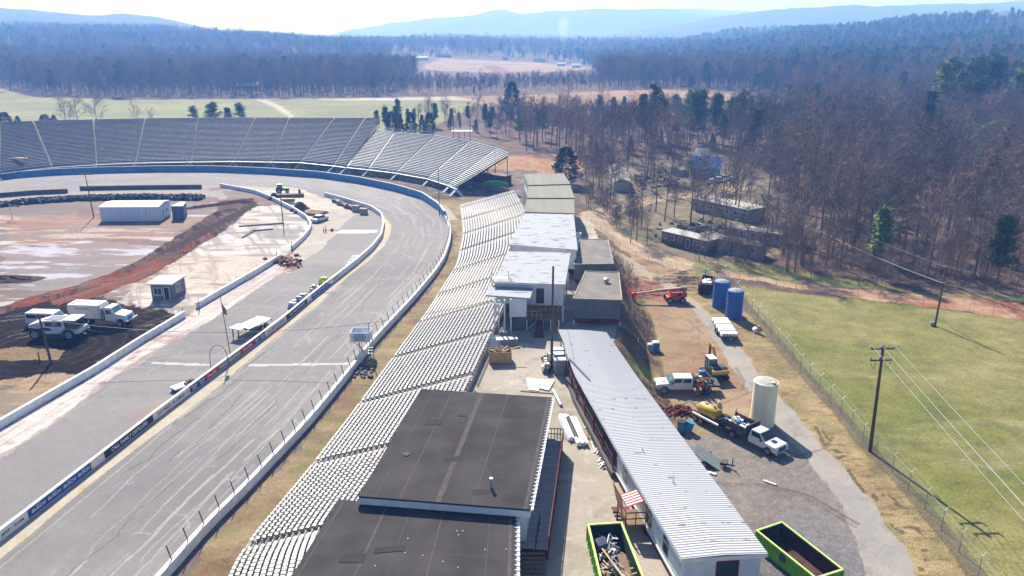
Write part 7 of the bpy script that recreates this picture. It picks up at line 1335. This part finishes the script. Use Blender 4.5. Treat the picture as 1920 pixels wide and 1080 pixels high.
# ---- small things in the yard
m = MB(); c = P(1422, 625); m.at(c); m.lathe([(.32, 0), (.32, .08), (.27, .1), (.24, 1.05), (.2, 1.1)], 14); solo('traffic_drum', m, mat('orange and white drum', (.55, .12, .03), col2=(.6, .4, .33), thr=(.48, .52), scale=1.2, stretch=(.1, .1, 3)), 'orange traffic drum standing by the lawn fence', 'drum', c, world=True)
m = MB(); c = P(1416, 623); m.M = Matrix.Translation((c.x, c.y, .36)) @ Matrix.Rotation(R(90), 4, 'X'); m.lathe([(.2, -.45), (.36, -.35), (.36, .35), (.2, .45)], 14); solo('white_drum', m, WHITE, 'white drum lying on its side next to the orange traffic drum', 'drum', c, world=True)
for px_, py_, mt_, lb_, hh, wd in ((1229, 657, 'blue', 'blue portable cabinet with a white top on the edge of the bank', 1.15, .42), (1218, 659, 'grey', 'pale grey utility cabinet beside the blue one', 1.0, .32)): c = P(px_, py_); o = thing('utility_cabinet', lb_, 'cabinet', c, R(4)); m = MB(); m.box(-wd, wd, -wd, wd, 0, hh); part('body', m, BLUEA if mt_ == 'blue' else CONC, o); m = MB(); m.box(-wd * 1.1, wd * 1.1, -wd * 1.1, wd * 1.1, hh, hh + .14, tx=.08, ty=.08); part('lid', m, WHITE, o)
BL2 = mat('sky blue barrel', (.06, .25, .42), rough=.5, var=.15)
for px_, py_, lb_, rx in ((1277, 808, 'upright light blue barrel with a dark rim beside the ribbed roof', 0), (1288, 809, 'tilted light blue barrel right of the upright one', 16)): c = P(px_, py_); o = thing('barrel', lb_, 'barrel', c); m = MB(); m.at((0, 0, 0), ry=R(rx)); m.lathe([(.42, 0), (.46, .3), (.44, .7), (.46, 1.15)], 16); part('shell', m, BL2, o); m = MB(); m.at((0, 0, 0), ry=R(rx)); m.lathe([(.47, 1.12), (.48, 1.2), (.40, 1.2)], 16); part('rim', m, BLACK if not rx else BL2, o)
c = P(1316, 712); m = MB(); m.at(c); m.lathe([(.36, 0), (.4, .3), (.37, .65), (.4, 1.2), (.3, 1.24)], 16); solo('barrel', m, mat('deep blue barrel', (.03, .14, .36), rough=.5), 'deep blue barrel standing behind the group of workers', 'barrel', c, world=True)
m = MB(); qq = random.Random(22); c = P(1274, 771)
for k in range(170): r_ = qq.random() ** .6 * 1.75; an = qq.random() * 6.28; zc = max(0, .9 * (1 - r_ / 1.8)) * qq.random(); m.mi = k % 2; p = Vector((c.x + r_ * math.cos(an), c.y + r_ * .8 * math.sin(an), zc)); e = qq.random() * 6.28; m.bar(p, p + Vector((math.cos(e), math.sin(e), qq.uniform(-.3, .5))) * qq.uniform(.2, .6), qq.uniform(.08, .2), .07)
solo('rubble_pile', m, [CLAY, REDP], 'pile of splintered dark red wood on the bare yard earth', 'rubble', c, world=True)
m = MB(); c = P(1333, 888); m.at((c.x, c.y, .02), rz=R(-35)); m.box(-.5, .5, -.15, .15, 0, .12); solo('concrete_block', m, WHITE, 'small white block in the shade of the tipped trailer', 'block', c, world=True)
m = MB(); c = P(1443, 906); m.at((c.x, c.y, .02), rz=R(-38)); m.box(-.6, .6, -.1, .1, 0, .1); solo('loose_board', m, WHITE, 'single pale board lying out on the gravel', 'board', c, world=True)
m = MB(); qq = random.Random(29)
for k in range(46): c = P(qq.uniform(1178, 1245), qq.uniform(515, 562)); z = float(hz(c.x, c.y)); an = R(qq.uniform(-35, 35)); L_2 = qq.uniform(.6, 3); m.mi = k % 3; m.bar((c.x, c.y, z + .12), (c.x + math.cos(an) * L_2, c.y + math.sin(an) * L_2, float(hz(c.x + math.cos(an) * L_2, c.y + math.sin(an) * L_2)) + .15), .1, .07)
o = solo('brush_and_scrap', m, [WOOD, mat('orange netting', (.42, .08, .03), rough=.8), CONC], 'cut brush and orange netting strewn on the bank behind the boom lift', 'brush', P(1210, 540), world=True); o['kind'] = 'stuff'; del o['category']
m = MB()
for k in range(60): c = P(qq.gauss(1268, 22), qq.gauss(524, 8)); an = R(qq.uniform(-30, 30)); L_2 = qq.uniform(.8, 3.2); m.bar((c.x, c.y, .05), (c.x + math.cos(an) * L_2, c.y + math.sin(an) * L_2, .15), .08, .06)
o = solo('felled_branches', m, POLEW, 'felled bare branches lying beyond the access road', 'branches', P(1268, 524), world=True); o['kind'] = 'stuff'; del o['category']
m = MB(); c = P(1264, 509); 
for dx in (0, 3.2): m.at((c.x + dx, c.y, 0)); m.bar((-.5, 0, 0), (0, 0, .9), .1, .1); m.bar((.5, 0, 0), (0, 0, .9), .1, .1); m.bar((-.4, .4, .3), (.4, .4, .3), .1, .1)
c = P(930, 357); o = thing('canopy', 'bright green curved canopy beyond the end of the near grandstand', 'canopy', c, R(-14)); m = MB(); m.prism([(2.5 * math.cos(t) * 1.4, 1.6 + .9 * math.sin(t)) for t in np.linspace(0, 3.14, 9)] + [(-3.4, 1.5), (3.4, 1.5)], -1.2, 1.2); part('cover', m, mat('bright green cover', (.03, .36, .06), rough=.6), o); m = MB(); [m.bar((x, y, 0), (x, y, 1.6), .08, .08) for x in (-3.2, 0, 3.2) for y in (-1.1, 1.1)]; [m.bar((-3.3, -1.2, z), (3.3, -1.2, z), .05, .05) for z in (.5, 1.0)]; part('frame', m, STEEL, o)
# ---- houses and old sheds in the clearing
def longbox(name, label, a_px, b_px, wd, h, wallm, roofm, cat='building', gable=0., wins=4, endm=None):
    a, b = P(*a_px), P(*b_px); d = (b - a); L = d.length; rz = math.atan2(d.y, d.x); o = thing(name, label, cat, (a + b) / 2, rz); m = MB(); m.box(-L / 2, L / 2, 0, wd, 0, h); part('wall', m, wallm, o); m = MB()
    if gable: m.M = Matrix.Rotation(0, 4, 'Z'); v = [(-L / 2 - .3, -.35, h - .1), (L / 2 + .3, -.35, h - .1), (L / 2 + .3, wd + .35, h - .1), (-L / 2 - .3, wd + .35, h - .1), (-L / 2 - .3, wd / 2, h + gable), (L / 2 + .3, wd / 2, h + gable)]; m.add(v, [(0, 1, 5, 4), (2, 3, 4, 5), (1, 2, 5), (3, 0, 4), (3, 2, 1, 0)])
    else: m.box(-L / 2 - .2, L / 2 + .2, -.2, wd + .2, h, h + .15)
    part('roof', m, roofm, o)
    for k in range(wins):
        x = -L / 2 + L * (k + .5) / wins; nm = 'door' if k == wins // 2 else 'window'; m = MB(); m.box(x - .5, x + .5, -.06, .02, .1 if nm == 'door' else 1.0, 2.0); w_ = part(nm, m, wallm if wallm in (BRICK, REDP) else WHITE, o); m = MB(); m.box(x - .4, x + .4, -.08, -.055, .2 if nm == 'door' else 1.1, 1.9); part('pane', m, GLASS, w_)
    return o
PALE = mat('pale siding', (.34, .35, .36), rough=.8, var=.2); GRR = mat('mossy pale roof', (.34, .33, .31), rough=.9, col2=(.14, .13, .11), thr=(.42, .6), scale=.5)
longbox('mobile_home', 'long narrow mobile home with a mossy white roof behind the tan-roofed suites', (1181, 359), (1168, 327), 4.2, 2.6, PALE, GRR, 'house', .7, 5)
longbox('house', 'house with a big bright blue roof deep in the bare trees', (1294, 333), (1349, 335), 7.5, 2.9, mat('light blue wall', (.16, .25, .42), rough=.8, var=.2), mat('blue sheet roof', (.05, .17, .46), rough=.6, var=.2), 'house', 2.9, 4)
longbox('lean_to', 'small white-roofed lean-to at the left of the blue-roofed house', (1275, 331), (1292, 329), 4, 2.0, PALE, GRR, 'shed', .5, 1); longbox('gable_cottage', 'white pointed roof showing behind the blue-roofed house', (1308, 318), (1330, 318), 6, 4.2, PALE, mat('white tin roof', (.5, .5, .48), rough=.8), 'house', 2.2, 2)
longbox('ruined_shed', 'long roofless-looking grey block shed under bare trees right of the loop road', (1296, 393), (1402, 417), 6.0, 2.7, PALE, mat('pale flat roof', (.42, .40, .38), rough=.9, var=.3), 'shed', 0, 7)
longbox('old_trailer', 'nearest old trailer with a pale roof and a dark red end', (1240, 455), (1325, 476), 3.4, 2.4, mat('faded maroon siding', (.16, .09, .09), rough=.9, var=.3), mat('dull white trailer roof', (.40, .40, .38), rough=.9, var=.3), 'trailer', 0, 6); longbox('old_trailer', 'second old trailer, behind and right of the red-ended one', (1306, 462), (1420, 486), 3.4, 2.3, PALE, GRR, 'trailer', 0, 6); longbox('old_trailer', 'third old trailer, farthest right under the dense bare trees', (1356, 446), (1468, 462), 3.6, 2.2, PALE, GRR, 'trailer', 0, 5)
q = random.Random(77)
def junk(label, px_, py_, sx, sy, n, seed):
    q7 = random.Random(seed); m = MB()
    for k in range(n): c = P(q7.gauss(px_, sx), q7.gauss(py_, sy)); m.mi = k % 4; m.at((c.x, c.y, 0), rz=q7.random() * 3, rx=q7.uniform(-.4, .4)); s_ = q7.uniform(.15, .9); m.box(-s_, s_, -s_ * q7.uniform(.1, .5), s_ * .1, 0, q7.uniform(.1, .6))
    o = solo('scrap_heap', m, [WOOD, CONCD, PALE, DSTEEL], label, None, P(px_, py_), world=True); o['kind'] = 'stuff'
junk('scattered boards and scrap below the mobile home', 1225, 340, 22, 8, 90, 1); junk('scrap and timber lying between the old trailers', 1310, 428, 30, 7, 120, 2); junk('scrap beside the blue-roofed house', 1350, 340, 14, 5, 60, 3)
# parked car by the blue house, simple sedan copy
def small_copy(src, loc, rz, label):
    c = copy_tree(src); c.location = loc; c.rotation_euler = (0, 0, rz); c['label'] = label; return c
car0 = [ob for ob in bpy.data.objects if ob.name.startswith('parked_car') and ob.parent is None][0]
small_copy(car0, P(1361, 338), R(-10), 'pale car parked right of the blue-roofed house in the trees'); small_copy(car0, P(1345, 341), R(160), 'small pale car nearest the wall of the blue-roofed house')
# ---- far houses by the hill pasture
def far_house(px_, py_, wd, label, wm, rm, rz=0):
    y = 1400
    for _ in range(30):
        g = float(tz(np.array([(px_ - 960) / F * y]), np.array([y]))[0]); pp_ = PYZ(px_, py_, y); y += (pp_.z - g) * (8 if pp_.z > g else 8); y = min(2300, max(600, y))
    c = PYZ(px_, py_, y); c.z = float(tz(np.array([c.x]), np.array([y]))[0]); o = thing('farm_house', label, 'house', c, rz); m = MB(); m.box(-wd / 2, wd / 2, -4, 4, -2, 3.4); part('wall', m, wm, o); m = MB(); v = [(-wd / 2 - .5, -4.6, 3.3), (wd / 2 + .5, -4.6, 3.3), (wd / 2 + .5, 4.6, 3.3), (-wd / 2 - .5, 4.6, 3.3), (-wd / 2 - .5, 0, 6), (wd / 2 + .5, 0, 6)]; m.add(v, [(0, 1, 5, 4), (2, 3, 4, 5), (1, 2, 5), (3, 0, 4), (3, 2, 1, 0)]); part('roof', m, rm, o)
    for k in range(3): x = -wd / 2 + wd * (k + .5) / 3; m = MB(); m.box(x - .7, x + .7, -4.06, -4.0, 1.0, 2.4); part('window', m, GLASS, o)
HW = mat('bright house wall', (.62, .62, .6), rough=.9); HR = mat('dark shingle', (.09, .09, .1), rough=.9); HR2 = mat('bright tin roof', (.62, .64, .66), rough=.6); HB = mat('brown wall', (.24, .16, .12), rough=.9)
for px_, py_, wd, lb_, wm, rm in ((748, 121, 16, 'leftmost of the far hill houses, white with a bright roof', HW, HR2), (765, 116, 14, 'second far hill house, low and bright roofed', HB, HR2), (791, 112, 18, 'far hill house with the brightest tin roof', HW, HR2), (776, 131, 10, 'small white far house below the others among trees', HW, HR2), (832, 107, 26, 'wide dark-roofed farmhouse above the hill pasture', HB, HR), (947, 112, 9, 'small brown barn at the top edge of the hill pasture', HB, HR), (1012, 116, 22, 'long low far house at the upper right of the pasture', HW, HR), (1052, 124, 12, 'far white house at the right foot of the pasture', HW, HR2), (1080, 127, 12, 'rightmost bright-roofed far house beside the woods', HW, HR2), (463, 168, 20, 'bright metal roof glinting in the far left woods', HW, HR2), (62, 118, 14, 'tiny pale roof in the woods at the far left', HW, HR2)): far_house(px_, py_, wd, lb_, wm, rm)
# ---- single trees one can point at
def T(kind, px_, py_, top_py, label, Y=None, **kw):
    hts = [15, 16, 17, 15, 16, 15, 16, 17, 9, 9]
    if Y: c = P(px_, 243); c = Vector(((px_ - 960) / F * (Y * CP + H * SP), Y, -.05 if Y > 318 else 0))
    else: c = P(px_, py_)
    h = PYZ(px_, top_py, c.y).z - c.z; return tree(kind, c.x, c.y, c.z, h / hts[kind], label, **kw)
T(9, 1061, 346, 277, 'broad dark evergreen behind the farthest suite', wide=1.35, name='evergreen_tree'); T(8, 1733, 338, 292, 'narrow dark cedar low in the right-hand woods', wide=1.2); T(7, 1768, 300, 218, 'pale green pine standing out high in the right-hand woods', wide=1.3); T(5, 1543, 275, 232, 'round-topped green pine in the middle of the purple woods', wide=1.1); T(5, 1587, 285, 246, 'smaller green pine right of the round-topped one', wide=.9); T(6, 1498, 230, 196, 'pine poking above the bare woods left of centre right')
for px_, py_, tp, k, lb_ in ((1213, 332, 212, 1, 'tall spreading bare tree left of the blue-roofed house'), (1182, 455, 380, 0, 'left of the twin bare trees in the grass by the loop road'), (1193, 452, 350, 4, 'right of the twin bare trees in the grass by the loop road'), (1213, 460, 396, 2, 'small bare tree in front of the burnt stump'), (1156, 425, 390, 2, 'low bushy bare tree by the bend of the loop road'), (1246, 415, 312, 1, 'bare tree with dark trunk over the loop road'), (1264, 408, 318, 0, 'bare tree just right of the dark-trunked one'), (1318, 420, 330, 4, 'bare tree before the ruined block shed'), (1332, 458, 345, 1, 'bare tree between the old trailers'), (1360, 452, 340, 0, 'bare tree over the second old trailer'), (1294, 408, 335, 3, 'thin bare tree at the left end of the ruined shed'), (1112, 372, 290, 4, 'bushy bare tree right of the farthest suites'), (1128, 380, 262, 1, 'tall bare tree over the fork of the dirt roads'), (1098, 360, 285, 2, 'reddish bare tree close to the broad evergreen'), (1150, 372, 300, 0, 'bare tree in front of the mobile home'), (1400, 478, 372, 1, 'bare tree at the right end of the old trailers'), (1476, 508, 380, 1, 'stout dark bare tree at the corner of the lawn road'), (1490, 511, 392, 4, 'second stout bare tree at the corner of the lawn road'), (1432, 488, 370, 0, 'bare tree left of the stout dark pair'), (1340, 350, 268, 3, 'bare tree hanging over the blue roof'), (1375, 352, 262, 1, 'bare tree right of the blue-roofed house'), (1258, 340, 250, 0, 'bare tree left of the white-roofed lean-to')): T(k, px_, py_, tp, lb_)
for px_, tp, k, lb_ in ((125, 182, 0, 'first thin bare tree behind the tall grandstand'), (150, 178, 1, 'forked bare tree behind the tall grandstand'), (185, 180, 3, 'third bare tree behind the tall grandstand'), (257, 194, 2, 'low round bare tree behind the tall grandstand'), (285, 203, 2, 'faint small bare bush-like tree behind the grandstand'), (366, 199, 5, 'leftmost of four pines behind the tall grandstand'), (402, 193, 7, 'widest of four pines behind the tall grandstand'), (430, 202, 6, 'smallest of four pines behind the tall grandstand'), (453, 194, 5, 'rightmost of four pines behind the tall grandstand'), (13, 211, 9, 'dark cedar at the left edge behind the grandstand'), (37, 218, 8, 'small dark cedar right of the edge one'), (88, 215, 9, 'low dark cedar left of the thin bare trees'), (105, 216, 8, 'low dark cedar right beside the other low one')):
    T(k, px_, 0, tp, lb_, Y=342, wide=1.5 if k >= 5 else 1.1)
for i, px_ in enumerate((735, 752, 771, 792, 806)): T(8 if i % 2 else 9, px_, 0, 210 + (i * 5) % 9, ('first', 'second', 'third', 'fourth', 'fifth')[i] + ' from the left in the row of dark evergreens behind the lower grandstand', Y=325, wide=1.0)
T(9, 960, 0, 155, 'pointed dark cedar rising above the bare woods at centre', Y=400, wide=1.0); T(0, 20, 0, 88, 'solitary large bare tree at the far left edge of the pasture', Y=600, wide=1.3)
for k in range(10):
    if not used_src[k]: tree(k, 60 + k * 4, 230, 0, 1, 'evergreen lost deep in the dense right-hand woods')
# smoke
c = PYZ(1056, 95, 1650); m = MB(); m.lathe([(2, 0), (5, 12), (7, 24), (10, 38), (13, 52), (9, 62), (2, 68)], 16); sm = bpy.data.materials.new('smoke'); sm.use_nodes = True; sn_ = sm.node_tree; sn_.nodes.remove(sn_.nodes['Principled BSDF']); v_ = sn_.nodes.new('ShaderNodeVolumePrincipled'); v_.inputs['Color'].default_value = (.9, .95, 1, 1); v_.inputs['Density'].default_value = .007; v_.inputs['Anisotropy'].default_value = .4; sn_.links.new(v_.outputs[0], sn_.nodes['Material Output'].inputs['Volume'])
o = link(bpy.data.objects.new('smoke', mesh('smoke', m, sm))); o.location = c; o['kind'] = 'stuff'; o['label'] = 'thin pale smoke plume rising from the distant forest'
# ================================================================== PEOPLE
SKIN = mat('skin', (.42, .25, .18), rough=.6, var=.1)
def skin_mesh(name, verts, edges, rad, mt, parent, root=0, sub=1):
    me = bpy.data.meshes.new(name); me.from_pydata(verts, edges, []); me.materials.append(mt); o = link(bpy.data.objects.new(name, me), parent); sk = o.modifiers.new('skin', 'SKIN'); sk.use_smooth_shade = True
    ly = me.skin_vertices[0] if me.skin_vertices else None
    if ly is None: return o
    for i, r_ in enumerate(rad): ly.data[i].radius = (r_, r_) if not isinstance(r_, tuple) else r_; ly.data[i].use_root = (i == root)
    sb_ = o.modifiers.new('sub', 'SUBSURF'); sb_.levels = sub; sb_.render_levels = sub; return o
def add_skin_layer(me):
    bm = __import__('bmesh').new(); bm.from_mesh(me); bm.verts.layers.skin.verify(); bm.to_mesh(me); bm.free()
def person(label, loc, rz, shirt, trousers, lean=.12, arms='reach', hat=None, stride=.12):
    o = thing('person', label, 'person', loc, rz); L = lean
    # x is forward; feet at z 0, height 1.76
    def body(scale_r, sel):
        V = {'pelvis': (0, 0, .95), 'waist': (L * .3, 0, 1.08), 'chest': (L * .8, 0, 1.30), 'neck': (L * 1.1, 0, 1.50), 'head0': (L * 1.25, 0, 1.58), 'head1': (L * 1.35, 0, 1.70)}
        for s, t in ((1, 'l'), (-1, 'r')):
            st_ = stride * s; V['hip' + t] = (0, s * .10, .90); V['knee' + t] = (st_ * .7 + .04, s * .12, .50); V['ankle' + t] = (st_ - .02, s * .13, .09); V['toe' + t] = (st_ + .17, s * .15, .04); V['sh' + t] = (L, s * .20, 1.44)
            if arms == 'reach': V['el' + t] = (L + .16, s * .27, 1.20); V['wr' + t] = (L + .40, s * .20, 1.16)
            else: V['el' + t] = (L - .04, s * .27, 1.16); V['wr' + t] = (L + .10, s * .27, .93)
            d = (Vector(V['wr' + t]) - Vector(V['el' + t])).normalized(); w_ = Vector(V['wr' + t]); V['palm' + t] = tuple(w_ + d * .08)
            side = Vector((0, 0, 1)) if arms == 'reach' else Vector((1, 0, 0))
            for k in range(4): off = side * (.033 - k * .022); V['f%da%s' % (k, t)] = tuple(w_ + d * .11 + off); V['f%db%s' % (k, t)] = tuple(w_ + d * (.16 + (.02, .03, .025, .01)[k]) + off - Vector((0, s * .02, .015)))
            V['th' + t] = tuple(w_ + d * .06 + side * .06)
        return V
    V = body(1, None); names = list(V); idx = {n: i for i, n in enumerate(names)}
    E = [('pelvis', 'waist'), ('waist', 'chest'), ('chest', 'neck'), ('neck', 'head0'), ('head0', 'head1')]
    for t in 'lr':
        E += [('pelvis', 'hip' + t), ('hip' + t, 'knee' + t), ('knee' + t, 'ankle' + t), ('ankle' + t, 'toe' + t), ('chest', 'sh' + t), ('sh' + t, 'el' + t), ('el' + t, 'wr' + t), ('wr' + t, 'palm' + t), ('palm' + t, 'th' + t)]
        for k in range(4): E += [('palm' + t, 'f%da%s' % (k, t)), ('f%da%s' % (k, t), 'f%db%s' % (k, t))]
    def rad(n):
        b = n[:-1] if n[-1] in 'lr' and n not in ('head0',) else n
        return {'pelvis': .14, 'waist': .135, 'chest': .16, 'neck': .06, 'head0': .085, 'head1': .095, 'hip': .095, 'knee': .062, 'ankle': .042, 'toe': .038, 'sh': .075, 'el': .045, 'wr': .03, 'palm': .036, 'th': .011}.get(b, .009)
    def build(name, keep, mt, grow=1.0, add=0.0, sub=1, root='pelvis'):
        kn = [n for n in names if n in keep]; ki = {n: i for i, n in enumerate(kn)}; ed = [(ki[a], ki[b]) for a, b in E if a in ki and b in ki]; me = bpy.data.meshes.new(name); me.from_pydata([V[n] for n in kn], ed, []); me.materials.append(mt); add_skin_layer(me)
        for n in kn: sv = me.skin_vertices[0].data[ki[n]]; r_ = rad(n) * grow + add; sv.radius = (r_, r_); sv.use_root = (n == root)
        ob = link(bpy.data.objects.new(name, me), o); sk = ob.modifiers.new('skin', 'SKIN'); sk.use_smooth_shade = True; sb_ = ob.modifiers.new('sub', 'SUBSURF'); sb_.levels = sub; sb_.render_levels = sub; return ob
    build('body', set(names), SKIN); build('shirt', {'pelvis', 'waist', 'chest', 'shl', 'shr', 'ell', 'elr', 'wrl', 'wrr'}, shirt, 1.06, .012); build('trousers', {'pelvis', 'hipl', 'hipr', 'kneel', 'kneer', 'anklel', 'ankler'}, trousers, 1.06, .014)
    for t in 'lr': m = MB(); a = Vector(V['ankle' + t]); m.at((a.x + .06, a.y, 0)); m.box(-.13, .16, -.055, .055, 0, .12, tx=.02, ty=.01); part('shoe', m, BLACK, o, bevel=.02)
    hx, hz_ = V['head1'][0], V['head1'][2]; m = MB(); m.at((hx, 0, hz_ - .01)); m.lathe([(.112, 0), (.118, .03), (.10, .085), (.05, .115)], 14)
    if hat: m.box(.05, .19, -.09, .09, 0, .018)
    part('hat' if hat else 'hair', m, hat or mat('dark hair', (.03, .02, .015)), o, smooth=True)
    m = MB(); fx = hx + .085; m.mi = 0; m.at((fx, 0, hz_ - .05)); m.box(-.01, .035, -.012, .012, -.03, .015); m.mi = 1
    for s in (-1, 1): m.at((fx + .002, s * .035, hz_ - .035)); m.box(0, .012, -.012, .012, -.005, .008)
    m.at((fx, 0, hz_ - .1)); m.box(0, .01, -.025, .025, -.004, .004); m.mi = 0
    for s in (-1, 1): m.at((hx, s * .098, hz_ - .05)); m.box(-.02, .02, -.01, .01, -.03, .03)
    part('face_features', m, [SKIN, BLACK], o); return o
NV = mat('navy jacket', (.02, .025, .05), rough=.9); KH = mat('khaki trousers', (.20, .17, .12), rough=.9); RD = mat('red jacket', (.5, .03, .02), rough=.8); DK = mat('dark denim', (.03, .04, .06), rough=.9); HHAT = mat('white hard hat', (.7, .7, .7), rough=.3); GRY = mat('grey hoodie', (.09, .10, .12), rough=.9); PAL = mat('pale work shirt', (.4, .36, .32), rough=.9)
def at_px(px_, py_, z=0): c = P(px_, py_, z); return (c.x, c.y, z)
person('worker in a navy jacket and khaki trousers leaning over the truck bed from this side', at_px(1307.5, 744), R(120), NV, KH, .2, 'reach', None, .05)
person('worker in a bright red jacket standing at the back of the flatbed truck', at_px(1318, 741), R(150), RD, DK, .15, 'reach', mat('red cap', (.35, .05, .04)))
person('worker in dark clothes right of the one in the red jacket', at_px(1326.5, 741), R(165), GRY, DK, .05, 'down', None, .16)
person('worker in a white hard hat up on the cluttered truck bed', at_px(1302, 727, 1.1), R(-70), mat('maroon shirt', (.16, .04, .05), rough=.9), DK, .22, 'reach', HHAT)
person('worker in a white hard hat standing behind the golden tank trailer', at_px(1349, 779), R(-150), PAL, DK, .1, 'down', HHAT, .1)
# drop helper attributes
